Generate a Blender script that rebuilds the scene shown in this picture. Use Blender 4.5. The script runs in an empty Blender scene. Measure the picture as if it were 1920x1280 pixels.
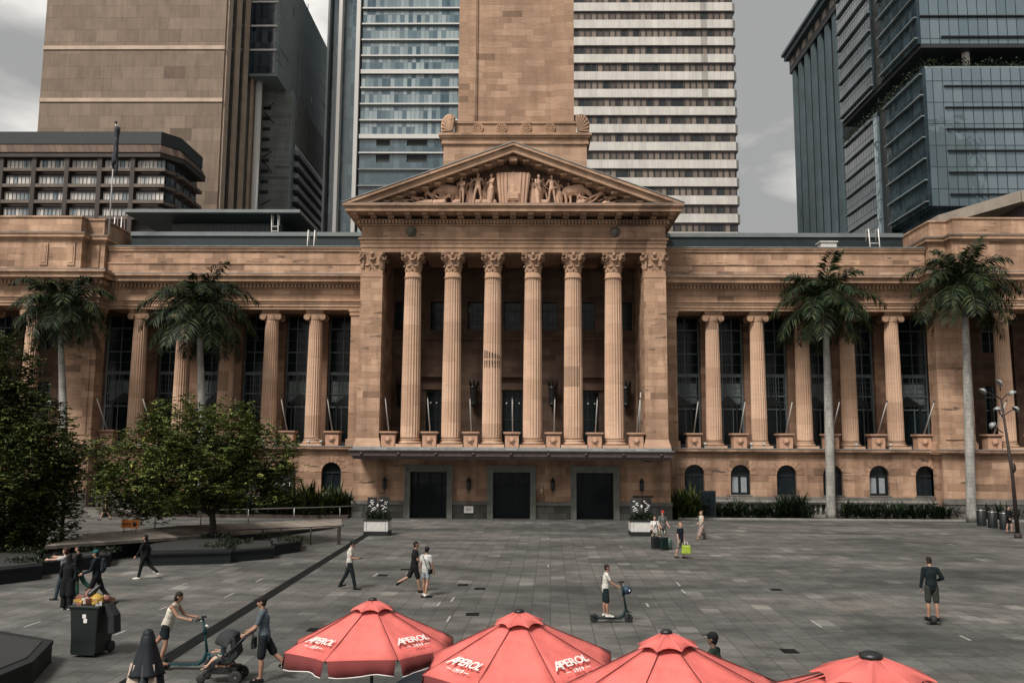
import bpy, math, random
import numpy as np
from mathutils import Vector, Matrix
random.seed(7); NR = np.random.default_rng(7)
C = bpy.context.scene.collection
SC = bpy.context.scene
R_ = math.radians

# ---------------------------------------------------------------- camera, sky, sun, exposure
FPX = 1650.0; PITCH = math.atan(206/1650); YAW = 0.0163; ROLL = R_(0.35); HCAM = 5.0
_F = Vector((-math.sin(YAW)*math.cos(PITCH), math.cos(YAW)*math.cos(PITCH), math.sin(PITCH)))
_R0 = Vector((math.cos(YAW), math.sin(YAW), 0)); _U0 = _R0.cross(_F)
_R = _R0*math.cos(ROLL) + _U0*math.sin(ROLL); _U = -_R0*math.sin(ROLL) + _U0*math.cos(ROLL)
cam_d = bpy.data.cameras.new('camera'); cam = bpy.data.objects.new('camera', cam_d); C.objects.link(cam)
cam_d.sensor_width = 36; cam_d.lens = 36*FPX/1920; cam_d.clip_start = .3; cam_d.clip_end = 4000
M3 = Matrix((_R, _U, -_F)).transposed()
cam.matrix_world = Matrix.Translation((0, 0, HCAM)) @ M3.to_4x4()
SC.camera = cam
def ray(x, y): return _R*((x-960)/FPX) + _U*((640-y)/FPX) + _F
def P(x, y, Y):
    d = ray(x, y); return Vector((0, 0, HCAM)) + d*(Y/d.y)
def G(x, y, z=0.0):
    d = ray(x, y); return Vector((0, 0, HCAM)) + d*((z-HCAM)/d.z)

SUN_EL, SUN_AZ = 52, 212        # azimuth clockwise from +Y: behind the camera, a little to the left
w = bpy.data.worlds.new('World'); SC.world = w; w.use_nodes = True
nt = w.node_tree; nt.nodes.clear(); L = nt.links.new
out = nt.nodes.new('ShaderNodeOutputWorld'); bg = nt.nodes.new('ShaderNodeBackground'); bg.inputs[1].default_value = .088
sky = nt.nodes.new('ShaderNodeTexSky'); sky.sky_type = 'NISHITA'; sky.sun_disc = False
sky.sun_elevation = R_(SUN_EL); sky.sun_rotation = R_(SUN_AZ); sky.air_density = 1.5; sky.dust_density = 4
tc = nt.nodes.new('ShaderNodeTexCoord'); mp = nt.nodes.new('ShaderNodeMapping'); mp.inputs['Scale'].default_value = (1.0, 1.0, 2.2); mp.inputs['Location'].default_value = (.35, .1, 2.1)
n1 = nt.nodes.new('ShaderNodeTexNoise'); n1.inputs['Scale'].default_value = 3.4; n1.inputs['Detail'].default_value = 5; n1.inputs['Roughness'].default_value = .5
n1.inputs['Distortion'].default_value = .25
cr = nt.nodes.new('ShaderNodeValToRGB')
e = cr.color_ramp.elements
e[0].position = .40; e[0].color = (1.7, 1.7, 1.66, 1)
e[1].position = .60; e[1].color = (5.0, 4.78, 4.5, 1)
mid = e.new(.5); mid.color = (3.0, 2.92, 2.78, 1)
mx = nt.nodes.new('ShaderNodeMix'); mx.data_type = 'RGBA'; mx.inputs[0].default_value = .97
L(tc.outputs['Generated'], mp.inputs[0]); L(mp.outputs[0], n1.inputs[0])
dp = nt.nodes.new('ShaderNodeVectorMath'); dp.operation = 'DOT_PRODUCT'; dp.inputs[1].default_value = (-.20, -.05, -.05)   # the cloud thins towards the left
ad = nt.nodes.new('ShaderNodeMath'); ad.operation = 'ADD'; L(tc.outputs['Generated'], dp.inputs[0]); L(dp.outputs['Value'], ad.inputs[0]); L(n1.outputs[0], ad.inputs[1]); L(ad.outputs[0], cr.inputs[0])
L(sky.outputs[0], mx.inputs[6]); L(cr.outputs[0], mx.inputs[7]); L(mx.outputs[2], bg.inputs[0]); L(bg.outputs[0], out.inputs[0])
sd = bpy.data.lights.new('sun', 'SUN'); sd.energy = 2.0; sd.angle = R_(16); sd.color = (1, .955, .90)
so = bpy.data.objects.new('sun', sd); C.objects.link(so)
az, el = R_(SUN_AZ), R_(SUN_EL)
so.rotation_euler = Vector((math.sin(az)*math.cos(el), math.cos(az)*math.cos(el), math.sin(el))).to_track_quat('Z', 'Y').to_euler()
SC.view_settings.view_transform = 'Standard'; SC.view_settings.look = 'None'
SC.view_settings.exposure = 1.3; SC.view_settings.gamma = 1.0
SC.cycles.max_bounces = 5; SC.cycles.transparent_max_bounces = 6

# ---------------------------------------------------------------- materials
def _nodes(name):
    m = bpy.data.materials.new(name); m.use_nodes = True; t = m.node_tree
    return m, t, t.nodes['Principled BSDF']
def _math(t, op, a, b=None):
    n = t.nodes.new('ShaderNodeMath'); n.operation = op
    for i, v in enumerate((a, b)):
        if v is None: continue
        if isinstance(v, (int, float)): n.inputs[i].default_value = v
        else: t.links.new(v, n.inputs[i])
    return n.outputs[0]
def _mix(t, fac, a, b, mode='MIX'):
    n = t.nodes.new('ShaderNodeMix'); n.data_type = 'RGBA'; n.blend_type = mode
    for i, v in ((0, fac), (6, a), (7, b)):
        if isinstance(v, (int, float)): n.inputs[i].default_value = v
        elif isinstance(v, tuple): n.inputs[i].default_value = (*v[:3], 1)
        else: t.links.new(v, n.inputs[i])
    return n.outputs[2]
def _ramp(t, fac, stops):
    n = t.nodes.new('ShaderNodeValToRGB'); el_ = n.color_ramp.elements
    while len(el_) < len(stops): el_.new(.5)
    for k, (p, c) in enumerate(stops):
        el_[k].position = p; c = (c, c, c) if isinstance(c, (int, float)) else c; el_[k].color = (*c[:3], 1)
    t.links.new(fac, n.inputs[0]); return n.outputs[0]
def _noise(t, vec, scale, detail=3, rough=.55, out_=0):
    n = t.nodes.new('ShaderNodeTexNoise'); n.inputs['Scale'].default_value = scale
    n.inputs['Detail'].default_value = detail; n.inputs['Roughness'].default_value = rough
    if vec is not None: t.links.new(vec, n.inputs[0])
    return n.outputs[out_]
def _map(t, vec, scale=(1, 1, 1), rot=(0, 0, 0), loc=(0, 0, 0)):
    n = t.nodes.new('ShaderNodeMapping'); n.inputs['Scale'].default_value = scale; n.inputs['Rotation'].default_value = rot
    n.inputs['Location'].default_value = loc; t.links.new(vec, n.inputs[0]); return n.outputs[0]
def _bump(t, b, h, strength=.3, dist=.02):
    n = t.nodes.new('ShaderNodeBump'); n.inputs['Strength'].default_value = strength; n.inputs['Distance'].default_value = dist
    t.links.new(h, n.inputs['Height']); t.links.new(n.outputs[0], b.inputs['Normal'])
def _obj(t): return t.nodes.new('ShaderNodeTexCoord').outputs['Object']
def _wpos(t): return t.nodes.new('ShaderNodeNewGeometry').outputs['Position']
def _sep(t, v):
    n = t.nodes.new('ShaderNodeSeparateXYZ'); t.links.new(v, n.inputs[0]); return n.outputs
def _cells(t, u, v, cw, ch, off=.5, gap=.012, vary=0):
    """rectangular cells (blocks, panes): returns random value, random colour, gap mask (1 in the joint)"""
    vv = _math(t, 'DIVIDE', v, ch); row = _math(t, 'FLOOR', vv)
    rr = _math(t, 'MULTIPLY', row, off)
    if vary:
        wn = t.nodes.new('ShaderNodeTexWhiteNoise'); wn.noise_dimensions = '1D'; t.links.new(row, wn.inputs[1])
        rr = _math(t, 'ADD', rr, _math(t, 'MULTIPLY', wn.outputs[0], vary))
    uu = _math(t, 'ADD', _math(t, 'DIVIDE', u, cw), rr); col = _math(t, 'FLOOR', uu)
    cb = t.nodes.new('ShaderNodeCombineXYZ'); t.links.new(col, cb.inputs[0]); t.links.new(row, cb.inputs[1])
    wn = t.nodes.new('ShaderNodeTexWhiteNoise'); wn.noise_dimensions = '2D'; t.links.new(cb.outputs[0], wn.inputs[0])
    fu = _math(t, 'FRACT', uu); fv = _math(t, 'FRACT', vv)
    du = _math(t, 'MULTIPLY', _math(t, 'MINIMUM', fu, _math(t, 'SUBTRACT', 1.0, fu)), cw)
    dv = _math(t, 'MULTIPLY', _math(t, 'MINIMUM', fv, _math(t, 'SUBTRACT', 1.0, fv)), ch)
    g = _math(t, 'LESS_THAN', _math(t, 'MINIMUM', du, dv), gap)
    return wn.outputs[0], wn.outputs[1], g
def fabric(name, col):
    m, t, b = _nodes(name); o = _obj(t); f = _noise(t, o, 1.6, 5, .65); d = _ramp(t, f, [(.3, (.72, .68, .66)), (.55, 1.0), (.75, (1.12, 1.1, 1.1))])
    t.links.new(_mix(t, 1.0, col, d, 'MULTIPLY'), b.inputs['Base Color']); b.inputs['Roughness'].default_value = .9; b.inputs['Specular IOR Level'].default_value = .15
    h = _math(t, 'ADD', _noise(t, _map(t, o, (1, 1, .5)), 7, 3), _math(t, 'MULTIPLY', _noise(t, o, 160, 2), .12)); _bump(t, b, h, .5, .03); return m
def simple(name, col, rough=.6, metal=0, var=.2, scale=3, bump=0, spec=.5, alpha=None):
    m, t, b = _nodes(name)
    o = _obj(t); f = _noise(t, o, scale, 4)
    d = _ramp(t, f, [(.3, 1-var), (.7, 1+var*.6)])
    t.links.new(_mix(t, 1.0, col, d, 'MULTIPLY'), b.inputs['Base Color'])
    b.inputs['Roughness'].default_value = rough; b.inputs['Metallic'].default_value = metal
    b.inputs['Specular IOR Level'].default_value = spec
    if bump: _bump(t, b, _noise(t, o, scale*8, 4), bump, .01)
    return m
def stone(name, c1, c2, c3, bw=1.3, bh=.5, joint=.012, stain=.5, dark=(.06, .045, .035), rough=.85, darkamt=1.0, wear=1.0, shift=False):
    m, t, b = _nodes(name)
    o = _obj(t); s = _sep(t, o)
    u = _math(t, 'ADD', s[0], s[1]); v = s[2]
    if shift:
        oi = t.nodes.new('ShaderNodeObjectInfo'); v = _math(t, 'ADD', v, _math(t, 'MULTIPLY', oi.outputs['Random'], 37.0))
        cb = t.nodes.new('ShaderNodeCombineXYZ'); t.links.new(s[0], cb.inputs[0]); t.links.new(s[1], cb.inputs[1]); t.links.new(v, cb.inputs[2]); o = cb.outputs[0]
    r, rc, g = _cells(t, u, v, bw, bh, .5, joint, .35)
    base = _ramp(t, r, [(0, c1), (.42, c2), (.75, c3), (.92, c1), (1, tuple(x*.62 for x in c2))])
    wv = _mix(t, .35, (.5, .5, .5), _noise(t, _map(t, o, (.6, .6, 5)), 2.2, 4, .6))   # bedding bands in the stone
    base = _mix(t, .65*wear, base, _mix(t, 1.0, base, _ramp(t, wv, [(.38, .62), (.62, 1.35)]), 'MULTIPLY'))
    big = _noise(t, _map(t, o, (1, 1, .6)), .35, 4, .6)
    base = _mix(t, stain, base, _mix(t, 1.0, base, _ramp(t, big, [(.35, (.55, .5, .48)), (.6, (1.12, 1.08, 1.02))]), 'MULTIPLY'))
    st = _noise(t, _map(t, o, (.8, .8, .07)), 1.6, 4, .6)      # rain streaks
    base = _mix(t, .5*stain, base, _mix(t, 1.0, base, _ramp(t, st, [(.40, (.42, .40, .38)), (.56, (1.08, 1.06, 1.04))]), 'MULTIPLY'))
    # black weather stains: short horizontal smears on single courses
    sm = _noise(t, _map(t, o, (.5, .5, 2.6), loc=(3, 1, 2)), .95, 5, .62)
    msk = _math(t, 'MULTIPLY', _ramp(t, sm, [(.62, 0.0), (.68, 1.0)]), .85*darkamt)
    base = _mix(t, msk, base, dark)
    base = _mix(t, _math(t, 'MULTIPLY', g, .4), base, tuple(x*.4 for x in c2))
    t.links.new(base, b.inputs['Base Color']); b.inputs['Roughness'].default_value = rough; b.inputs['Specular IOR Level'].default_value = .25
    hh = _math(t, 'SUBTRACT', _noise(t, o, 9, 5, .65), _math(t, 'MULTIPLY', g, .6))
    _bump(t, b, hh, .35, .02)
    return m
def glass(name, dark, light, pw=1.4, ph=3.4, rough=.06, spec=.8, mull=.05, zoff=0.0, stops=None, metal=.0):
    """a curtain wall: panes of slightly different tint and blinds behind them, a thin mullion between"""
    m, t, b = _nodes(name)
    s = _sep(t, _obj(t)); u = _math(t, 'ADD', s[0], s[1]); v = _math(t, 'ADD', s[2], zoff)
    r, rc, g = _cells(t, u, v, pw, ph, 0.0, mull)
    base = _ramp(t, r, stops or [(0, dark), (.5, tuple((a+c)/2 for a, c in zip(dark, light))), (.62, light), (1, dark)])
    base = _mix(t, g, base, tuple(x*.35 for x in dark))
    t.links.new(base, b.inputs['Base Color']); b.inputs['Specular IOR Level'].default_value = spec; b.inputs['Metallic'].default_value = metal
    t.links.new(_math(t, 'ADD', _math(t, 'MULTIPLY', g, .4), rough), b.inputs['Roughness'])
    _bump(t, b, _noise(t, _obj(t), .35, 2), .12, .3)
    return m
def leafy(name, dark, mid_, light, yel, rough=.45):
    m, t, b = _nodes(name)
    g = t.nodes.new('ShaderNodeNewGeometry')
    c = _ramp(t, g.outputs['Random Per Island'], [(0, dark), (.45, mid_), (.82, light), (1, yel)])
    n = _noise(t, _obj(t), .9, 3)
    c = _mix(t, 1.0, c, _ramp(t, n, [(.35, (.6, .7, .65)), (.65, (1.35, 1.25, 1.0))]), 'MULTIPLY')
    t.links.new(c, b.inputs['Base Color']); b.inputs['Roughness'].default_value = rough; b.inputs['Specular IOR Level'].default_value = .18
    return m
M = {}
M['stone'] = stone('sandstone_blocks', (.375, .243, .166), (.29, .186, .126), (.445, .298, .21), darkamt=.95, stain=.6)
M['stone_low'] = stone('weathered_sandstone', (.34, .22, .153), (.255, .163, .112), (.40, .27, .193), bw=1.5, bh=.55, darkamt=1.15, stain=.8)
M['column'] = stone('column_sandstone', (.47, .315, .22), (.405, .265, .185), (.53, .362, .26), bw=6, bh=1.55, joint=.01, darkamt=.12, stain=.35, wear=.6, shift=True)
M['trim'] = stone('carved_sandstone', (.385, .252, .172), (.32, .206, .14), (.44, .295, .205), bw=2.4, bh=4, joint=.008, darkamt=.45, stain=.6)
M['relief'] = stone('relief_sandstone', (.46, .30, .215), (.41, .262, .187), (.50, .335, .243), bw=9, bh=9, joint=0, darkamt=0, stain=.5)
M['tower'] = stone('tower_sandstone', (.325, .212, .145), (.262, .167, .112), (.385, .258, .18), bw=1.9, bh=.62, darkamt=.12, stain=.35)
M['inner_shaded'] = stone('shaded_sandstone', (.098, .062, .044), (.075, .048, .034), (.118, .077, .056), darkamt=.4)  # sandstone darkened: the shade of porch and recesses is put into the colour
M['granite'] = stone('grey_granite', (.135, .13, .12), (.10, .098, .09), (.17, .165, .15), bw=1.0, bh=.6, darkamt=.3, dark=(.05, .05, .05))
M['granite_dark'] = stone('rough_dark_granite', (.062, .064, .06), (.042, .045, .042), (.09, .09, .083), bw=.7, bh=.45, joint=.02, darkamt=.3, dark=(.03, .03, .03))
M['lead'] = simple('weathered_lead', (.20, .205, .20), .6, .2, .3, 2)
M['canopy'] = simple('brown_canopy_metal', (.07, .05, .047), .5, .2, .3, 2, .1)
M['darkglass'] = glass('dark_window_glass', (.006, .010, .012), (.008, .013, .016), .45, .6, .14, .16, .02)
M['arch_glass'] = glass('arched_window_glass', (.006, .010, .013), (.013, .018, .021), .5, 1.2, .14, .2, .02)
M['bronze'] = simple('dark_bronze_frame', (.018, .020, .020), .45, .5, .3, 4)
M['door'] = simple('dark_blue_door', (.004, .007, .010), .6, 0, .3, 2, spec=.2)
M['greenstone'] = simple('grey_green_stone', (.12, .123, .108), .7, 0, .3, 2.5, .2)
M['metalroof'] = simple('blue_green_metal_roof', (.010, .019, .021), .5, .2, .3, .6)
M['roofedge'] = simple('pale_metal_edge', (.14, .155, .155), .5, .2, .15, 1)
M['white'] = simple('white_paint', (.62, .60, .57), .45, 0, .12, 5)
M['offwhite'] = simple('offwhite_paint', (.48, .465, .44), .5, 0, .15, 5)
M['pole'] = simple('pale_flagpole_paint', (.42, .40, .37), .4, 0, .15, 3)
M['black'] = simple('black_paint', (.006, .0075, .008), .45, 0, .2, 5)
M['blackmetal'] = simple('black_metal', (.015, .017, .018), .4, .5, .2, 5)
M['rubber'] = simple('black_rubber', (.012, .012, .012), .8, 0, .2, 9)
M['steel'] = simple('brushed_steel', (.50, .50, .49), .35, .8, .15, 6)
M['rust'] = simple('rusty_brown_metal', (.03, .02, .017), .7, .3, .3, 6)
M['terracotta'] = simple('sandstone_planter', (.40, .235, .155), .85, 0, .25, 1.8, .2)
M['darksoil'] = simple('dark_bed_soil', (.012, .012, .010), .95, 0, .5, 6, .6)
M['soil'] = simple('reddish_mulch', (.04, .027, .021), .95, 0, .5, 6, .6)
M['bark'] = simple('brown_bark', (.035, .027, .021), .9, 0, .4, 5, .6)
M['planterstone'] = simple('black_granite_bench', (.006, .008, .009), .6, 0, .3, 3, .1, spec=.25)
M['orange'] = simple('orange_sign', (.42, .12, .012), .5, 0, .1, 5)
M['leaf'] = leafy('broad_leaves', (.026, .042, .018), (.085, .115, .040), (.15, .175, .052), (.24, .22, .068))
M['leaf_dark'] = leafy('dark_broad_leaves', (.016, .029, .014), (.052, .075, .029), (.10, .12, .039), (.19, .17, .055))
M['palm'] = leafy('palm_leaflets', (.004, .010, .006), (.010, .020, .009), (.026, .040, .015), (.065, .075, .028), .55)
M['shrubleaf'] = leafy('strap_leaves', (.004, .010, .007), (.008, .018, .011), (.018, .030, .016), (.04, .05, .022))
M['fanleaf'] = leafy('fan_leaves', (.010, .020, .009), (.025, .040, .015), (.065, .076, .022), (.14, .125, .034))
def _ground():
    m, t, b = _nodes('granite_paving')
    o = _map(t, _wpos(t), rot=(0, 0, R_(1.6))); s = _sep(t, o)
    r, rc, g = _cells(t, s[1], s[0], .9, .6, .37, .013, .3)
    base = _ramp(t, r, [(0, (.072, .071, .067)), (.3, (.081, .079, .074)), (.62, (.088, .086, .080)), (.86, (.099, .095, .089)), (.93, (.076, .076, .073)), (1, (.15, .143, .132))])
    r2, rc2, g2 = _cells(t, s[0], s[1], 3.6, 2.4, .5, 0, .4)
    base = _mix(t, 1.0, base, _ramp(t, r2, [(0, .88), (1, 1.12)]), 'MULTIPLY')
    d1 = _noise(t, _map(t, o, (.5, 1.3, 1), rot=(0, 0, R_(12))), .17, 6, .62)
    base = _mix(t, 1.0, base, _ramp(t, d1, [(.34, (.48, .54, .53)), (.5, (.88, .89, .88)), (.64, (1.3, 1.24, 1.18))]), 'MULTIPLY')
    d2 = _noise(t, _map(t, o, (1, 1.5, 1)), .55, 6, .7)
    base = _mix(t, .75, base, _mix(t, 1.0, base, _ramp(t, d2, [(.38, .55), (.6, 1.25)]), 'MULTIPLY'))
    gr = _noise(t, _map(t, o, (.7, 1.5, 1)), 11, 7, .85)
    base = _mix(t, .9, base, _mix(t, 1.0, base, _ramp(t, gr, [(.35, .6), (.65, 1.35)]), 'MULTIPLY'))
    # dropped gum and small pale spots
    vo = t.nodes.new('ShaderNodeTexVoronoi'); vo.inputs['Scale'].default_value = 1.1; t.links.new(o, vo.inputs[0])
    sp = _math(t, 'LESS_THAN', vo.outputs['Distance'], .035)
    base = _mix(t, _math(t, 'MULTIPLY', sp, .45), base, (.06, .06, .055))
    base = _mix(t, _math(t, 'MULTIPLY', g, .7), base, (.022, .023, .021))
    t.links.new(base, b.inputs['Base Color'])
    t.links.new(_ramp(t, d1, [(.3, .5), (.6, .85)]), b.inputs['Roughness']); b.inputs['Specular IOR Level'].default_value = .35
    _bump(t, b, _math(t, 'SUBTRACT', _math(t, 'MULTIPLY', gr, .3), g), .5, .008)
    return m
M['ground'] = _ground()
M['strip'] = simple('pale_paving_strip', (.26, .245, .225), .6, 0, .25, 5)
M['channel'] = simple('dark_drain_channel', (.007, .008, .008), .85, 0, .3, 1.5, .2, spec=.08)
M['kerb'] = simple('pale_kerb_stone', (.2, .19, .172), .7, 0, .25, 2, .2)
M['ramp'] = stone('ramp_paving', (.23, .205, .175), (.19, .168, .145), (.27, .24, .205), bw=.8, bh=50, joint=.015, darkamt=.4)

# ---------------------------------------------------------------- mesh building
class MB:
    def __init__(s, org=(0, 0, 0)): s.v = []; s.f = []; s.m = []; s.sm = []; s.org = org; s.ch = []
    def add(s, vs, fs, m=0, smooth=False):
        o = len(s.v); s.v += [tuple(v) for v in vs]
        a = len(s.f)
        for f in fs: s.f.append(tuple(i+o for i in f)); s.m.append(m); s.sm.append(smooth)
        s.ch.append((o, len(s.v), a, len(s.f)))
    def box(s, x0, x1, y0, y1, z0, z1, m=0):
        s.add([(x0,y0,z0),(x1,y0,z0),(x1,y1,z0),(x0,y1,z0),(x0,y0,z1),(x1,y0,z1),(x1,y1,z1),(x0,y1,z1)],
              [(3,2,1,0),(4,5,6,7),(0,1,5,4),(1,2,6,5),(2,3,7,6),(3,0,4,7)], m); return s
    def rbox(s, c, size, ang=0, m=0, taper=1.0, tilt=0):
        """box with centre c, size, turned ang about z, top scaled by taper"""
        hx, hy, hz = [q/2 for q in size]; ca, sa = math.cos(ang), math.sin(ang); vs = []
        for z, k in ((-hz, 1), (hz, taper)):
            for x, y in ((-hx, -hy), (hx, -hy), (hx, hy), (-hx, hy)):
                x *= k; y *= k; zz = z; yy = y*math.cos(tilt)-zz*math.sin(tilt); zz = y*math.sin(tilt)+zz*math.cos(tilt)
                vs.append((c[0]+x*ca-yy*sa, c[1]+x*sa+yy*ca, c[2]+zz))
        s.add(vs, [(3,2,1,0),(4,5,6,7),(0,1,5,4),(1,2,6,5),(2,3,7,6),(3,0,4,7)], m); return s
    def prism(s, poly, z0, z1, m=0):
        n = len(poly); zs0 = z0 if isinstance(z0, (list, tuple)) else [z0]*n; zs1 = z1 if isinstance(z1, (list, tuple)) else [z1]*n
        ar = sum(poly[i][0]*poly[(i+1)%n][1]-poly[(i+1)%n][0]*poly[i][1] for i in range(n))
        if ar < 0: poly = poly[::-1]; zs0 = zs0[::-1]; zs1 = zs1[::-1]
        s.add([(p[0], p[1], z) for p, z in zip(poly, zs0)]+[(p[0], p[1], z) for p, z in zip(poly, zs1)],
              [tuple(range(n-1, -1, -1)), tuple(range(n, 2*n))]+[(i, (i+1)%n, n+(i+1)%n, n+i) for i in range(n)], m); return s
    def ext_y(s, poly, y0, y1, m=0):
        """polygon in xz pushed from y0 to y1"""
        n = len(poly)
        ar = sum(poly[i][0]*poly[(i+1)%n][1]-poly[(i+1)%n][0]*poly[i][1] for i in range(n))
        if ar < 0: poly = poly[::-1]
        s.add([(p[0], y0, p[1]) for p in poly]+[(p[0], y1, p[1]) for p in poly],
              [tuple(range(n)), tuple(range(2*n-1, n-1, -1))]+[((i+1)%n, i, n+i, n+(i+1)%n) for i in range(n)], m); return s
    def ext_x(s, poly, x0, x1, m=0):
        """polygon in yz pushed from x0 to x1"""
        n = len(poly)
        ar = sum(poly[i][0]*poly[(i+1)%n][1]-poly[(i+1)%n][0]*poly[i][1] for i in range(n))
        if ar < 0: poly = poly[::-1]
        s.add([(x0, p[0], p[1]) for p in poly]+[(x1, p[0], p[1]) for p in poly],
              [tuple(range(n-1, -1, -1)), tuple(range(n, 2*n))]+[(i, (i+1)%n, n+(i+1)%n, n+i) for i in range(n)], m); return s
    def lathe(s, prof, cx=0, cy=0, n=24, m=0, smooth=True, mod=None, cz=0):
        vs = []; k = len(prof)
        for r, z in prof:
            for i in range(n):
                a = 2*math.pi*i/n; q = r*(mod(a, z) if mod else 1); vs.append((cx+q*math.cos(a), cy+q*math.sin(a), cz+z))
        fs = [(j*n+i, j*n+(i+1)%n, (j+1)*n+(i+1)%n, (j+1)*n+i) for j in range(k-1) for i in range(n)]
        s.add(vs, fs, m, smooth)
        o = len(s.v)-k*n
        s.f.append(tuple(o+i for i in range(n-1, -1, -1))); s.m.append(m); s.sm.append(False)
        s.f.append(tuple(o+(k-1)*n+i for i in range(n))); s.m.append(m); s.sm.append(False); return s
    def tube(s, pts, r, n=8, m=0, caps=True, smooth=True):
        pts = [Vector(p) for p in pts]; rs = r if isinstance(r, (list, tuple)) else [r]*len(pts); vs = []; up = None
        for i, p in enumerate(pts):
            d = (pts[min(i+1, len(pts)-1)]-pts[max(i-1, 0)])
            if d.length < 1e-9: d = Vector((0, 0, 1))
            d.normalize()
            if up is None: up = Vector((0, 0, 1)) if abs(d.z) < .9 else Vector((1, 0, 0))
            a = d.cross(up); a = a.normalized() if a.length > 1e-6 else Vector((1, 0, 0)); b = d.cross(a); up = -b if False else up
            for k in range(n):
                t_ = 2*math.pi*k/n; vs.append(p + (a*math.cos(t_)+b*math.sin(t_))*rs[i])
        k = len(pts)
        s.add(vs, [(j*n+i, j*n+(i+1)%n, (j+1)*n+(i+1)%n, (j+1)*n+i)[::-1] for j in range(k-1) for i in range(n)], m, smooth)
        if caps:
            o = len(s.v)-k*n
            s.f.append(tuple(o+i for i in range(n))); s.m.append(m); s.sm.append(False)
            s.f.append(tuple(o+(k-1)*n+i for i in range(n-1, -1, -1))); s.m.append(m); s.sm.append(False)
        return s
    def ell(s, c, r, n=12, k=8, m=0, rot=None):
        vs = []; fs = []
        for j in range(k+1):
            th = math.pi*j/k
            for i in range(n):
                ph = 2*math.pi*i/n; q = Vector((r[0]*math.sin(th)*math.cos(ph), r[1]*math.sin(th)*math.sin(ph), r[2]*math.cos(th)))
                if rot: q = rot @ q
                vs.append((c[0]+q.x, c[1]+q.y, c[2]+q.z))
        fs = [(j*n+i, (j+1)*n+i, (j+1)*n+(i+1)%n, j*n+(i+1)%n) for j in range(k) for i in range(n)]
        s.add(vs, fs, m, True); return s
    def cap(s, p0, p1, r0, r1, a=1.0, b=1.0, side=(1, 0, 0), n=12, m=0):
        """tapered capsule; a scales the section along side, b across it"""
        p0 = Vector(p0); p1 = Vector(p1); d = p1-p0; ln = d.length
        d = d/ln if ln > 1e-6 else Vector((0, 0, 1))
        sd_ = Vector(side); sd_ = sd_-d*sd_.dot(d)
        sd_ = sd_.normalized() if sd_.length > 1e-4 else d.orthogonal().normalized()
        t_ = d.cross(sd_); rings = []
        for q in (-90, -60, -30, 0): rings.append((p0 + d*(r0*math.sin(R_(q))), max(r0*math.cos(R_(q)), 1e-4)))
        for q in (0, 30, 60, 90): rings.append((p1 + d*(r1*math.sin(R_(q))), max(r1*math.cos(R_(q)), 1e-4)))
        vs = [c + sd_*(math.cos(2*math.pi*i/n)*r*a) + t_*(math.sin(2*math.pi*i/n)*r*b) for c, r in rings for i in range(n)]
        s.add(vs, [(j*n+i, j*n+(i+1)%n, (j+1)*n+(i+1)%n, (j+1)*n+i) for j in range(7) for i in range(n)], m, True); return s
    def split(s):
        """separate pieces (whose boxes do not touch) as meshes of their own"""
        bb = [(tuple(min(s.v[i][k] for i in range(a, b))-.03 for k in range(3)), tuple(max(s.v[i][k] for i in range(a, b))+.03 for k in range(3))) for a, b, _, _ in s.ch]
        par = list(range(len(bb)))
        def find(i):
            while par[i] != i: i = par[i]
            return i
        for i in range(len(bb)):
            for j in range(i):
                if all(bb[i][0][k] <= bb[j][1][k] and bb[j][0][k] <= bb[i][1][k] for k in range(3)): par[find(i)] = find(j)
        out_ = []
        for r in sorted({find(i) for i in range(len(bb))}):
            q = MB(s.org)
            for i, (a, b, fa, fb) in enumerate(s.ch):
                if find(i) == r:
                    o = len(q.v)-a; q.v += s.v[a:b]
                    q.f += [tuple(k+o for k in f) for f in s.f[fa:fb]]; q.m += s.m[fa:fb]; q.sm += s.sm[fa:fb]
            out_.append(q)
        return out_
    def build(s, name, mats, parent=None, bevel=0, remesh=0):
        me = bpy.data.meshes.new(name); o = s.org
        me.from_pydata([(v[0]-o[0], v[1]-o[1], v[2]-o[2]) for v in s.v], [], s.f)
        mats = mats if isinstance(mats, (list, tuple)) else [mats]
        for m_ in mats: me.materials.append(M[m_] if isinstance(m_, str) else m_)
        if len(mats) > 1: me.polygons.foreach_set('material_index', s.m)
        me.polygons.foreach_set('use_smooth', s.sm); me.update()
        ob = bpy.data.objects.new(name, me); C.objects.link(ob)
        if parent: ob.parent = parent
        if remesh:
            md = ob.modifiers.new('remesh', 'REMESH'); md.mode = 'VOXEL'; md.voxel_size = remesh; md.use_smooth_shade = True
            ms = ob.modifiers.new('smooth', 'SMOOTH'); ms.factor = .5; ms.iterations = 3
        if bevel:
            md = ob.modifiers.new('bevel', 'BEVEL'); md.width = bevel; md.segments = 2; md.limit_method = 'ANGLE'; md.angle_limit = R_(40)
        return ob
def quads(name, V, m_, parent=None, org=(0, 0, 0), tris=False):
    """V: (n,4,3) array of separate quads -> one mesh of islands"""
    n, k = V.shape[0], V.shape[1]; me = bpy.data.meshes.new(name)
    me.vertices.add(n*k); me.vertices.foreach_set('co', (V.reshape(-1, 3)-np.array(org)).astype(np.float32).ravel())
    me.loops.add(n*k); me.loops.foreach_set('vertex_index', np.arange(n*k, dtype=np.int32))
    me.polygons.add(n); me.polygons.foreach_set('loop_start', np.arange(0, n*k, k, dtype=np.int32)); me.polygons.foreach_set('loop_total', np.full(n, k, np.int32))
    me.update(calc_edges=True); me.materials.append(M[m_]); ob = bpy.data.objects.new(name, me); C.objects.link(ob)
    if parent: ob.parent = parent
    return ob
def tag(o, label=None, cat=None, group=None, kind=None):
    if label: o['label'] = label
    if cat: o['category'] = cat
    if group: o['group'] = group
    if kind: o['kind'] = kind
    return o
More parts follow.
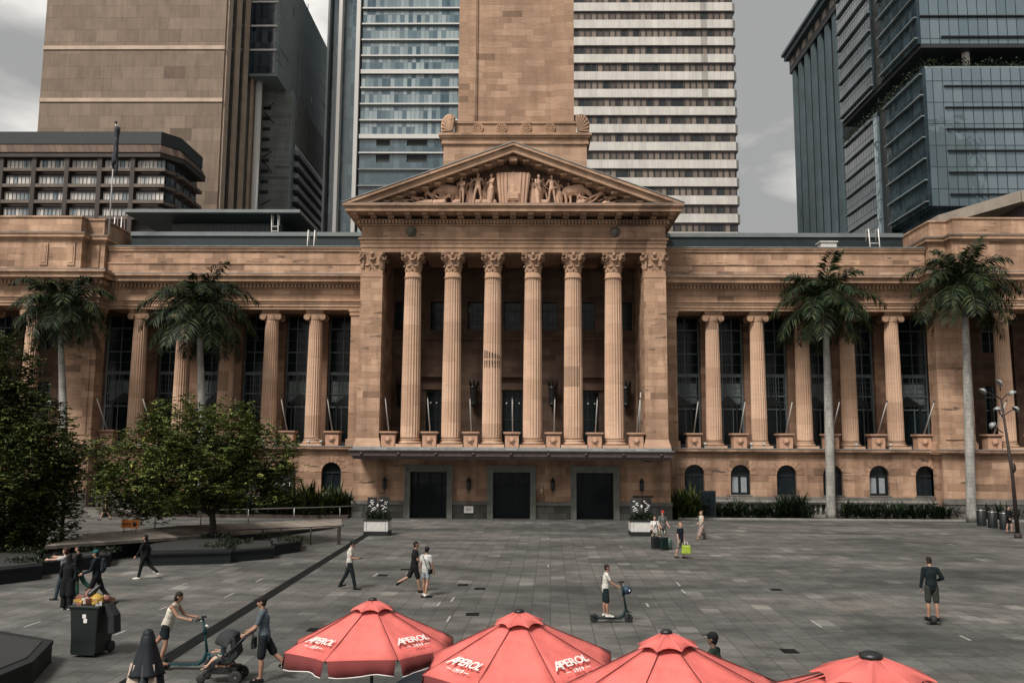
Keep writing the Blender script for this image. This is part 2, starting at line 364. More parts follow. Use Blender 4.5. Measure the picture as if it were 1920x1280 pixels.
def thing(name, label, cat, loc=(0, 0, 0), rz=0, group=None):
    o = bpy.data.objects.new(name, None); C.objects.link(o); o.location = loc; o.rotation_euler = (0, 0, rz); o.empty_display_size = .3
    return tag(o, label, cat, group)
def kids(o): return [c for c in C.objects if c.parent is o]
def copy_tree(o, parent=None):
    c = o.copy(); C.objects.link(c)
    if parent: c.parent = parent
    for ch in kids(o): copy_tree(ch, c)
    return c
def text_part(name, s, size, m_, parent, mat4, ext=.004, shear=0, offset=0, align='CENTER', space=1):
    cu = bpy.data.curves.new('t', 'FONT'); cu.body = s; cu.size = size; cu.extrude = ext; cu.shear = shear; cu.offset = offset
    cu.align_x = align; cu.space_character = space; cu.resolution_u = 3
    to = bpy.data.objects.new('t', cu); C.objects.link(to); bpy.context.view_layer.update()
    me = bpy.data.meshes.new_from_object(to.evaluated_get(bpy.context.evaluated_depsgraph_get()))
    bpy.data.objects.remove(to); bpy.data.curves.remove(cu); me.name = name
    me.transform(mat4); me.materials.clear(); me.materials.append(M[m_])
    ob = bpy.data.objects.new(name, me); C.objects.link(ob); ob.parent = parent
    return ob
XC = -1.06
# ================================================================ ground
g = MB(); g.box(-500, 500, -60, 700, -.5, 0); o = g.build('ground', 'ground'); tag(o, kind='structure')
def gstrip(name, a, b, wd, z, m_):
    a = Vector(a).to_2d(); b = Vector(b).to_2d(); d = (b-a).normalized(); n = Vector((-d.y, d.x))*wd/2
    mb = MB(); mb.prism([a-n, b-n, b+n, a+n], .001, z); o = mb.build(name, m_); tag(o, kind='structure'); return o
gstrip('drain_channel_paving', G(694, 998), G(236, 1282), .42, .004, 'channel')
gstrip('paving_line', P(735, 1000, 55.2)*0+Vector((-7.6, 55.3, 0)), (60, 56.3, 0), .07, .005, 'strip')
gstrip('paving_line', (-7.8, 57.6, 0), (6, 57.8, 0), .05, .005, 'channel')
def dashes():
    mb = MB(); rr = random.Random(3)
    px = [(55,960),(100,935),(820,1135),(846,1127),(838,1165),(1028,1062),(1165,1025),(1275,1098),(1216,1137),(1820,1200),(1850,1052),(1790,1022),(1540,1175),(45,1175),(140,1160),(215,1190),(75,1110),(330,1100),(480,1090),(420,1120),(1285,1112),(300,1142),(700,1080)]
    for x, y in px:
        p = G(x, y); l = .5+rr.random()*.6; q = Vector((p.x+.03*l, p.y+l)); d = Vector((p.x, p.y))
        mb.prism([(d.x-.035, d.y), (d.x+.035, d.y), (q.x+.035, q.y), (q.x-.035, q.y)], .001, .006)
    tag(mb.build('paving_strips', 'strip'), kind='structure')
    mb = MB()
    for x, y in [(868,1096),(900,1103),(886,1151),(718,1078),(760,1067),(800,1118),(1480,1220),(1455,1105),(590,1180)]:
        p = G(x, y); mb.box(p.x-.2, p.x+.2, p.y-.25, p.y+.25, .001, .006)
    tag(mb.build('paving_grates', 'channel'), kind='structure')
dashes()
mb = MB()     # planting bed and its kerb in front of the right wing, and the left one
mb.box(11.6, 60, 67.75, 69.4, .0, .10); tag(mb.build('garden_bed_soil', 'soil'), kind='structure')
mb = MB(); mb.box(11.5, 60, 67.5, 67.74, 0, .14); tag(mb.build('kerb', 'kerb', bevel=.01), kind='structure')
mb = MB(); mb.box(-34, -13.2, 66.2, 69.0, .0, .22); tag(mb.build('garden_bed_soil', 'soil'), kind='structure')

# ================================================================ CITY HALL
Yp, Yc = 67.1, 67.95          # portico entablature face / column axis
Yw, Ywc, Yv = 70.0, 70.85, 68.4
hall = thing('city_hall', 'sandstone neoclassical city hall with columned portico, sculpted pediment and long colonnaded wings', 'building', (XC, Yp, 0))
O = (0, Yp, 0)
PATTERN = ('dentil_course', 'modillion_row', 'raking_block_row', 'wall_lantern', 'porch_lantern', 'rosette', 'lion_head', 'shell_acroterion', 'ledge_floodlight', 'plaque_lines')
def H(name, mb, m_, parent=hall, **k):
    if name in PATTERN or any(len(f) and not s_ for f, s_ in ()): return mb.build(name, m_, parent, **k)
    ps = mb.split(); return [q.build(name, m_, parent, **k) for q in ps][0]
def nb(): return MB(O)
TZ = 5.3
# ---- ground floor of the portico block
mb = nb(); dz = 3.44
doors = [(-7.66, -4.87), (-1.4, 1.4), (4.87, 7.66)]
xs = [-11.95]+[v for d in doors for v in (d[0]-.42, d[1]+.42)]+[11.95]
for i in range(0, len(xs), 2): mb.box(xs[i], xs[i+1], Yp, Yp+1.6, 0, TZ-.25)
for d in doors: mb.box(d[0]-.42, d[1]+.42, Yp, Yp+1.6, dz+.45, TZ-.25)
mb.box(-11.95, 11.95, Yp+2.6, Yp+3, 0, TZ-.25)
H('ground_floor_wall', mb, 'stone_low')
mb = nb()
for i in range(0, len(xs), 2):
    mb.box(xs[i]-(0.08 if i == 0 else -.004), xs[i+1]+(.08 if i == 6 else -.004), Yp-.1, Yp-.002, 0, 1.0)
H('plinth', mb, 'granite_dark', bevel=.02)
mb = nb()
for i in range(0, len(xs), 2):
    mb.box(xs[i]-(0.12 if i == 0 else -.003), xs[i+1]+(.12 if i == 6 else -.003), Yp-.16, Yp-.003, 1.0, 1.28)
H('plinth_cap', mb, 'granite', bevel=.02)
for a, b in doors:
    mb = nb()
    for s in (-1, 1):
        e = a if s < 0 else b
        x0, x1 = sorted((e, e+s*.42)); mb.box(x0, x1, Yp-.14, Yp+.5, 0, dz+.45)
        x0, x1 = sorted((e+s*.3, e+s*.42)); mb.box(x0, x1, Yp-.2, Yp-.14, 0, dz+.45)
    mb.box(a, b, Yp-.14, Yp+.5, dz, dz+.45); mb.box(a-.5, b+.5, Yp-.26, Yp-.14, dz+.36, dz+.5)
    fr = H('door_surround', mb, 'greenstone')
    mb = nb(); mb.box(a, b, Yp+.75, Yp+.83, 0, dz); d_ = H('entrance_door', mb, 'darkglass')
    mb = nb()
    for x in (a+.04, (a+b)/2-.9, (a+b)/2, (a+b)/2+.9, b-.04): mb.box(x-.04, x+.04, Yp+.66, Yp+.75, 0, dz-.01)
    for z in (.12, 2.45, dz-.06): mb.box(a, b, Yp+.67, Yp+.74, z-.05, z+.05)
    mb.build('door_frame', 'door', d_)
# plaques, notices and lights under the canopy
mb = nb(); mb.box(-3.55, -2.85, Yp-.2, Yp-.163, .42, .92); H('wall_plaque', mb, 'white')
mb = nb(); mb.box(-3.42, -2.98, Yp-.205, Yp-.2, .58, .62); mb.box(-3.42, -2.98, Yp-.205, Yp-.2, .70, .74); H('plaque_lines', mb, 'greenstone')
mb = nb(); mb.box(2.05, 2.42, Yp-.03, Yp, 1.75, 2.35); mb.box(2.10, 2.37, Yp-.036, Yp-.03, 1.8, 2.3, 1); H('notice_frame', mb, ['rust', 'stone'])
mb = nb(); mb.box(9.1, 10.6, Yp-.06, Yp, 1.62, 1.76); H('wall_nosing_stain', mb, 'rust')
for x in (-9.55, -3.2, 3.1, 9.75):
    mb = nb(); mb.lathe([(.05, 0), (.17, .12), (.15, .2), (.15, .62), (.2, .66), (.1, .82), (.03, .98)], x, Yp-.28, 10, cz=2.1, smooth=False)
    mb.box(x-.03, x+.03, Yp-.2, Yp, 2.35, 2.42); l_ = H('wall_lantern', mb, 'bronze')
    mb = nb(); mb.tube([(x, Yp-.28, 1.85), (x, Yp-.28, 2.1)], .03, 6); mb.tube([(x-.1, Yp-.02, 2.7), (x-.14, Yp-.3, 2.9), (x, Yp-.28, 2.95)], .018, 5); mb.build('lantern_bracket', 'bronze', l_)
# canopy
mb = nb(); Y0 = 63.75
mb.box(-11.6, 11.6, Y0, Yp-.002, 4.62, 4.98); mb.box(-11.5, 11.5, Y0+.12, Yp-.002, 4.5, 4.62); mb.box(-11.42, 11.42, Y0+.2, Yp-.002, 4.4, 4.5)
mb.box(-11.75, 11.75, Y0-.14, Yp-.002, 4.98, 5.06)
cn = H('canopy', mb, 'canopy', bevel=.015)
mb = nb()
for i in range(9): mb.lathe([(.001, 0), (.11, .02), (.13, .05), (.001, .09)], -10.8+2.7*i, 0, 12, cz=0)
mb.v = [(v[0], Y0-.01-v[2], v[1]+4.8) for v in mb.v]; mb.build('canopy_rosette', 'canopy', cn)
mb = nb()
for i in range(7): x = -9.42+3.14*i; mb.box(x-.42, x+.42, Y0+.35, Y0+.55, 5.12, 5.2); mb.box(x-.42, x-.36, Y0+.5, Yp-.4, 5.12, 5.18); mb.box(x+.36, x+.42, Y0+.5, Yp-.4, 5.12, 5.18)
for q in mb.split(): q.build('canopy_stay', 'steel', cn)
mb = nb(); mb.box(-11.7, 11.7, Y0-.05, Yp-.02, 5.06, 5.1); mb.build('canopy_sheet', 'lead', cn)
# terrace slab
mb = nb(); mb.box(-12.05, 12.05, Yp-.18, 74.2, TZ-.25, TZ-.004); H('terrace', mb, 'lead', bevel=.02)

# ---- giant portico column (shaft with flutes > base, capital)
def fl(n, d, z0, z1):
    def f(a, z):
        if z < z0 or z > z1: return 1.0
        return 1 - d*max(0.0, math.sin(a*n/2)**2 - .12)*1.0
    return f
def column_mesh(h0, h1, r0, r1, nfl, org):
    mb = MB(org); prof = []
    zz = [h0, h0+.12, h0+.28] + [h0+.28+(h1-h0-.42)*k/9 for k in range(1, 9)] + [h1-.14, h1-.05, h1]
    for z in zz:
        k = (z-h0)/(h1-h0); r = r0+(r1-r0)*(k**1.7); r += .0
        prof.append((r, z))
    mb.lathe(prof, 0, 0, nfl*6, mod=fl(nfl, .125, h0+.2, h1-.1)); return mb
def torus(mb, r, t, z, n=32, m=0):
    mb.lathe([(r-t*.2, z-t), (r+t*.55, z-t*.8), (r+t, z-t*.3), (r+t, z+t*.3), (r+t*.55, z+t*.8), (r-t*.2, z+t)], 0, 0, n, m)
def leaf_tongue(mb, ang, r0, z0, h, w_, out_, curl=.14, n=6, th=.035):
    """a carved acanthus leaf: rises along the bell, bends outwards and hangs its tip"""
    ca, sa = math.cos(ang), math.sin(ang); vs = []; fs = []
    for i in range(n+1):
        k = i/n; z = z0+h*math.sin(min(k*1.25, 1)*math.pi/2) - (curl*max(0, k-.78)/.22); r = r0 + out_*(k**2.4)
        ww = w_*(.75+.35*math.sin(k*math.pi))*(1 if k < .85 else .75)/2
        for sx in (-1, -.45, 0, .45, 1):
            lift = .03*(1-abs(sx)) - .02*(abs(sx) == 1)
            rr = r+lift+.012*((i+int(sx*2)) % 2); vs.append((rr*ca - sx*ww*sa, rr*sa + sx*ww*ca, z))
    for i in range(n):
        for j in range(4): a = i*5+j; fs.append((a, a+5, a+6, a+1))
    o = len(vs); vs += [(v[0]-th*ca, v[1]-th*sa, v[2]-th*.5) for v in vs]
    fs += [tuple(q+o for q in f[::-1]) for f in fs]
    mb.add(vs, fs, 0, False)
def volute(mb, c, r, wd, ax, dirx=1, n=26, turns=2.1, m=0):
    """spiral scroll in the plane of ax (unit vec across) and z, thickness wd along normal"""
    ax = Vector(ax); nrm = ax.cross(Vector((0, 0, 1)))
    pts = []
    for i in range(n+1):
        k = i/n; a = math.pi/2 - dirx*turns*2*math.pi*k*1.0; q = r*(1-.86*k)
        pts.append(Vector(c)+ax*(math.cos(a)*q)+Vector((0, 0, math.sin(a)*q)))
    mb.tube(pts, [r*.17*(1-.5*i/n) for i in range(n+1)], 6, m)
    q = []
    for i in range(16):
        a = 2*math.pi*i/16; q.append(Vector(c)+ax*(math.cos(a)*r*.84)+Vector((0, 0, math.sin(a)*r*.84)))
    vs = [p-nrm*wd/2 for p in q]+[p+nrm*wd/2 for p in q]
    mb.add(vs, [tuple(range(16)), tuple(range(31, 15, -1))]+[(i, 16+i, 16+(i+1)%16, (i+1)%16) for i in range(16)], m)
def corinthian(mb, r, z0, z1, square=0):
    """bell, two rows of leaves, corner scrolls and a hollow-sided abacus"""
    h = z1-z0
    if square: mb.box(-square, square, -square, square, z0+.02, z1-.2)
    else: mb.lathe([(r*.98, z0), (r*.95, z0+h*.5), (r*1.12, z0+h*.75), (r*1.35, z1-.2)], 0, 0, 24)
    def ring(rr, z, hh, ww, off, n, out_):
        for i in range(n):
            a = 2*math.pi*(i+off)/n
            q = rr if not square else square/max(abs(math.cos(a)), abs(math.sin(a)))
            leaf_tongue(mb, a, q, z, hh, ww, out_)
    ring(r*1.0, z0+.02, h*.36, r*.72, .5, 8, .17); ring(r*1.02, z0+h*.12, h*.56, r*.74, 0, 8, .28)
    for i in range(4):
        a = math.pi/4+i*math.pi/2; q = (r*1.32 if not square else square*1.32)
        leaf_tongue(mb, a, q*.86, z0+h*.42, h*.36, r*.5, .36, curl=.1)
        for s in (-1, 1):
            b = a+s*.2; ax = (math.cos(b), math.sin(b), 0)
            volute(mb, (q*1.06*math.cos(b), q*1.06*math.sin(b), z1-.2-h*.15), h*.15, .12, ax, 1, 16, 1.6)
        a2 = i*math.pi/2; rr = (r*1.12 if not square else square+.04)
        mb.ell((rr*math.cos(a2)*1.12, rr*math.sin(a2)*1.12, z1-.14), (.15, .15, .17), 8, 6)
        for s in (-1, 1):
            t_ = Vector((-math.sin(a2), math.cos(a2), 0)); c = Vector((math.cos(a2), math.sin(a2), 0))*rr*1.02+t_*s*.17
            volute(mb, (c.x, c.y, z1-.2-h*.13), h*.10, .08, t_, s, 12, 1.4)
    A = r*1.42 if not square else square*1.24; poly = []
    for i in range(4):
        a = math.pi/4+i*math.pi/2; c = Vector((math.cos(a), math.sin(a)))*A*1.3; t_ = Vector((-math.sin(a), math.cos(a)))
        poly += [tuple(c-t_*.1), tuple(c+t_*.1)]
        m_ = Vector((math.cos(a+math.pi/4), math.sin(a+math.pi/4)))*A*.80
        for k in (-.5, 0, .5):
            tt = Vector((-math.sin(a+math.pi/4), math.cos(a+math.pi/4))); poly.append(tuple(m_*(1+.04*abs(k)*2)+tt*k*A*.9))
    mb.prism(poly, z1-.2, z1-.09); mb.prism([(x*1.03, y*1.03) for x, y in poly], z1-.09, z1-.002)
def base_mesh(r, z0, h, sq=0):
    mb = MB()
    if sq:
        mb.box(-sq-.16, sq+.16, -sq-.16, sq+.16, z0, z0+h*.38); mb.box(-sq-.1, sq+.1, -sq-.1, sq+.1, z0+h*.38, z0+h*.68); mb.box(-sq-.04, sq+.04, -sq-.04, sq+.04, z0+h*.68, z0+h)
    else:
        q = r*1.32; mb.box(-q, q, -q, q, z0, z0+h*.34)
        torus(mb, r*1.1, h*.15, z0+h*.5); mb.lathe([(r*1.13, z0+h*.64), (r*1.02, z0+h*.7), (r*1.06, z0+h*.78)], 0, 0, 32); torus(mb, r*1.02, h*.09, z0+h*.87)
    return mb
CAPZ0, CAPZ1 = 18.86, 20.36
def giant_column():
    s_ = column_mesh(TZ+.65, 18.45, .745, .635, 20, (0, 0, 0)).build('column', 'column')
    base_mesh(.745, TZ, .65).build('column_base', 'column', s_)
    mb = MB(); mb.lathe([(.66, 18.38), (.70, 18.42), (.70, 18.48), (.63, 18.5), (.63, 18.86)], 0, 0, 32); corinthian(mb, .63, CAPZ0, CAPZ1)
    mb.build('capital', 'trim', s_); return s_
gc = giant_column(); gc.parent = hall; first = True
for i in range(6):
    x = -7.85+3.14*i
    c = gc if i == 0 else copy_tree(gc)
    c.location = (x, Yc-Yp, 0)
# black grime left in the flutes of the third column
mb = nb()
for i in range(7):
    a = -math.pi/2+(i-3)*2*math.pi/20+.02; rr_ = .70
    for z0, z1 in ((11.35+.05*(i % 2), 11.95), (12.1, 12.75-.07*i)): mb.rbox((-1.57+rr_*math.cos(a), Yc+rr_*math.sin(a), (z0+z1)/2), (.085, .03, z1-z0), a+math.pi/2)
H_ = mb.build('grime_band', 'black', hall)
# the corner piers of the portico
def giant_pier():
    mb = MB(); mb.box(-.86, .86, -.86, .86, TZ+.65, 18.5); s_ = mb.build('corner_pier', 'stone')
    base_mesh(0, TZ, .65, .86).build('pier_base', 'column', s_)
    mb = MB(); mb.box(-.9, .9, -.9, .9, 18.38, 18.5); mb.box(-.84, .84, -.84, .84, 18.5, 18.9)
    corinthian(mb, .66, CAPZ0, CAPZ1, .80); mb.build('capital', 'trim', s_); return s_
gp = giant_pier(); gp.parent = hall; gp.location = (-10.98, Yc-Yp, 0); g2 = copy_tree(gp); g2.location = (10.98, Yc-Yp, 0)
# side walls of the porch behind the piers, back wall, ceiling
mb = nb(); YB = 73.0
for s in (-1, 1): x0, x1 = sorted((s*10.15, s*11.84)); mb.box(x0, x1, Yc+.87, YB+2, TZ, 20.36)
H('porch_side_wall', mb, 'stone')
wins = [(-9.4, 1.2), (-6.35, 1.3), (-3.2, 1.35), (-.1, 1.4), (3.0, 1.35), (6.15, 1.3), (9.3, 1.2)]
bd = [(-6.35, 1.8), (-.05, 1.7), (6.2, 1.8)]
mb = nb()
def holes_wall(mb, x0, x1, y0, y1, z0, z1, holes, m=0):
    """wall with rectangular openings, openings given as (cx,width,z0,z1), disjoint in x per band"""
    zs = sorted({z0, z1, *[h[2] for h in holes], *[h[3] for h in holes]})
    for a, b in zip(zs, zs[1:]):
        cuts = sorted([(h[0]-h[1]/2, h[0]+h[1]/2) for h in holes if h[2] <= a+1e-6 and h[3] >= b-1e-6]); x = x0
        for c, d in cuts: mb.box(x, c, y0, y1, a, b, m); x = d
        mb.box(x, x1, y0, y1, a, b, m)
hl = [(x, w_, 15.05, 17.45) for x, w_ in wins]+[(x, w_, TZ, 10.05) for x, w_ in bd]
holes_wall(mb, -10.15, 10.15, YB, YB+.6, TZ, 22, hl)
H('porch_back_wall', mb, 'inner_shaded')
mb = nb()
mb.box(-10.14, 10.14, YB-.14, YB-.003, 14.2, 14.5); mb.box(-10.14, 10.14, YB-.22, YB-.003, 14.5, 14.62); mb.box(-10.14, 10.14, YB-.1, YB-.003, 17.8, 18.1)
for x, w_ in bd: mb.box(x-w_/2-.35, x+w_/2+.35, YB-.16, YB-.004, 10.06, 10.5); mb.box(x-w_/2-.5, x+w_/2+.5, YB-.34, YB-.004, 11.1, 11.35)
H('porch_moulding', mb, 'inner_shaded')
for k, (x, w_) in enumerate(wins):
    mb = nb(); a, b, z0, z1 = x-w_/2, x+w_/2, 15.05, 17.45
    mb.box(a, b, YB+.25, YB+.3, z0, z1); wd = H('upper_window', mb, 'darkglass')
    mb = nb(); t = .14
    mb.box(a-.16, a-.002, YB-.06, YB+.1, z0-.16, z1+.16); mb.box(b+.002, b+.16, YB-.06, YB+.1, z0-.16, z1+.16); mb.box(a, b, YB-.06, YB+.1, z1+.002, z1+.16); mb.box(a, b, YB-.06, YB+.1, z0-.16, z0-.002)
    mb.build('window_surround', 'inner_shaded', wd)
    mb = nb(); mb.box(x-.02, x+.02, YB+.2, YB+.25, z0, z1); mb.box(a, b, YB+.2, YB+.25, z0+.8, z0+.84); mb.box(a, b, YB+.2, YB+.25, z0+1.6, z0+1.64); mb.build('glazing_bar', 'bronze', wd)
M['decal'] = simple('faded_window_lettering', (.05, .07, .075), .5, 0, .1, 5)
for s_, x, z, q in (('65', -3.5, 16.6, .75), ('years', -3.3, 15.25, .36), ('90', 0.0, 15.7, .9), ('90', 3.3, 15.8, .7)):
    text_part('window_lettering', s_, q, 'decal', hall, Matrix.Translation((x, YB+.19-Yp, z)) @ Matrix.Rotation(R_(90), 4, 'X'))
for x, w_ in bd:
    mb = nb(); mb.box(x-w_/2, x+w_/2, YB+.3, YB+.36, TZ, 10.05); d_ = H('porch_door', mb, 'darkglass')
    mb = nb()
    for q in (x-w_/2+.05, x, x+w_/2-.05): mb.box(q-.05, q+.05, YB+.22, YB+.3, TZ, 10.05)
    for z in (7.6, 9.95): mb.box(x-w_/2, x+w_/2, YB+.23, YB+.29, z-.05, z+.05)
    mb.build('door_frame', 'bronze', d_)
    for q in (-.5, 0, .55):
        mb = nb(); mb.ell((x+q, YB-.02, 8.95), (.07, .07, .08), 8, 6); mb.build('globe_light', 'white', d_)
for x in (-9.3, -3.25, 3.25, 9.3):
    mb = nb(); mb.lathe([(.1, 0), (.34, .25), (.3, .4), (.3, 1.5), (.38, 1.6), (.3, 1.75)], x, YB-.5, 8, cz=8.6, smooth=False)
    for i in range(8):
        a = math.pi*i/4; mb.tube([(x+.3*math.cos(a), YB-.5+.3*math.sin(a), 10.3), (x+.42*math.cos(a), YB-.5+.42*math.sin(a), 10.75), (x+.38*math.cos(a), YB-.5+.38*math.sin(a), 11.1)], [.05, .035, .01], 5)
    mb.box(x-.05, x+.05, YB-.3, YB, 9.3, 9.4); H('porch_lantern', mb, 'bronze')
mb = nb(); mb.box(-11.84, 11.84, Yc+.9, YB+2, 20.37, 22.5)
for i in range(6): mb.box(-9.4+3.14*i+.7-.0, -9.4+3.14*i+2.4, Yc+1.0, YB-.1, 20.1, 20.37)
H('porch_ceiling', mb, 'inner_shaded')
# ---- entablature and pediment
def ring_band(mb, hx, yf, z0, z1, yb=75.0, m=0): mb.box(-hx, hx, yf, yb, z0, z1, m)
mb = nb()
ring_band(mb, 11.84, Yp+.02, 20.36, 20.72); ring_band(mb, 11.9, Yp-.05, 20.72, 21.06); ring_band(mb, 11.96, Yp-.12, 21.06, 21.32); ring_band(mb, 12.06, Yp-.24, 21.32, 21.47)
H('architrave', mb, 'trim', bevel=.012)
mb = nb(); ring_band(mb, 11.86, Yp, 21.47, 22.45); H('frieze', mb, 'stone')
mb = nb(); ring_band(mb, 12.0, Yp-.14, 22.45, 22.55); ring_band(mb, 12.02, Yp-.16, 22.86, 22.96); ring_band(mb, 11.95, Yp-.1, 22.55, 22.86)
n = 92
for i in range(n): x = -12.14+24.28*(i+.5)/n; mb.box(x-.085, x+.085, Yp-.34, Yp-.1, 22.57, 22.85)
for s in (-1, 1):
    for i in range(28): y = Yp-.2+.264*(i+.5); x0, x1 = sorted((s*11.95, s*12.2)); mb.box(x0, x1, y-.085, y+.085, 22.57, 22.85)
H('dentil_course', mb, 'trim')
mb = nb()
for i in range(19):
    x = -12.24+24.48*i/18; mb.ext_x([(Yp-.1, 22.97), (Yp-.4, 22.97), (Yp-.5, 23.06), (Yp-1.15, 23.09), (Yp-1.35, 23.02), (Yp-1.4, 23.2), (Yp-.1, 23.2)], x-.23, x+.23)
H('modillion_row', mb, 'trim')
def cornice(mb, hx, yf, yb, z0, m=0):
    for dx, a, b in ((0, 0, .3), (.1, .3, .4), (.18, .4, .56)): mb.box(-hx-dx, hx+dx, yf-dx, yb, z0+a, z0+b, m)
mb = nb(); cornice(mb, 12.85, 65.45, 75, 23.2); H('cornice', mb, 'trim', bevel=.01)
mb = nb(); mb.box(-13.04, 13.04, 65.26, 67.0, 23.76, 23.8); H('cornice_lead', mb, 'lead')
AP = 28.6; ZC = 23.8
def rake(mb, hx, z0, apz, t, y0, y1, m=0):
    """raking band of thickness t"""
    for s in (-1, 1): mb.ext_y([(s*hx, z0), (0, apz), (0, apz-t), (s*(hx-t*hx/(apz-z0)*1.0), z0)], y0, y1, m)
mb = nb()
rake(mb, 13.02, ZC, AP-.0, .22, 65.27, 75); rake(mb, 12.5, ZC+.0, AP-.22, .5, 65.5, 75); rake(mb, 11.2, ZC, AP-.72, .2, 66.3, 75)
H('raking_cornice', mb, 'trim')
mb = nb()
for s in (-1, 1): mb.ext_y([(s*13.08, ZC+.02), (s*13.08, ZC+.08), (0, AP+.07), (0, AP+.003)], 65.22, 75)
H('roof_edge_lead', mb, 'lead')
mb = nb()
for s in (-1, 1):
    for i in range(11):
        x = s*(1.0+10.2*i/10.5); z = AP-.92-(AP-ZC)*abs(x)/13.02; mb.rbox((x, 66.35, z-.0), (.5, 1.1, .16), 0)
mb.box(-.3, .3, 65.8, 66.9, AP-1.3, AP-1.0)
H('raking_block_row', mb, 'trim')
mb = nb(); mb.ext_y([(-11.2, ZC), (11.2, ZC), (0, AP-.95)], 67.1, 68.5); H('tympanum', mb, 'inner_shaded')
mb = nb(); mb.box(-8.3, 8.3, 65.95, 67.09, ZC, ZC+.12); H('sculpture_ledge', mb, 'relief', bevel=.02)
# portico roof behind the pediment
mb = nb(); mb.ext_y([(-12.9, ZC), (12.9, ZC), (0, AP-.06)], 75, 78); H('portico_roof', mb, 'metalroof')
for x in (-7.95, 7.95):
    mb = nb(); mb.ell((x, Yp-.05, 21.98), (.33, .22, .36), 12, 8); mb.ell((x, Yp-.25, 21.9), (.15, .14, .13), 8, 6)
    for i in range(9): a = math.pi*2*i/9; mb.ell((x+.32*math.cos(a), Yp-.06, 22.0+.33*math.sin(a)), (.11, .1, .11), 7, 5)
    H('lion_head', mb, 'granite')
# ---- attic behind the pediment and the tower
mb = nb(); mb.box(-6.33, 6.33, 75.02, 82, 23.9, 31.9); H('attic_block', mb, 'tower')
mb = nb(); mb.box(-6.5, 6.5, 74.85, 82.1, 31.9, 32.1); mb.box(-6.45, 6.45, 74.9, 82.1, 32.1, 32.45); mb.box(-6.62, 6.62, 74.72, 82.2, 32.45, 32.62); mb.box(-6.75, 6.75, 74.6, 82.3, 32.62, 32.82); H('attic_cornice', mb, 'trim', bevel=.01)
mb = nb(); mb.box(-5.5, 5.5, 75.1, 75.8, 32.82, 33.05); mb.box(-5.4, 5.4, 75.2, 75.8, 33.05, 33.85); mb.box(-5.55, 5.55, 75.08, 75.85, 33.85, 34.05); H('attic_parapet', mb, 'trim', bevel=.01)
for x in (-3.28, -1.2, .98, 3.12):
    mb = nb(); mb.lathe([(.001, 0), (.1, .12), (.16, .05), (.36, .06), (.4, .12), (.47, .1), (.48, 0)], 0, 0, 20)
    for i in range(8): a = math.pi*i/4; mb.ell((.26*math.cos(a), .26*math.sin(a), .06), (.09, .09, .07), 6, 5)
    mb.v = [(v[0]+x, 75.2-v[2], v[1]+33.45) for v in mb.v]; H('rosette', mb, 'trim')
for s in (-1, 1):
    mb = nb(); pts = []
    cx = s*5.55; cz = 32.84
    poly = [(cx, cz)]; nn = 9
    for i in range(nn+1):
        a = R_(2+ 100*i/nn); q = 1.25 + .75*(1-i/nn)**1.0*1.0 if False else 1.22+.72*math.sin(R_(20+ 70*i/nn))*0+ .72*(math.cos(R_(abs(i/nn*100-58))))**2*.9
        poly.append((cx+s*math.cos(a)*min(q, 1.95)*.68+0, cz+math.sin(a)*q))
    mb.ext_y(poly, 74.75, 75.25)
    for i in range(8):
        a = R_(8+ 88*i/7); q = 1.1+ .6*math.cos(R_(abs(i/7*100-58)))**2
        p0 = Vector((cx+s*.12*math.cos(a), 74.72, cz+.18+.1*math.sin(a))); p1 = Vector((cx+s*math.cos(a)*q*.64, 74.7, cz+math.sin(a)*q))
        mb.cap(p0, p1, .05, .12, 1, .8)
    ob = H('shell_acroterion', mb, 'trim')
mb = nb(); TT = 72
mb.box(-5.48, -3.85, 80, 91, 30, TT); mb.box(3.75, 5.48, 80, 91, 30, TT); mb.box(-3.85, 3.75, 80.28, 91, 30, TT)
H('clock_tower', mb, 'tower')
mb = nb()
mb.box(-3.85, -3.72, 80.1, 80.28, 30, TT); mb.box(3.62, 3.75, 80.1, 80.28, 30, TT); H('tower_panel_edge', mb, 'tower')

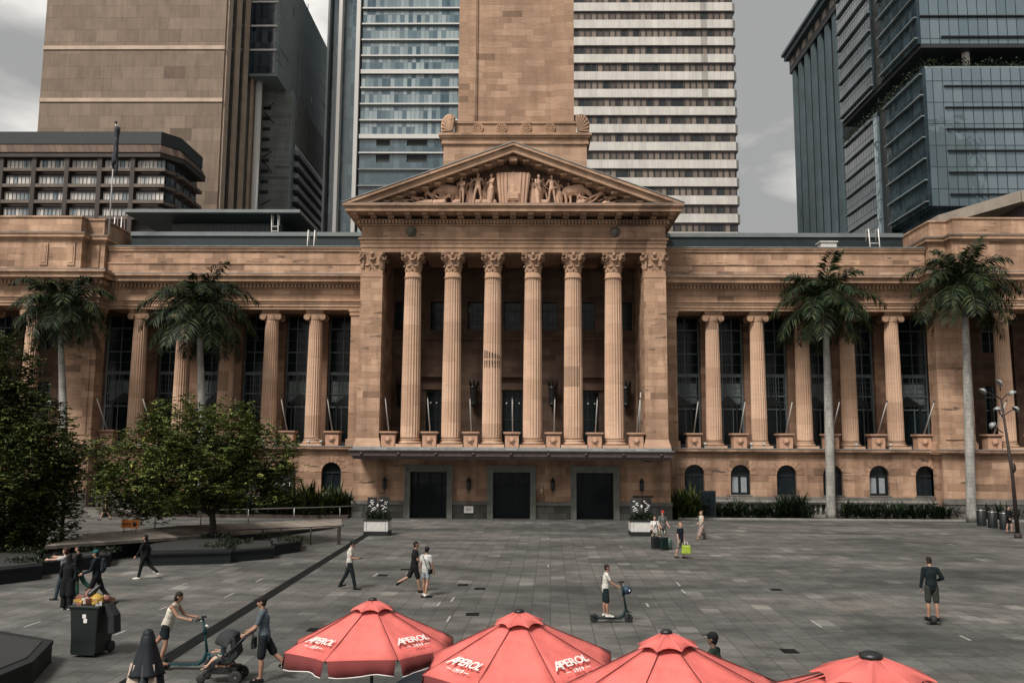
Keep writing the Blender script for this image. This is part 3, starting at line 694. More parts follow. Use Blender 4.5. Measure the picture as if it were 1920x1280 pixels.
# ---- wings
def wing(s):
    def bx(mb, x0, x1, *a, m=0): a0, a1 = sorted((s*x0, s*x1)); mb.box(a0, a1, *a, m)
    XE = 52.0; XV = 32.9       # pavilion starts at 32 m
    # ground floor wall with arched openings
    mb = nb(); ax = [14.3+3.6*i for i in range(6)]; r = .78; zs = 3.3; zb = 1.72
    def archwall(mb, cells, y0, y1, z0, z1):
        for cx, hw in cells:       # cx centre of arch or None
            pass
    x = 11.96; edges = []
    for a in ax:
        bx(mb, x, a-r, Yw, Yw+.7, 0, 4.98); bx(mb, a-r, a+r, Yw, Yw+.7, 0, zb)
        n_ = 10; arc = [(a-r*math.cos(math.pi*i/n_), zs+r*math.sin(math.pi*i/n_)) for i in range(n_+1)]
        for (xa, za), (xb, zb_) in zip(arc, arc[1:]): mb.ext_y([(s*xa, za), (s*xb, zb_), (s*xb, 4.98), (s*xa, 4.98)], Yw, Yw+.7)
        x = a+r
    bx(mb, x, XV, Yw, Yw+.7, 0, 4.98)
    bx(mb, XV, 40.2, Yv, Yv+2.2, 0, 4.98)
    for a in (41.3, 44.9, 48.5):
        bx(mb, a-1.1 if a > 42 else 40.2, a-r, Yv, Yv+.7, 0, 4.98) if False else None
    bx(mb, 40.2, 40.6, Yv, Yv+.7, 0, 4.98); x = 40.6
    for a in (41.4, 45.0, 48.6):
        bx(mb, x, a-r, Yv, Yv+.7, 0, 4.98); bx(mb, a-r, a+r, Yv, Yv+.7, 0, zb)
        arc = [(a-r*math.cos(math.pi*i/10), zs+r*math.sin(math.pi*i/10)) for i in range(11)]
        for (xa, za), (xb, zb_) in zip(arc, arc[1:]): mb.ext_y([(s*xa, za), (s*xb, zb_), (s*xb, 4.98), (s*xa, 4.98)], Yv, Yv+.7)
        x = a+r
    bx(mb, x, XE, Yv, Yv+.7, 0, 4.98)
    H('ground_floor_wall', mb, 'stone_low')
    # voussoirs + windows
    for a, yy in [(a, Yw) for a in ax]+[(a, Yv) for a in (41.4, 45.0, 48.6)]:
        mb = nb(); arc = [(a-r*math.cos(math.pi*i/12), zs+r*math.sin(math.pi*i/12)) for i in range(13)]
        mb.ext_y([(s*q[0], q[1]) for q in arc]+[(s*(a+r), zb), (s*(a-r), zb)], yy+.42, yy+.46); wn = H('arched_window', mb, 'arch_glass')
        mb = nb(); r2 = r-.09
        for (xa, za), (xb, zc) in zip(arc, arc[1:]):
            k = r2/r; mb.ext_y([(s*xa, za), (s*xb, zc), (s*(a+(xb-a)*k), zs+(zc-zs)*k), (s*(a+(xa-a)*k), zs+(za-zs)*k)], yy+.33, yy+.42)
        bx(mb, a-r, a-r+.09, yy+.33, yy+.42, zb, zs); bx(mb, a+r-.09, a+r, yy+.33, yy+.42, zb, zs); bx(mb, a-r+.09, a+r-.09, yy+.33, yy+.42, zb, zb+.12); bx(mb, a-r+.09, a+r-.09, yy+.33, yy+.41, zs-.1, zs)
        bx(mb, a-.035, a+.035, yy+.34, yy+.41, zb+.12, zs-.1)
        mb.build('window_frame', 'bronze', wn)
        if abs(a-17.9) < .1 or abs(a-28.7) < .1 and s > 0:
            mb = nb(); bx(mb, a-.6, a-.12, yy+.405, yy+.415, zb+.2, zs-.15); bx(mb, a+.1, a+.55, yy+.405, yy+.415, zb+.2, zs-.15); mb.build('window_curtain', M['curtain'], wn)
        mb = nb()
        for i in range(9):
            a0, a1 = math.pi*(i+.06)/9, math.pi*(i+.94)/9; R2 = r+(.62 if i % 2 == 0 else .5)
            mb.ext_y([(s*(a-r*math.cos(a0)), zs+r*math.sin(a0)), (s*(a-r*math.cos(a1)), zs+r*math.sin(a1)), (s*(a-R2*math.cos(a1)), zs+R2*math.sin(a1)), (s*(a-R2*math.cos(a0)), zs+R2*math.sin(a0))], yy-.03, yy)
        mb.build('arch_stones', 'stone_low', wn)
        mb = nb(); bx(mb, a-r-.1, a+r+.1, yy-.1, yy+.33, zb-.06, zb+.02); mb.build('window_sill', 'granite', wn)
    # plinth band
    mb = nb(); bx(mb, 11.97, XV-.1, Yw-.14, Yw-.002, 0, 1.2); bx(mb, 11.97, XV-.1, Yw-.2, Yw-.003, 1.2, 1.62)
    bx(mb, XV-.1, XE, Yv-.14, Yv-.002, 0, 1.2); bx(mb, XV-.1, XE, Yv-.2, Yv-.003, 1.2, 1.62); H('plinth', mb, 'granite', bevel=.01)
    # balcony ledge
    mb = nb(); bx(mb, 12.06, XV-.3, Yw-.25, 76, 4.98, 5.1); bx(mb, 12.06, XV-.32, Yw-.42, 76, 5.1, 5.3); bx(mb, XV-.3, XE, Yv-.25, 76, 4.98, 5.1); bx(mb, XV-.32, XE, Yv-.42, 76, 5.1, 5.3)
    H('balcony_ledge', mb, 'stone_low', bevel=.01)
    mb = nb(); bx(mb, 12.06, XV-.3, Yw-.46, Yw+.3, 5.3, 5.36); bx(mb, XV-.3, XE, Yv-.46, Yv+.3, 5.3, 5.36); H('ledge_capping', mb, 'lead')
    # entablature
    def ent(x0, x1, yf, yb, dx=0):
        mb = nb()
        bx(mb, x0, x1, yf+.02, yb, 16.27, 16.5); bx(mb, x0-dx*.05, x1, yf-.05, yb, 16.5, 16.74); bx(mb, x0-dx*.1, x1, yf-.11, yb, 16.74, 16.92); bx(mb, x0-dx*.2, x1, yf-.2, yb, 16.92, 17.05); H('architrave', mb, 'trim', bevel=.01)
        mb = nb(); bx(mb, x0, x1, yf, yb, 17.05, 17.92); H('frieze', mb, 'stone')
        mb = nb(); bx(mb, x0-dx*.12, x1, yf-.12, yb, 17.92, 18.0); bx(mb, x0-dx*.1, x1, yf-.1, yb, 18.0, 18.3); bx(mb, x0-dx*.16, x1, yf-.38, yb, 18.3, 18.42)
        k = int((x1-x0)/.3)
        for i in range(k): x = x0+(x1-x0)*(i+.5)/k; bx(mb, x-.09, x+.09, yf-.32, yf-.1, 18.02, 18.29)
        if dx:
            for i in range(5): y = yf-.2+.3*i; bx(mb, x0-.32, x0-.1, y-.09, y+.09, 18.02, 18.29)
        H('dentil_course', mb, 'trim')
        mb = nb(); bx(mb, x0-dx*.7, x1, yf-.85, yb, 18.42, 18.74); bx(mb, x0-dx*.8, x1, yf-.93, yb, 18.74, 18.82); bx(mb, x0-dx*.88, x1, yf-1.05, yb, 18.82, 19.0); H('cornice', mb, 'trim', bevel=.012)
        mb = nb(); bx(mb, x0-dx*.9, x1, yf-1.07, yf+.1, 19.0, 19.05); H('cornice_lead', mb, 'lead')
    ent(11.98, XV, Yw, Yw+2.4); ent(XV, XE, Yv, Yv+2.4, 1)
    # parapet
    mb = nb(); bx(mb, 11.9, 33.2, Yw+.1, Yw+.9, 19.0, 20.05); bx(mb, 11.9, 33.2, Yw+.2, Yw+.9, 20.05, 21.3); H('parapet', mb, 'stone')
    mb = nb(); bx(mb, 11.9, 33.2, Yw+.03, Yw+.95, 20.0, 20.1); bx(mb, 11.9, 33.2, Yw+.08, Yw+.95, 21.1, 21.3); bx(mb, 11.9, 33.2, Yw, Yw+1.0, 21.3, 21.45); H('parapet_coping', mb, 'trim', bevel=.01)
    mb = nb(); bx(mb, 11.9, 33.1, Yw-.06, Yw+1.05, 21.45, 21.52); H('coping_lead', mb, 'lead')
    # attic over the pavilion
    mb = nb(); XA = 33.3
    bx(mb, XA+1.4, XE, Yv+.3, 80, 19.0, 21.7); bx(mb, XA, XA+1.4, Yv+1.3, 80, 19.0, 21.7); H('pavilion_attic', mb, 'stone')
    mb = nb()
    for x in (XA+2.2, XA+4.4): bx(mb, x-.32, x+.32, Yv+.2, Yv+.3, 19.6, 21.4); bx(mb, x-.2, x+.2, Yv+.16, Yv+.2, 19.8, 21.2)
    bx(mb, XA+.4, XA+1.0, Yv+1.2, Yv+1.3, 19.6, 21.4); H('attic_panel', mb, 'trim')
    mb = nb()
    for d_, a, b in ((.1, 21.7, 21.85), (.3, 21.85, 22.1), (.36, 22.1, 22.2)): bx(mb, XA+1.4-d_, XE, Yv+.3-d_, 80, a, b); bx(mb, XA-d_, XA+1.4-d_-.001, Yv+1.3-d_, 80, a, b)
    H('attic_cornice', mb, 'trim', bevel=.01)
    mb = nb(); bx(mb, XA+1.4-.38, XE, Yv-.1, 80, 22.2, 22.24); bx(mb, XA-.38, XA+1.0, Yv+.9, 80, 22.2, 22.24); H('cornice_lead', mb, 'lead')
    mb = nb(); bx(mb, XA+1.7, XE, Yv+.6, 80, 22.24, 23.6); bx(mb, XA+.3, XA+1.69, Yv+1.6, 80, 22.24, 23.6); bx(mb, XA+1.6, XE, Yv+.5, 80, 23.6, 23.72); bx(mb, XA+.2, XA+1.59, Yv+1.5, 80, 23.6, 23.72); H('pavilion_parapet', mb, 'stone')
    # return pier next to portico; pavilion piers
    mb = nb(); bx(mb, 11.98, 13.1, Yw+.1, Yw+2.2, 5.3, 16.27); H('return_pier', mb, 'stone')
    mb = nb(); bx(mb, 11.98, 13.25, Yw-.02, Yw+2.3, 5.3, 5.9); bx(mb, 11.98, 13.2, Yw+.02, Yw+2.3, 15.8, 16.1); bx(mb, 11.98, 13.28, Yw-.03, Yw+2.3, 16.1, 16.26); H('pier_moulding', mb, 'trim', bevel=.02)
    mb = nb(); bx(mb, XV, XV+2.7, Yv+.1, Yv+1.5, 5.3, 16.27)
    bx(mb, XV+.4, XV+2.3, Yv+.03, Yv+.1, 6.1, 12.9)
    H('pavilion_pier', mb, 'stone')
    mb = nb(); bx(mb, XV-.12, XV+2.82, Yv-.02, Yv+1.6, 5.3, 5.8); bx(mb, XV-.06, XV+2.76, Yv+.04, Yv+1.6, 5.8, 5.95); bx(mb, XV-.06, XV+2.76, Yv+.04, Yv+1.6, 15.85, 16.1); bx(mb, XV-.14, XV+2.84, Yv-.04, Yv+1.6, 16.1, 16.26); H('pier_moulding', mb, 'trim', bevel=.02)
    # rear: piers and tall windows, ceiling, back wall
    YR = 73.6
    mb = nb(); bx(mb, 12, XV, Yw+2.4, YR+1.2, 16.2, 17.0); bx(mb, XV, XE, Yv+2.41, YR+1.2, 16.2, 17.0); H('loggia_ceiling', mb, 'inner_shaded')
    cols = [16.1+3.6*i for i in range(5)]
    pc = cols+[38.4, 42.0, 45.6, 49.2]
    ex = [12.0]+[c for c in cols]+[XV]
    for c in pc:
        mb = nb(); bx(mb, c-.5, c+.5, YR-.4, YR+.5, 5.3, 16.2); pr = H('rear_pier', mb, 'inner_shaded' if c > XV else 'stone_in_shaded')
        mb = nb(); bx(mb, c-.58, c+.58, YR-.48, YR+.5, 5.3, 5.75); bx(mb, c-.58, c+.58, YR-.48, YR+.5, 15.7, 16.19); [q.build('pier_moulding', 'inner_shaded', pr) for q in mb.split()]
    gaps = []; bnd = [12.0]+[q for c in cols for q in (c-.5, c+.5)]+[XV]
    for i in range(0, len(bnd), 2): gaps.append((bnd[i], bnd[i+1]))
    gaps[-1] = (gaps[-1][0], XV+1.6); gaps += [(XV+2.7, 37.9), (39.06, 41.34), (42.66, 44.94), (46.26, 48.54)]
    for gi, (a, b) in enumerate(gaps):
        if a > XV:    # pavilion: solid bay with a window low and panel above
            mb = nb(); bx(mb, a, b, YR, YR+.4, 10.6, 13.4); H('bay_panel', mb, 'inner_shaded')
        mb = nb(); bx(mb, a, b, YR+.2, YR+.25, 5.3, 16.2); wn = H('tall_window', mb, 'darkglass')
        mb = nb(); m_ = (a+b)/2
        for q in (a+.07, b-.07): bx(mb, q-.07, q+.07, YR+.1, YR+.2, 5.3, 16.2)
        for z, t in ((5.5, .2), (8.6, .06), (9.7, .06), (11.4, .14), (13.2, .05), (15.2, .05)): bx(mb, a, b, YR+.09, YR+.2, z-t, z+t)
        for q in (a+(b-a)*.34, a+(b-a)*.66): bx(mb, q-.04, q+.04, YR+.11, YR+.2, 5.3, 16.2)
        for k in range(6):
            q = a+(b-a)*(k+.5)/6; bx(mb, q-.018, q+.018, YR+.10, YR+.2, 8.66, 11.3)
        for z in (9.2, 9.95, 10.4, 10.85, 12.3, 14.2): bx(mb, a, b, YR+.14, YR+.2, z-.012, z+.012)
        mb.build('window_frame', 'bronze_l', wn)
        mb = nb(); hw = (b-a)*.3; mb.ext_y([(s*(m_-hw), 9.0), (s*(m_+hw), 9.0), (s*m_, 9.75)], YR+.02, YR+.1); bx(mb, m_-hw-.1, m_+hw+.1, YR, YR+.1, 8.85, 9.0)
        bx(mb, m_-hw, m_-hw+.16, YR+.02, YR+.1, 5.5, 8.85); bx(mb, m_+hw-.16, m_+hw, YR+.02, YR+.1, 5.5, 8.85); mb.build('window_pediment', 'bronze', wn)
        if gi in (0, 1, 3, 5, 6):
            mb = nb(); bx(mb, a+.25, b-.25, YR+.17, YR+.195, 9.05, 10.75); mb.build('window_blind', M['blind'], wn)
    mb = nb(); bx(mb, 11.9, XE, YR+.6, YR+1.0, 5.3, 16.2); H('rear_wall', mb, 'inner_shaded')
    # scroll-capped columns
    for c in pc:
        o = ion if not ion.get('used') else copy_tree(ion)
        o.location = (s*c, (Ywc if c < XV else Yv+.8)-Yp, 0)
        ion['used'] = 1
def ionic_column():
    s_ = column_mesh(TZ+.62, 15.5, .63, .525, 20, (0, 0, 0)).build('column', 'column')
    base_mesh(.63, TZ+.06, .56).build('column_base', 'column', s_)
    mb = MB(); mb.lathe([(.53, 15.46), (.56, 15.5), (.56, 15.56), (.53, 15.6), (.64, 15.8), (.6, 15.86)], 0, 0, 24)
    for sy in (-1, 1):
        for sx in (-1, 1): volute(mb, (sx*.62, sy*.5, 15.72), .3, .16, (1, 0, 0) if True else 0, sx, 24, 2.0)
        mb.ext_y([(-.62, 15.8), (.62, 15.8), (.62, 16.02), (-.62, 16.02)], sy*.5-.08, sy*.5+.08)
    for sx in (-1, 1): mb.tube([(sx*.62, -.45, 15.72), (sx*.62, 0, 15.72), (sx*.62, .45, 15.72)], [.25, .16, .25], 12)
    mb.box(-.66, .66, -.6, .6, 16.03, 16.1); mb.box(-.72, .72, -.66, .66, 16.1, 16.26)
    mb.build('capital', 'trim', s_); return s_
M['bronze_l'] = simple('aged_window_bars', (.085, .105, .108), .5, .2, .3, 4)
M['curtain'] = simple('white_curtain', (.20, .22, .23), .8, 0, .2, 8)
M['blind'] = simple('net_blind', (.10, .125, .125), .8, 0, .3, 3)
M['stone_in_shaded'] = stone('shaded_loggia_sandstone', (.20, .12, .08), (.155, .092, .06), (.235, .145, .1), darkamt=.5)  # sandstone darkened, loggia shade painted into the colour
ion = ionic_column(); ion.parent = hall
wing(1); wing(-1)
del ion['used']
for o in list(C.objects):
    if 'used' in o: del o['used']
# main roof set back behind the parapets
for s in (-1, 1):
    mb = nb(); a, b = sorted((s*12.5, s*33.0)); mb.box(a, b, 73.6, 90, 19, 23.2); r_ = H('wing_roof', mb, 'metalroof')
    mb = nb(); mb.box(a, b, 73.45, 90, 23.2, 23.55); mb.build('roof_edge', 'roofedge', r_)
mb = nb(); mb.box(-33, -22.3, 82.0, 92, 23.5, 26.55); r_ = H('plant_room', mb, 'metalroof')
mb = nb(); mb.box(-36, -19.9, 78.6, 94, 26.56, 26.66); mb.build('roof_slab', 'metalroof', r_)
mb = nb(); mb.box(-36, -19.8, 78.5, 94, 26.66, 26.95); mb.build('roof_edge', 'roofedge', r_)
mb = nb()
for i in range(84): x = -32.9+.125*i; mb.box(x, x+.05, 81.9, 81.99, 23.6, 26.4)
mb.build('louvre_panel', 'roofedge', r_)
mb = nb(); mb.box(25.6, 26.9, 72.2, 73.2, 21.5, 22.45); mb.box(25.5, 27.0, 72.1, 73.3, 22.45, 22.55); H('roof_hatch', mb, 'offwhite')
# security cameras / small floodlights along the ledges
rr = random.Random(5)
for s in (-1, 1):
    for i in range(6):
        for q in (0, 1):
            if rr.random() < .3: continue
            x = s*(15.3+3.6*i+q*.95-.2)
            if abs(x) > 32.4: continue
            mb = nb(); mb.box(x-.03, x+.03, Yw-.4, Yw-.3, 5.36, 5.62); mb.ell((x, Yw-.42, 5.68), (.11, .15, .09), 8, 6); mb.box(x-.12, x+.12, Yw-.5, Yw-.35, 5.72, 5.78)
            H('ledge_floodlight', mb, 'offwhite')

# ---- planter boxes and flagpoles between the columns
def planter_proto():
    t = thing('planter_box', '', 'planter')
    mb = MB(); mb.rbox((0, 0, .5), (1.02, .9, 1.0), 0, 0, 1.04); b_ = mb.build('box', 'terracotta', t)
    mb = MB(); mb.box(-.6, .6, -.54, .54, .98, 1.06); mb.box(-.66, .66, -.6, .6, 1.06, 1.16); mb.build('rim', 'terracotta', t, bevel=.01)
    mb = MB(); mb.ell((0, -.5, .55), (.2, .12, .22), 12, 8); mb.ell((0, -.62, .49), (.09, .09, .08), 8, 6)
    for i in range(8): a = math.pi*2*i/8; mb.ell((.2*math.cos(a), -.5, .56+.2*math.sin(a)), (.07, .06, .07), 6, 5)
    mb.build('lion_mask', 'terracotta', t)
    mb = MB(); mb.box(-.55, .55, -.48, .48, .9, 1.0); mb.build('soil', 'soil', t); return t
def pole_proto(ln=3.9):
    t = thing('flagpole', '', 'flagpole'); mb = MB()
    a = R_(40); mb.tube([(0, 0, -.7), (0, -math.sin(a)*ln, -.7+(ln)*math.cos(a))], [.05, .036], 10); mb.build('pole', 'pole', t)
    mb = MB(); mb.ell((0, -math.sin(a)*ln, -.66+ln*math.cos(a)), (.075, .075, .075), 10, 6); mb.build('pole_tip', 'rust', t); return t
pb = planter_proto(); fp = pole_proto(); cnt = 0
WORD = ['first', 'second', 'third', 'fourth', 'fifth', 'sixth', 'seventh']
spots = [(-9.42+3.14*i, Yp+.4, TZ, 0, i) for i in range(7)]
for s in (-1, 1): spots += [(s*(14.3+3.6*i), Yw+.3, TZ+.06, s, i) for i in range(6)]+[(s*36.9, Yv+.3, TZ+.06, s, 6), (s*40.3, Yv+.3, TZ+.06, s, 7)]
for x, y, z, s, i in spots:
    p = pb if cnt == 0 else copy_tree(pb); f = fp if cnt == 0 else copy_tree(fp); cnt += 1
    p.location = (XC+x, y, z); f.location = (XC+x+(0.05 if s == 0 else 0), y+.1, z+1.3)
    if s == 0:
        wh = ('leftmost', 'second from the left', 'third from the left', 'middle', 'third from the right', 'second from the right', 'rightmost')[i]
        tag(p, 'lion-mask planter box on the portico terrace, %s of seven' % wh, group='sandstone planter boxes between the columns')
        tag(f, 'pale flagpole leaning over the canopy, %s of seven in the portico' % wh, group='slanting bare flagpoles')
    else:
        sd_ = 'left' if s < 0 else 'right'
        wh = ('next to the portico' if i == 0 else WORD[i]+' outward from the portico') if i < 7 else 'eighth outward from the portico'
        tag(p, 'lion-mask planter box on the %s wing balcony, %s' % (sd_, wh), group='sandstone planter boxes between the columns')
        tag(f, 'pale flagpole slanting from the %s wing balcony, %s' % (sd_, wh), group='slanting bare flagpoles')
f2 = copy_tree(fp); f2.location = (XC+9.7, Yp+.5, TZ+1.35); f2.rotation_euler = (R_(-14), 0, R_(-3)); tag(f2, 'steeper extra pole standing in the rightmost portico planter box')
# ---- balustrade below the wings
def balustrade(x0, x1, y, z0, label):
    t = thing('balustrade', label, 'balustrade', ((x0+x1)/2, y, z0)); org = ((x0+x1)/2, y, z0)
    mb = MB(org); mb.box(x0, x1, y-.2, y+.2, z0+1.12, z0+1.22); mb.box(x0, x1, y-.26, y+.26, z0+1.22, z0+1.36); mb.build('top_rail', 'offstone', t, bevel=.01)
    mb = MB(org); mb.box(x0, x1, y-.24, y+.24, z0, z0+.3); mb.build('bottom_rail', 'offstone', t, bevel=.01)
    n = int((x1-x0)/.42); k = 0
    pr = MB(org); pr.v = []
    bm_ = MB((0, 0, 0)); bm_.lathe([(.1, .3), (.1, .36), (.06, .4), (.13, .56), (.12, .66), (.055, .92), (.09, 1.0), (.1, 1.12)], 0, 0, 10)
    first_ = None
    for i in range(n):
        x = x0+(i+.5)*(x1-x0)/n
        if i % 9 == 0:
            q = MB(org); q.box(x-.2, x+.2, y-.2, y+.2, z0+.3, z0+1.12); q.build('pedestal', 'offstone', t); continue
        if first_ is None: first_ = bm_.build('baluster', 'offstone', t); b_ = first_
        else: b_ = first_.copy(); C.objects.link(b_); b_.parent = t
        b_.location = (x-org[0], 0, 0)
    return t
M['offstone'] = simple('pale_weathered_stone', (.20, .19, .168), .8, 0, .35, 3, .2)
balustrade(-34.5, -24, 69.2, .1, 'pale stone balustrade glimpsed between the two leafy trees at the left')
balustrade(XC+13.6, 42, 69.55, .0, 'pale stone balustrade behind the strap-leaved plants below the right wing')
# ================================================================ buildings behind the city hall
def bld(name, label, Y, px, w_=0): return None
def near(name, label, org): return thing(name, label, 'building', org)
# --- tall stone-clad tower at the left
def stone_tower():
    Y = 215; x0 = P(66, 300, Y).x; x1 = P(411, 300, Y).x; zt = 175; d_ = 27
    org = (x0, Y, 0); t = near('office_tower', 'tall brown stone clad office tower with a blank front and finned side wall', org)
    MB(org).box(x0, x1, Y, Y+d_, 0, zt).build('wall', 'clad', t)
    mb = MB(org)
    for z in (P(230, 90, Y).z, P(230, 188, Y).z): mb.box(x0-.1, x1+.1, Y-.25, Y-.003, z-.5, z+.5)
    for q in mb.split(): q.build('string_course', 'clad_l', t)
    z0 = 30
    for i in range(4):      # deep vertical fins on the side wall
        y = Y+.6+7.0*i; mb = MB(org); mb.box(x1+.01, x1+.5, y, y+3.0, 0, zt); mb.build('side_fin', 'clad_l', t)
        mb = MB(org); mb.box(x1+.01, x1+.06, y+3.01, y+6.99, 0, zt); w_ = mb.build('side_window_strip', 'glass_brown', t)
        mb = MB(org)
# --- low brown office with strip windows
def brown_office():
    Y = 182; xr = P(324, 300, Y).x; xl = P(-160, 300, Y).x; D = 17
    zt = P(200, 247, Y).z; org = (xr, Y, 0)
    t = near('office_building', 'dark brown low office block with rows of strip windows and chamfered corner', org)
    xs_ = P(300, 300, Y).x; y2 = Y+4; xc = P(324, 300, Y).x
    # body with chamfered corner
    def fp(e): return [(xl, Y-e), (xs_+e*.4, Y-e), (xc+e, y2-e*.4), (xc+e, Y+D), (xl, Y+D)]
    MB(org).prism(fp(-1.2), 0, zt-.2).build('wall', 'brownconc', t)
    z1 = P(200, 270, Y).z; z2 = P(200, 288, Y).z
    MB(org).prism(fp(.0), z1, zt).build('roof_fascia', 'darkfascia', t)
    mb = MB(org); a = fp(-.2); b = fp(1.0)
    n = 5; mb.add([(p[0], p[1], z1-.01) for p in a]+[(p[0], p[1], z2) for p in b], [tuple(range(n)), tuple(range(2*n-1, n-1, -1))]+[(i, n+i, n+(i+1)%n, (i+1)%n) for i in range(n)])
    mb.build('sloping_eave', 'brownribs', t)
    MB(org).prism(fp(.8), z2-1.0, z2-.02).build('band', 'brownconc', t)
    bays = []
    p = P(305, 380, Y).x; bw = (P(305, 380, Y).x-P(243, 380, Y).x)
    zz = [P(200, y, Y).z for y in (313, 343, 373, 403)]
    for k in range(8):
        a = p-bw*(k)-bw*.86
        for j, z in enumerate(zz):
            mb = MB(org); mb.box(a, a+bw*.84, Y+.6, Y+.7, z, z+P(0, 299, Y).z-P(0, 313, Y).z); w_ = mb.build('window', 'officepane', t)
            h = 1.55; mb = MB(org)
            for i in range(8): x = a+bw*.84*i/7; mb.box(x-.04, x+.04, Y+.5, Y+.6, z, z+h)
            mb.box(a, a+bw*.84, Y+.51, Y+.59, z+h-.1, z+h)
            mb.build('window_bars', 'black', w_)
            mb = MB(org); mb.box(a-.4, a+bw*.84+.4, Y-.35, Y+.6, z-1.0, z-.3); mb.build('sill_hood', 'brownlight', w_)
        mb = MB(org); mb.box(a-bw*.16-.01, a-.2, Y-.4, Y+1.15, 10, z2-1.0); mb.build('pier', 'brownconc', t)
    for j, z in enumerate(zz):       # chamfer and side bays
        c0 = Vector((xs_, Y)); c1 = Vector((xc, y2)); 
        mb = MB(org); mb.prism([(xs_+.7, Y+.0), (xc-.4, y2-.9), (xc-.6, y2-.5), (xs_+.4, Y+.5)], z-1.0, z-.3); mb.build('sill_hood', 'brownlight', t)
        mb = MB(org); mb.prism([(xs_+1.0, Y+1.3), (xc-.9, y2-.7), (xc-1.2, y2), (xs_+.6, Y+1.9)], z, z+1.7); mb.build('window', 'glass_dark', t)
        for q in range(3):
            y = y2+1.2+4.3*q; mb = MB(org); mb.box(xc-1.19, xc-1.1, y, y+3.3, z, z+1.7); mb.build('window', 'glass_dark', t)
            mb = MB(org); mb.box(xc-1.19, xc+.2, y, y+3.3, z-1.0, z-.3); mb.build('sill_hood', 'brownlight', t)
# --- grey tower with white column
def grey_tower():
    Y = 235; x0 = P(440, 100, Y).x; x1 = P(521, 100, Y).x; D = 60; zb = P(500, 143, Y).z
    zt = 5+(P(613, 95, Y+D).z-5); org = (x1, Y, 0)
    t = near('office_tower', 'dark grey tower with overhanging upper block carried on a tall white round column', org)
    MB(org).box(x0, x1, Y, Y+D, zb, zt).build('upper_block', 'greymetal', t)
    mb = MB(org); mb.box(x0, x1-.6, Y-.12, Y-.01, zb+.8, zt); gl = mb.build('glass_front', 'glass_navy', t)
    for y in (-40, 5, 50, 95):
        z = P(500, y, Y).z; mb = MB(org); mb.box(x0, x1-.4, Y-.5, Y-.12, z-.25, z+.25); mb.build('white_fin', 'white', t)
    mb = MB(org)
    for y0, y1, z0, z1 in ((14, 15.5, zb+25, zt-8), (22, 23.5, zb+2, zt-20), (38, 39, zb+8, zt-26)): mb.box(x1, x1+.05, Y+y0, Y+y1, z0, z1)
    for i in range(16): mb.box(x1, x1+.06, Y+30, Y+30.7, zb+3*i, zb+3*i+1.6)
    for q in mb.split()[:3]: q.build('dark_slot', 'black', t)
    ch = mb.split()[3:]; z_ = MB(org)
    for q in ch:
        o = len(z_.v); z_.v += q.v; z_.f += [tuple(i+o for i in f) for f in q.f]; z_.m += q.m; z_.sm += q.sm
    z_.build('slot_row', 'black', t)
    x2 = P(543, 300, Y+10).x
    MB(org).box(x0-6, x2-.0, Y+10, Y+D, 0, zb-.02).build('lower_block', 'greyconc', t)
    mb = MB(org); zz = P(500, 200, Y+10).z
    xa = P(486, 300, Y+10).x
    for i in range(9): z = zz-3.15*i; k = MB(org); k.box(xa+.6, xa+2.9, Y+9.9, Y+9.99, z-1, z); k.build('small_window', 'black', t)
    for i in range(3):
        z = P(500, 205+90*i, Y+10).z; k = MB(org); k.tube([(xa+1, Y+9.9, z), (xa+4.2, Y+8, z+1.0)], .16, 6); k.tube([(xa+1, Y+9.9, z-1), (xa+4.4, Y+8, z-5)], .16, 6); k.build('steel_strut', 'darkfascia', t)
    k = MB(org); k.tube([(P(482, 250, Y+4).x, Y+4, 0), (P(482, 250, Y+4).x, Y+4, zb)], .95, 16); k.build('round_column', 'white', t)
    # louvred side of the lower block
    k = MB(org); k.box(x2, x2+.3, Y+10, Y+13, 0, zb-.02); k.build('side_edge', 'greymetal', t)
    for i in range(15):
        z = 42+3.5*i; k = MB(org); k.box(x2, x2+1.5, Y+14, Y+D, z, z+1.5); k.build('side_ledge', 'greyfin', t)
        k = MB(org); k.box(x2, x2+.2, Y+14, Y+D, z+1.5, z+3.49); k.build('side_window_strip', 'glass_dark', t)
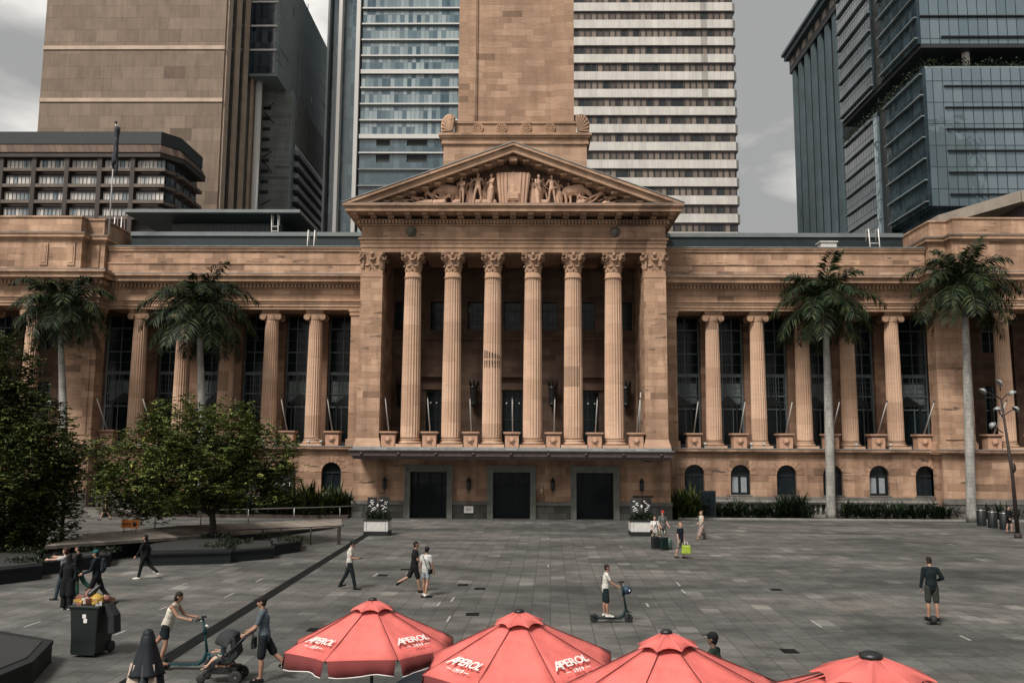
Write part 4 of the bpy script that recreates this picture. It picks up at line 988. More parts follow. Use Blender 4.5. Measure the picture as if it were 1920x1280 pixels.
# --- blue green glass tower
def glass_tower():
    Y = 250; x0 = P(676, 200, Y).x; x1 = P(905, 200, Y).x; zt = 190; org = (x0, Y, 0); fl_ = 33*Y/FPX*1.0
    t = near('glass_tower', 'blue green glass office tower with thin white floor edges and tall white fins', org)
    MB(org).box(x0, x1, Y+.5, Y+40, 0, zt).build('core', 'darkfascia', t)
    zref = P(760, 257, Y).z
    for i in range(-9, 20):
        z = zref+fl_*i; big = i in (0, 4, 9, 14)
        if -4 <= i < 0: m_ = 'glass_blue'
        else: m_ = 'glass_teal'
        k = MB(org)
        if i == -2 or i == -1:
            k.box(x0, x1, Y, Y+.49, z+.1, z+fl_*.45); k.build('plant_louvre', 'glass_blue', t)
            k = MB(org); k.box(x0, x0+5, Y+.1, Y+.48, z+fl_*.45+.01, z+fl_*.98); k.box(x0+9, x0+14, Y+.1, Y+.48, z+fl_*.45+.01, z+fl_*.98); k.box(x0+20, x0+30, Y+.1, Y+.48, z+fl_*.45+.01, z+fl_*.98)
            for q in k.split(): q.build('louvre_panel', 'glass_blue', t)
        else: k.box(x0, x1, Y, Y+.49, z+.3, z+fl_*.86); k.build('window_band', m_, t)
        h = 1.3 if big else .42
        k = MB(org); k.box(x0-.1, x1, Y-.7, Y+.49, z-h*.5, z+h*.5); k.build('floor_edge', 'offwhite' if i >= -1 or big else 'greyfin', t)
        if i not in (-2, -1): k = MB(org); k.box(x0, x1, Y-.2, Y+.48, z+fl_*.86, z+fl_-.3); k.build('spandrel', 'glass_spandrel', t)
    xa = P(640, 200, Y+4).x; xb = P(620, 200, Y+8).x
    MB(org).box(xa, x0-.6, Y+4, Y+40, 0, zt).build('glass_return', 'glass_blue', t)
    MB(org).box(xb, xa-.6, Y+8, Y+40, 0, zt).build('glass_return', 'glass_blue', t)
    MB(org).box(x0-1.7, x0-.55, Y-1.2, Y+6, 0, zt).build('white_fin', 'offwhite', t)
    MB(org).box(xa-.9, xa+.1, Y+1, Y+10, 0, zt).build('white_fin', 'offwhite', t)
    MB(org).box(xb-1.0, xb-.4, Y+5, Y+14, 0, zt).build('white_fin', 'greyfin', t)
# --- cream banded tower
def cream_tower():
    Y = 180; x0 = P(1040, 200, Y).x; x1 = P(1379, 200, Y).x; zt = 130; org = (x0, Y, 0); f_ = 35.6*Y/FPX*1.003
    t = near('office_tower', 'cream office tower with continuous white spandrel bands and brown curtained strip windows', org)
    MB(org).box(x0, x1-1, Y+1.2, Y+34, 0, zt).build('core', 'brownconc', t)
    z0 = P(1200, 409, Y).z
    for i in range(-3, 20):
        z = z0+f_*i
        k = MB(org); xe = x1+.55; ww = f_*.48; zb_ = z-ww*.5
        k.ext_x([(Y-.1, zb_), (Y-.1, zb_+ww), (Y+33, zb_+ww), (Y+33, zb_)], x0, xe-.7)
        k.prism([(xe-.69, Y-.1), (xe, Y+.7), (xe, Y+33), (xe-.69, Y+33)], zb_, zb_+ww); k.build('spandrel_band', 'creampanel', t)
        k = MB(org); k.box(x0, x1-.15, Y+.3, Y+1.19, zb_+ww+.01, zb_+f_-.01); w_ = k.build('window_band', 'officewin', t)
        k = MB(org)
        n_ = int((x1-x0)/1.32)
        for j in range(n_+1): x = x1-.2-1.32*j; k.box(x-.11, x+.11, Y+.15, Y+.3, zb_+ww+.01, zb_+f_-.01)
        k.box(x0, x1-.2, Y+.17, Y+.29, zb_+ww+.02, zb_+ww+.12)
        k.build('window_bars', 'black', w_)
        k = MB(org); k.box(x0, x1+.2, Y-.02, Y+.28, zb_+f_-.22, zb_+f_-.012); k.build('band_shade_strip', 'brownconc', t)  # solid dark strip painting in the shade beneath each band
# --- dark ribbed tower and the glass building with planted terrace, right
def ribbed_tower():
    Y = 196; D = 34; x0 = P(1590, 430, Y).x; org = (x0, Y, 0); zt = P(1478, 96, Y+D).z
    t = near('ribbed_tower', 'dark ribbed concrete tower with heavy cornice behind the planted glass building', org)
    MB(org).box(x0, x0+40, Y, Y+D, 0, zt-6).build('wall', 'ribshade', t)
    for i in range(7):
        y = Y+.5+i*(D-3)/6; k = MB(org); k.box(x0-.75, x0-.02, y, y+2.3, 0, zt-4.5); r_ = k.build('rib', 'ribconc', t)
        k = MB(org); k.box(x0-1.1, x0-.02, y-.2, y+2.5, zt-4.49, zt-2.6); k.build('rib_capital', 'beige', r_)
    MB(org).box(x0-1.0, x0+41, Y-1.2, Y+D+1.2, zt-6.2, zt-2.2).build('recessed_storey', 'ribshade', t)
    k = MB(org); k.box(x0-2.2, x0+42, Y-2, Y+D+2, zt-2.19, zt-.8); k.box(x0-2.8, x0+42, Y-2.6, Y+D+2.6, zt-.8, zt); k.build('cornice', 'ribconc', t)
def terrace_block():
    Y = 142; x0 = P(1733, 200, Y).x; D = 36.5; x1 = x0+60; org = (x0, Y, 0)
    t = near('glass_building', 'dark glass office building with planted open terrace between its stacked glass blocks', org)
    zb = P(1800, 82, Y).z; z1 = P(1800, 128, Y).z; z0 = P(1800, 386, Y).z; zt = zb+40
    MB(org).box(x0, x1, Y, Y+D, zb, zt).build('upper_block', 'glass_sky', t)
    MB(org).box(x0+.5, x1, Y, Y+D, z0, z1).build('middle_block', 'glass_sky', t)
    MB(org).box(x0+1.5, x1, Y+1.5, Y+D, 0, z0-.01).build('lower_block', 'glass_dark', t)
    MB(org).box(x0+5, x1, Y+6, Y+D-2, z1, zb).build('terrace_core', 'black', t)
    # dark side wall: glass bays split by a slot with its shadow painted black, ledges on every floor
    fh = 3.66
    for (a, b, nm) in ((0, 15.5, 0), (19.2, D, 1)):
        MB(org).box(x0-.5, x0-.02, Y+a, Y+b, zb+.0, zt).build('side_glass', 'glass_dark', t)
        MB(org).box(x0-.05, x0+.48, Y+a, Y+b, z0, z1).build('side_glass', 'glass_dark', t)
    MB(org).box(x0-.2, x0-.03, Y+15.52, Y+19.18, zb, zt).build('side_slot_shadow', 'black', t)
    MB(org).box(x0+.2, x0+.47, Y+15.52, Y+19.18, 0, z1).build('side_slot_shadow', 'black', t)
    MB(org).box(x0-.25, x0+.3, Y+19.0, Y+20.6, 0, z1-1).build('stair_glass', 'glass_sky', t)
    for i in range(10):
        z = z1-1.0-fh*i
        if z < 20: break
        for a, b in ((0.0, 15.5), (20.7, D)):
            k = MB(org); k.box(x0-.55, x0-.06, Y+a, Y+b, z-.09, z+.09); k.build('side_ledge', 'greymetal', t)
    for i in range(11):
        z = zb+1.0+fh*i
        for a, b in ((0.0, 15.5), (19.2, D)):
            k = MB(org); k.box(x0-1.0, x0-.51, Y+a, Y+b, z-.09, z+.09); k.build('side_ledge', 'greymetal', t)
    for i in range(11):
        z = zb+1.15+fh*i; k = MB(org); k.box(x0+(3.4 if i % 3 == 0 else 0), x1, Y-.35, Y-.01, z-.1, z+.1); k.build('floor_fin', 'black', t)
    for i in range(6):
        z = z1-3.2-3.72*i; k = MB(org); k.box(x0+3.4, x1, Y-.35, Y-.01, z-.1, z+.1); k.build('floor_fin', 'black', t)
    for i in range(4):
        x = x0+8.5+12.4*i; k = MB(org); k.lathe([(.62, z1), (.62, zb)], x, Y+2.2, 14); k.build('terrace_column', 'creampanel', t)
    k = MB(org); k.box(x0+.4, x1, Y+.05, Y+.15, z1, z1+.35); k.build('terrace_rail', 'greymetal', t)
    MB(org).box(x0, x1, Y+.02, Y+D, zb-.7, zb-.01).build('terrace_soffit', 'darkfascia', t)
    # planting on the terrace (a hedge nobody could count) 
    n = 5200; u = NR.random(n)
    front = u < .62; cx = np.where(front, x0+.8+NR.random(n)*56, x0+NR.random(n)*1.6-.3); cy = np.where(front, Y+.4+NR.random(n)*1.6, Y+NR.random(n)*D)
    hgt = .55+.45*np.sin(cx*1.3)+.3*np.sin(cx*3.1+cy)+.3*np.sin(cy*1.7); cz = z1+.1+NR.random(n)*(1.1+hgt)*1.1
    drop = (~front) & (NR.random(n) < .4); cz = np.where(drop, z1-NR.random(n)*1.2, cz)
    c = np.stack([cx, cy, cz], 1); quads('terrace_plants', leafquads(c, .42, .22), 'shrubleaf', t, org)
def leafquads(c, ln, wd, up=.3, fold=True, d=None):
    """random oriented leaf quads at centres c"""
    n = len(c)
    if d is None:
        d = NR.normal(size=(n, 3)); d[:, 2] += up
    d = d/np.linalg.norm(d, axis=1, keepdims=True)
    r = NR.normal(size=(n, 3)); s_ = np.cross(d, r); s_ /= np.linalg.norm(s_, axis=1, keepdims=True)
    L_ = ln*(.7+.6*NR.random((n, 1))); W_ = wd*(.7+.6*NR.random((n, 1)))
    a = c; b = c+d*L_*.45+s_*W_*.5; e = c+d*L_; f = c+d*L_*.45-s_*W_*.5
    return np.stack([a, b, e, f], 1)
def beige_block():
    Y = 92; a = P(1842, 400, Y).x; org = (a, Y, 0); zt = P(1880, 357, Y).z; 
    t = near('rooftop_building', 'pale beige concrete rooftop block rising behind the right pavilion parapet', org)
    h = P(1880, 357, Y).z-P(1880, 378, Y).z
    MB(org).box(a+4.2, a+30, Y, Y+14, zt-h, zt).build('parapet', 'beige', t)
    MB(org).prism([(a, Y+10), (a+4.19, Y), (a+4.19, Y+14), (a, Y+14)], zt-h, zt).build('parapet', 'beige', t)
    MB(org).box(a+.6, a+30, Y+10.5, Y+14, 0, zt-h-.01).build('wall', 'beige', t); MB(org).box(a+5, a+30, Y+1, Y+10.4, 0, zt-h-.01).build('wall', 'brownconc', t)
    for i in range(14):
        x = a+4.2+1.9*i; k = MB(org); k.box(x-.03, x+.03, Y-.03, Y-.003, zt-h+.05, zt-.05); k.build('panel_joint', 'brownconc', t)
M['clad'] = stone('brown_stone_cladding', (.19, .145, .112), (.168, .126, .097), (.215, .165, .128), bw=5.5, bh=3.32, joint=.06, stain=.3, darkamt=.0, wear=.4)
M['clad_l'] = simple('pale_brown_cladding', (.40, .30, .225), .8, 0, .2, .3)
M['glass_brown'] = glass('dark_brown_glass', (.008, .009, .009), (.02, .02, .018), 1.5, 3.4, .15, .5, .05)
M['brownconc'] = simple('dark_brown_concrete', (.042, .033, .029), .8, 0, .25, .25)
M['brownlight'] = simple('brown_concrete_hood', (.115, .088, .07), .8, 0, .25, .4)
M['brownribs'] = stone('ribbed_brown_eave', (.11, .075, .058), (.085, .058, .046), (.125, .088, .066), bw=1.5, bh=80, joint=.12, stain=.3, darkamt=0, wear=.2)
M['darkfascia'] = simple('dark_fascia', (.014, .017, .018), .6, .1, .2, .5)
M['officepane'] = glass('blinds_behind_glass', (.20, .20, .19), (.36, .35, .33), 1.0, 3.4, .3, .4, .03, stops=[(0, (.10, .14, .17)), (.25, (.30, .30, .29)), (.6, (.45, .42, .39)), (1, (.52, .49, .45))])
M['greymetal'] = stone('grey_metal_cladding', (.18, .215, .222), (.165, .198, .205), (.195, .23, .238), bw=9, bh=1.1, joint=.05, stain=.25, darkamt=0, wear=.15)
M['greyconc'] = stone('grey_ribbed_cladding', (.17, .18, .172), (.155, .165, .158), (.185, .195, .186), bw=30, bh=.8, joint=.06, stain=.4, darkamt=0, wear=.2)
M['greyfin'] = simple('grey_metal_fin', (.16, .175, .175), .5, .2, .2, .4)
M['glass_navy'] = glass('navy_glass', (.010, .018, .028), (.05, .07, .085), 1.6, 3.4, .08, .8, .05)
M['glass_blue'] = glass('blue_glass', (.022, .05, .065), (.07, .11, .13), 1.7, 3.6, .06, .9, .05)
M['glass_teal'] = glass('teal_glass_with_blinds', (.035, .085, .095), (.19, .26, .255), 1.25, 5.0, .07, .8, .06, stops=[(0, (.03, .065, .085)), (.25, (.075, .12, .145)), (.5, (.16, .205, .22)), (.8, (.28, .33, .335)), (1, (.11, .16, .18))])
M['glass_spandrel'] = glass('teal_spandrel_glass', (.02, .045, .05), (.03, .06, .065), 1.25, 5.0, .08, .8, .06)
M['officewin'] = glass('curtained_strip_glass', (.02, .02, .02), (.17, .13, .10), 1.32, 3.87, .2, .4, .03, stops=[(0, (.015, .02, .022)), (.18, (.03, .03, .03)), (.35, (.10, .08, .067)), (.7, (.20, .16, .13)), (1, (.08, .066, .06))])
M['creampanel'] = stone('cream_panel', (.50, .48, .45), (.47, .45, .42), (.53, .51, .48), bw=1.32, bh=40, joint=.03, stain=.25, darkamt=0, wear=.15)
M['ribshade'] = simple('shaded_recess_concrete', (.007, .010, .012), .7, 0, .2, .4)  # shade of the recesses between the ribs is put into this concrete colour
M['ribconc'] = simple('dark_grey_concrete', (.050, .076, .088), .75, 0, .25, .2)
M['glass_dark'] = glass('very_dark_glass', (.010, .022, .030), (.034, .060, .075), 1.25, 3.66, .10, .6, .08)
M['glass_sky'] = glass('mirror_sky_glass', (.06, .08, .09), (.10, .13, .145), 1.62, 3.72, .04, 1.0, .07, metal=.55, stops=[(0, (.16, .215, .245)), (1, (.22, .28, .31))])
M['beige'] = simple('beige_concrete', (.25, .21, .17), .8, 0, .2, .6)
M['flag'] = simple('dark_flag_cloth', (.02, .022, .03), .8, 0, .4, 3)
def reflected_tower():
    Y = -100; x0 = 172; org = (x0, Y, 0); t = near('office_tower', 'dark office tower behind the viewer, mirrored in the terrace building glass', org)
    MB(org).box(x0, x0+30, Y-30, Y, 0, 146).build('wall', 'darkfascia', t); MB(org).prism([(x0+4, Y-26), (x0+24, Y-26), (x0+24, Y-4), (x0+4, Y-4)], 146, 154).build('roof_block', 'darkfascia', t)
    for i in range(12): z = 96+4*i; k = MB(org); k.box(x0+3, x0+27, Y+.01, Y+.3, z, z+1.5); k.build('window_band', 'glass_blue', t)
reflected_tower()
stone_tower(); brown_office(); grey_tower(); glass_tower(); cream_tower(); ribbed_tower(); terrace_block(); beige_block()
# ---- roof furniture on the city hall
def ladder(x, y, z0, z1, label, loops=True, w_=.55, lean=.25):
    t = thing('roof_ladder', label, 'ladder', (x, y, z0), group='white ladders on the roofs'); org = (x, y, z0)
    for s in (-1, 1): mb = MB(org); mb.tube([(x+s*w_/2, y, z0), (x+s*w_/2, y+lean, z1), (x+s*w_/2, y+lean+.5, z1+.02), (x+s*w_/2, y+lean+.6, z1-.9)], .045, 6); mb.build('rail', 'white', t)
    n_ = int((z1-z0-.9)/.42); base = None
    for i in range(n_):
        if base is None: mb = MB(); mb.tube([(-w_/2, 0, 0), (w_/2, 0, 0)], .03, 6); base = mb.build('rung', 'white', t); r_ = base
        else: r_ = base.copy(); C.objects.link(r_)
        r_.parent = t; r_.location = (0, lean*(i+.5)*.42/(z1-z0), (i+.5)*.42)
p = P(582, 455, 72); ladder(p.x, 72, 21.3, 23.4, 'white ladder on the left wing roof nearest the portico')
p = P(1641, 458, 72); ladder(p.x, 72, 21.3, 23.6, 'white ladder with hooped handrails on the right wing roof', w_=.8)
p = P(218, 455, 74); ladder(p.x, 74, 21.3, 25.0, 'tall white ladder beside the left pavilion and its flagpole', w_=.6, lean=.1)
p = P(500, 405, 79.4); ladder(p.x+.9, 79.4, 23.6, 26.6, 'white ladder at the right end of the raised roof slab', w_=.6, lean=-.5)
q = P(204, 440, 70.0); t = thing('flagpole', 'tall white flagpole with a furled dark flag above the left pavilion', 'flagpole', (q.x, 70, 22)); org = (q.x, 70, 22)
zt = P(209, 232, 70).z
mb = MB(org); mb.tube([(q.x, 70, 22), (q.x, 70, zt)], [.07, .045], 8); mb.build('pole', 'pole', t)
mb = MB(org); mb.ell((q.x, 70, zt+.1), (.12, .12, .12), 10, 6); mb.build('finial', 'rust', t)
mb = MB(org)
for i in range(5):
    a = i*1.25; pts = [(q.x+.14+.09*math.cos(a)+.05*math.sin(z*1.4+i), 70-.02+.1*math.sin(a), z) for z in np.linspace(zt-.3, zt-4.4+.25*i, 12)]
    mb.tube([tuple(v) for v in pts], [.06+.05*math.sin(k*.9+i)**2+.05 for k in range(12)], 7)
mb.build('furled_flag', 'flag', t)

# ================================================================ people
SK = {}
def skin(c):
    if c not in SK:
        SK[c] = simple('skin', {'light': (.40, .235, .17), 'tan': (.26, .14, .09), 'brown': (.12, .062, .042)}[c], .55, 0, .1, 8)
    return SK[c]
_mc = {}
def cloth(name, col, **k):
    if name not in _mc: _mc[name] = simple(name, tuple(c*(.78 if max(col) > .06 else .5) for c in col), k.pop('rough', .85), 0, .35, 9, .7, spec=.2, **k)
    return _mc[name]
def fk(pose, s):
    """joint positions for a pose; the figure looks along +Y"""
    J = {}; ln = R_(pose.get('lean', 0)); tw = R_(pose.get('twist', 0))
    pel = Vector((0, 0, .93)); up = Vector((0, math.sin(ln), math.cos(ln)))
    J['pel'] = pel; J['waist'] = pel+up*.14; J['chest'] = pel+up*.36; J['neck'] = pel+up*.53+Vector((0, .01, 0))
    hp = R_(pose.get('head_pitch', 0)); hu = Vector((0, math.sin(ln*.5+hp), math.cos(ln*.5+hp)))
    J['skull'] = J['neck']+hu*.17+Vector((0, .015, 0)); J['hu'] = hu
    ct, st = math.cos(tw), math.sin(tw)
    for k, sx in (('L', -1), ('R', 1)):
        sh = pel+up*.475+Vector((sx*.185*ct, sx*.185*st, 0)); ar = pose.get('arm'+k, (0, 8, 10, 0))
        sw, ab, el_, inn = [R_(v) for v in ar]
        d = Vector((sx*math.sin(ab), math.sin(sw)*math.cos(ab), -math.cos(sw)*math.cos(ab)))
        elb = sh+d*.285
        d2 = Vector((sx*(math.sin(ab)*.6)-sx*math.sin(inn), math.sin(sw+el_), -math.cos(sw+el_))).normalized()
        wr = elb+d2*.255
        J['sh'+k] = sh; J['el'+k] = elb; J['wr'+k] = wr; J['hd'+k] = d2
        lg = pose.get('leg'+k, (0, 0, 3)); a, kb, sp = [R_(v) for v in lg]
        hip = pel+Vector((sx*.095, 0, -.03)); d = Vector((sx*math.sin(sp), math.sin(a), -math.cos(a))).normalized()
        kn = hip+d*.425; d2 = Vector((sx*math.sin(sp)*.5, math.sin(a-kb), -math.cos(a-kb))).normalized(); an = kn+d2*.41
        J['hip'+k] = hip; J['kn'+k] = kn; J['an'+k] = an; J['sd'+k] = d2
        ft = R_(pose.get('foot'+k, 0)); J['toe'+k] = an+Vector((sx*.02, math.cos(ft)*.17, -.055-math.sin(ft)*.17)); J['heel'+k] = an+Vector((0, -.04*math.cos(ft), -.05+.04*math.sin(ft)))
    low = min(min(J['toe'+k].z, J['heel'+k].z)-.03 for k in 'LR')
    dz = -low
    for k in list(J):
        if k not in ('hu', 'hdL', 'hdR', 'sdL', 'sdR'): J[k] = (J[k]+Vector((0, 0, dz)))*s
    return J
def hand(mb, wr, d, sx, s, grip=0.3):
    """palm, four unequal bent fingers and a thumb leaving the side of the palm"""
    d = d.normalized(); side = Vector((0, 1, 0)) if abs(d.y) < .8 else Vector((0, 0, 1))
    side = (side-d*side.dot(d)).normalized(); nrm = d.cross(side)*(-sx)   # palm faces the body
    p1 = wr+d*.085*s; mb.cap(wr, p1, .024*s, .028*s, 1.3, .62, side)
    for i, ln in enumerate((.072, .082, .076, .06)):
        b = wr+d*.085*s+side*(.027-.018*i)*s; a1 = grip; a2 = grip*2.2
        m_ = b+(d*math.cos(a1)+nrm*math.sin(a1))*ln*.5*s; e_ = m_+(d*math.cos(a2)+nrm*math.sin(a2))*ln*.5*s
        mb.cap(b, m_, .0095*s, .009*s, n=8); mb.cap(m_, e_, .009*s, .0075*s, n=8)
    b = wr+d*.03*s+side*.026*s; m_ = b+(d*.7+side*.6+nrm*.3).normalized()*.04*s; mb.cap(b, m_, .011*s, .0095*s, n=8)
    mb.cap(m_, m_+(d*.9+nrm*.4).normalized()*.03*s, .0095*s, .008*s, n=8)
def body_mb(J, s, grip=(.3, .3), female=False, fem=None):
    mb = MB(); S = lambda v: v*s
    mb.cap(J['pel'], J['waist'], S(.115), S(.105), 1.35 if not female else 1.4, .95); mb.cap(J['waist'], J['chest'], S(.105), S(.125), 1.2, .92)
    mb.cap(J['chest'], J['chest'].lerp(J['neck'], .6), S(.125), S(.09), 1.3, .85)
    mb.cap(J['shL'], J['shR'], S(.06), S(.06)); mb.cap(J['neck']-J['hu']*S(.05), J['neck']+J['hu']*S(.08), S(.055), S(.05))
    c = J['skull']; hu = J['hu']; fw = Vector((0, 1, 0)); fw = (fw-hu*fw.dot(hu)).normalized()
    yaw = Matrix.Rotation(J.get('yaw', 0), 3, hu); fw = yaw @ fw; sd_ = fw.cross(hu)
    rot = Matrix((sd_, fw, hu)).transposed()
    mb.ell(c+hu*S(.025)-fw*S(.012), (S(.077), S(.094), S(.088)), 16, 10, rot=rot)
    mb.ell(c-hu*S(.04)+fw*S(.022), (S(.058), S(.066), S(.072)), 14, 8, rot=rot)
    mb.cap(c+fw*S(.075)+hu*S(.012), c+fw*S(.098)-hu*S(.025), S(.009), S(.016), n=8)
    mb.ell(c+fw*S(.066)-hu*S(.075), (S(.024), S(.02), S(.018)), 8, 6, rot=rot)
    for q in (-1, 1): mb.ell(c+sd_*q*S(.079)-hu*S(.005)-fw*S(.005), (S(.012), S(.02), S(.032)), 8, 6, rot=rot)
    for k, sx in (('L', -1), ('R', 1)):
        mb.cap(J['sh'+k], J['el'+k], S(.052), S(.038)); mb.cap(J['el'+k], J['wr'+k], S(.039), S(.026))
        hand(mb, J['wr'+k], J['hd'+k], sx, s, grip[0 if k == 'L' else 1])
        mb.cap(J['hip'+k], J['kn'+k], S(.088), S(.054), side=(1, 0, 0)); kn = J['kn'+k]; an = J['an'+k]
        mb.cap(kn, kn.lerp(an, .35)-Vector((0, S(.012), 0)), S(.053), S(.057)); mb.cap(kn.lerp(an, .35)-Vector((0, S(.012), 0)), an, S(.056), S(.034))
        mb.cap(an, J['toe'+k], S(.034), S(.028), 1.2, 1); mb.cap(an, J['heel'+k], S(.034), S(.032))
    J['frame'] = (c, fw, sd_, hu, rot); return mb
def person(label, loc, face, h=1.72, pose={}, skin_='tan', hair=('short', (.02, .014, .01)), top=('tee', 'grey_tee', (.2, .2, .2)), low=('trousers', 'dark_trousers', (.02, .022, .025)),
           shoes=('dark_shoes', (.015, .015, .015)), hat=None, grip=(.3, .3), yaw=0, female=False, extra=None, z=0, group=None, vox=.0095):
    s = h/1.75; t = thing('person', label, 'person', (loc[0], loc[1], z), R_(face), group)
    J = fk(pose, s); J['yaw'] = R_(yaw); S = lambda v: v*s
    b = body_mb(J, s, grip, female); b.build('body', skin(skin_), t, remesh=vox)
    c, fw, sd_, hu, rot = J['frame']
    mb = MB()
    for q in (-1, 1): mb.ell(c+fw*S(.083)+sd_*q*S(.03)+hu*S(.012), (S(.012), S(.008), S(.007)), 8, 6, rot=rot)
    mb.build('eyes', 'black', t)
    mb = MB(); mb.cap(c+fw*S(.088)-sd_*S(.02)-hu*S(.048), c+fw*S(.088)+sd_*S(.02)-hu*S(.048), S(.006), S(.006), n=6); mb.build('mouth', cloth('lips', (.25, .09, .07)), t)
    if hair:
        mb = MB(); hm = cloth('hair_%02d%02d' % (int(hair[1][0]*99), int(hair[1][1]*99)), hair[1], rough=.6)
        mb.ell(c+hu*S(.045)-fw*S(.024), (S(.085), S(.098), S(.085)), 14, 8, rot=rot)
        if hair[0] == 'short': mb.ell(c-fw*S(.045)-hu*S(.02), (S(.075), S(.055), S(.075)), 12, 8, rot=rot)
        if hair[0] in ('bob', 'long', 'curly', 'bun'):
            mb.ell(c-fw*S(.045)-hu*S(.03), (S(.095), S(.075), S(.1)), 12, 8, rot=rot)
            if hair[0] == 'long': mb.cap(c-fw*S(.06), c-fw*S(.09)-hu*S(.27), S(.08), S(.06), 1.1, .6)
            if hair[0] == 'curly':
                for i in range(14): a = i*2.4; mb.ell(c-fw*S(.03+.03*math.cos(a))+sd_*S(.08*math.sin(a))+hu*S(.06*math.cos(i*1.7)+.03), (S(.045),)*3, 8, 6)
            if hair[0] == 'bun': mb.ell(c-fw*S(.10)+hu*S(.09), (S(.045),)*3, 10, 8)
        mb.build('hair', hm, t, remesh=.011)
    if hat:
        mb = MB(); hm = cloth(hat[1], hat[2])
        mb.ell(c+hu*S(.055)-fw*S(.01), (S(.092), S(.106), S(.085)), 16, 8, rot=rot)
        if hat[0] == 'cap': mb.cap(c+hu*S(.075)+fw*S(.07), c+hu*S(.06)+fw*S(.17), S(.065), S(.05), 1.0, .16, tuple(sd_))
        if hat[0] == 'brim':
            m4 = [c+hu*S(.05)+sd_*math.cos(2*math.pi*i/18)*S(.16)+fw*math.sin(2*math.pi*i/18)*S(.17) for i in range(18)]
            mb.add([tuple(v-hu*S(.012)) for v in m4]+[tuple(v+hu*S(.012)) for v in m4], [tuple(range(17, -1, -1)), tuple(range(18, 36))]+[(i, (i+1) % 18, 18+(i+1) % 18, 18+i) for i in range(18)])
        mb.build('hat', hm, t, remesh=.011)
    # upper clothing
    if top:
        mb = MB(); f = 1.1 if top[0] != 'coat' else 1.25
        mb.cap(J['pel']+Vector((0, 0, S(.03 if top[0] != 'tank' else 0))), J['waist'], S(.128), S(.118), 1.38, 1.08); mb.cap(J['waist'], J['chest'], S(.118*f/1.1), S(.138), 1.25, 1.0)
        mb.cap(J['chest'], J['chest'].lerp(J['neck'], .62), S(.138), S(.1), 1.32, .92); mb.cap(J['pel']-Vector((0, 0, S(.06))), J['pel'], S(.125), S(.125), 1.36, 1.0)
        for k in 'LR':
            if top[0] != 'tank':
                q = {'tee': .62, 'polo': .7, 'long': 1, 'coat': 1, 'hoodie': 1}[top[0]]
                mb.cap(J['sh'+k], J['sh'+k].lerp(J['el'+k], q), S(.066), S(.056))
                if q == 1: mb.cap(J['el'+k], J['el'+k].lerp(J['wr'+k], .94), S(.053), S(.042))
            else: mb.cap(J['sh'+k].lerp(J['neck'], .35), J['sh'+k].lerp(J['neck'], .6), S(.058), S(.05))
        if top[0] != 'tank': mb.cap(J['shL'], J['shR'], S(.068), S(.068))
        if top[0] == 'coat':
            for k in 'LR': mb.cap(J['hip'+k], J['kn'+k]+Vector((0, 0, 0)), S(.13), S(.14))
        if top[0] == 'hoodie': mb.cap(J['neck']-Vector((0, S(.05), 0)), J['neck']-Vector((0, S(.07), S(-.03))), S(.08), S(.07), 1.3, .8)
        mb.build('top', cloth(top[1], top[2]), t, remesh=.013)
    if low:
        mb = MB(); ml = cloth(low[1], low[2])
        mb.cap(J['pel']-Vector((0, 0, S(.01))), J['waist'], S(.122), S(.108), 1.36, 1.0)
        if low[0] in ('trousers', 'wide', 'shorts', 'longshorts'):
            for k in 'LR':
                kn = J['kn'+k]; an = J['an'+k]; q = {'shorts': .55, 'longshorts': .88}.get(low[0], 1)
                mb.cap(J['hip'+k], J['hip'+k].lerp(kn, q), S(.102), S(.075 if q == 1 else .09), 1, 1.02)
                if q == 1: w2 = .06 if low[0] == 'trousers' else .095; mb.cap(kn, an.lerp(kn, .06), S(.072 if low[0] == 'trousers' else .09), S(w2))
        else:   # skirt or dress
            z1 = {'skirt': .5, 'dress': .32}[low[0]]*s; m_ = (J['knL']+J['knR'])/2
            for k in 'LR': mb.cap(J['hip'+k], J['kn'+k], S(.13), S(.15)); 
            mb.cap(J['pel'], m_, S(.14), S(.18), 1.1, 1.1)
            if low[0] == 'dress':
                for k in 'LR': mb.cap(J['kn'+k], J['kn'+k].lerp(J['an'+k], .55), S(.14), S(.13))
        mb.build(low[0] if low[0] in ('skirt', 'dress', 'trousers', 'shorts') else ('shorts' if 'short' in low[0] else 'trousers'), ml, t, remesh=.013)
    if shoes:
        for k in 'LR':
            mb = MB(); an = J['an'+k]; mb.cap(J['heel'+k]+Vector((0, 0, S(.005))), J['toe'+k]+Vector((0, S(.02), 0)), S(.044), S(.036), 1.1, 1); mb.cap(an-Vector((0, 0, S(.02))), an.lerp(J['toe'+k], .55), S(.045), S(.036), 1.1, 1)
            mb.build('shoe', cloth(*shoes), t, remesh=.011)
    if extra: extra(t, J, s)
    return t, J
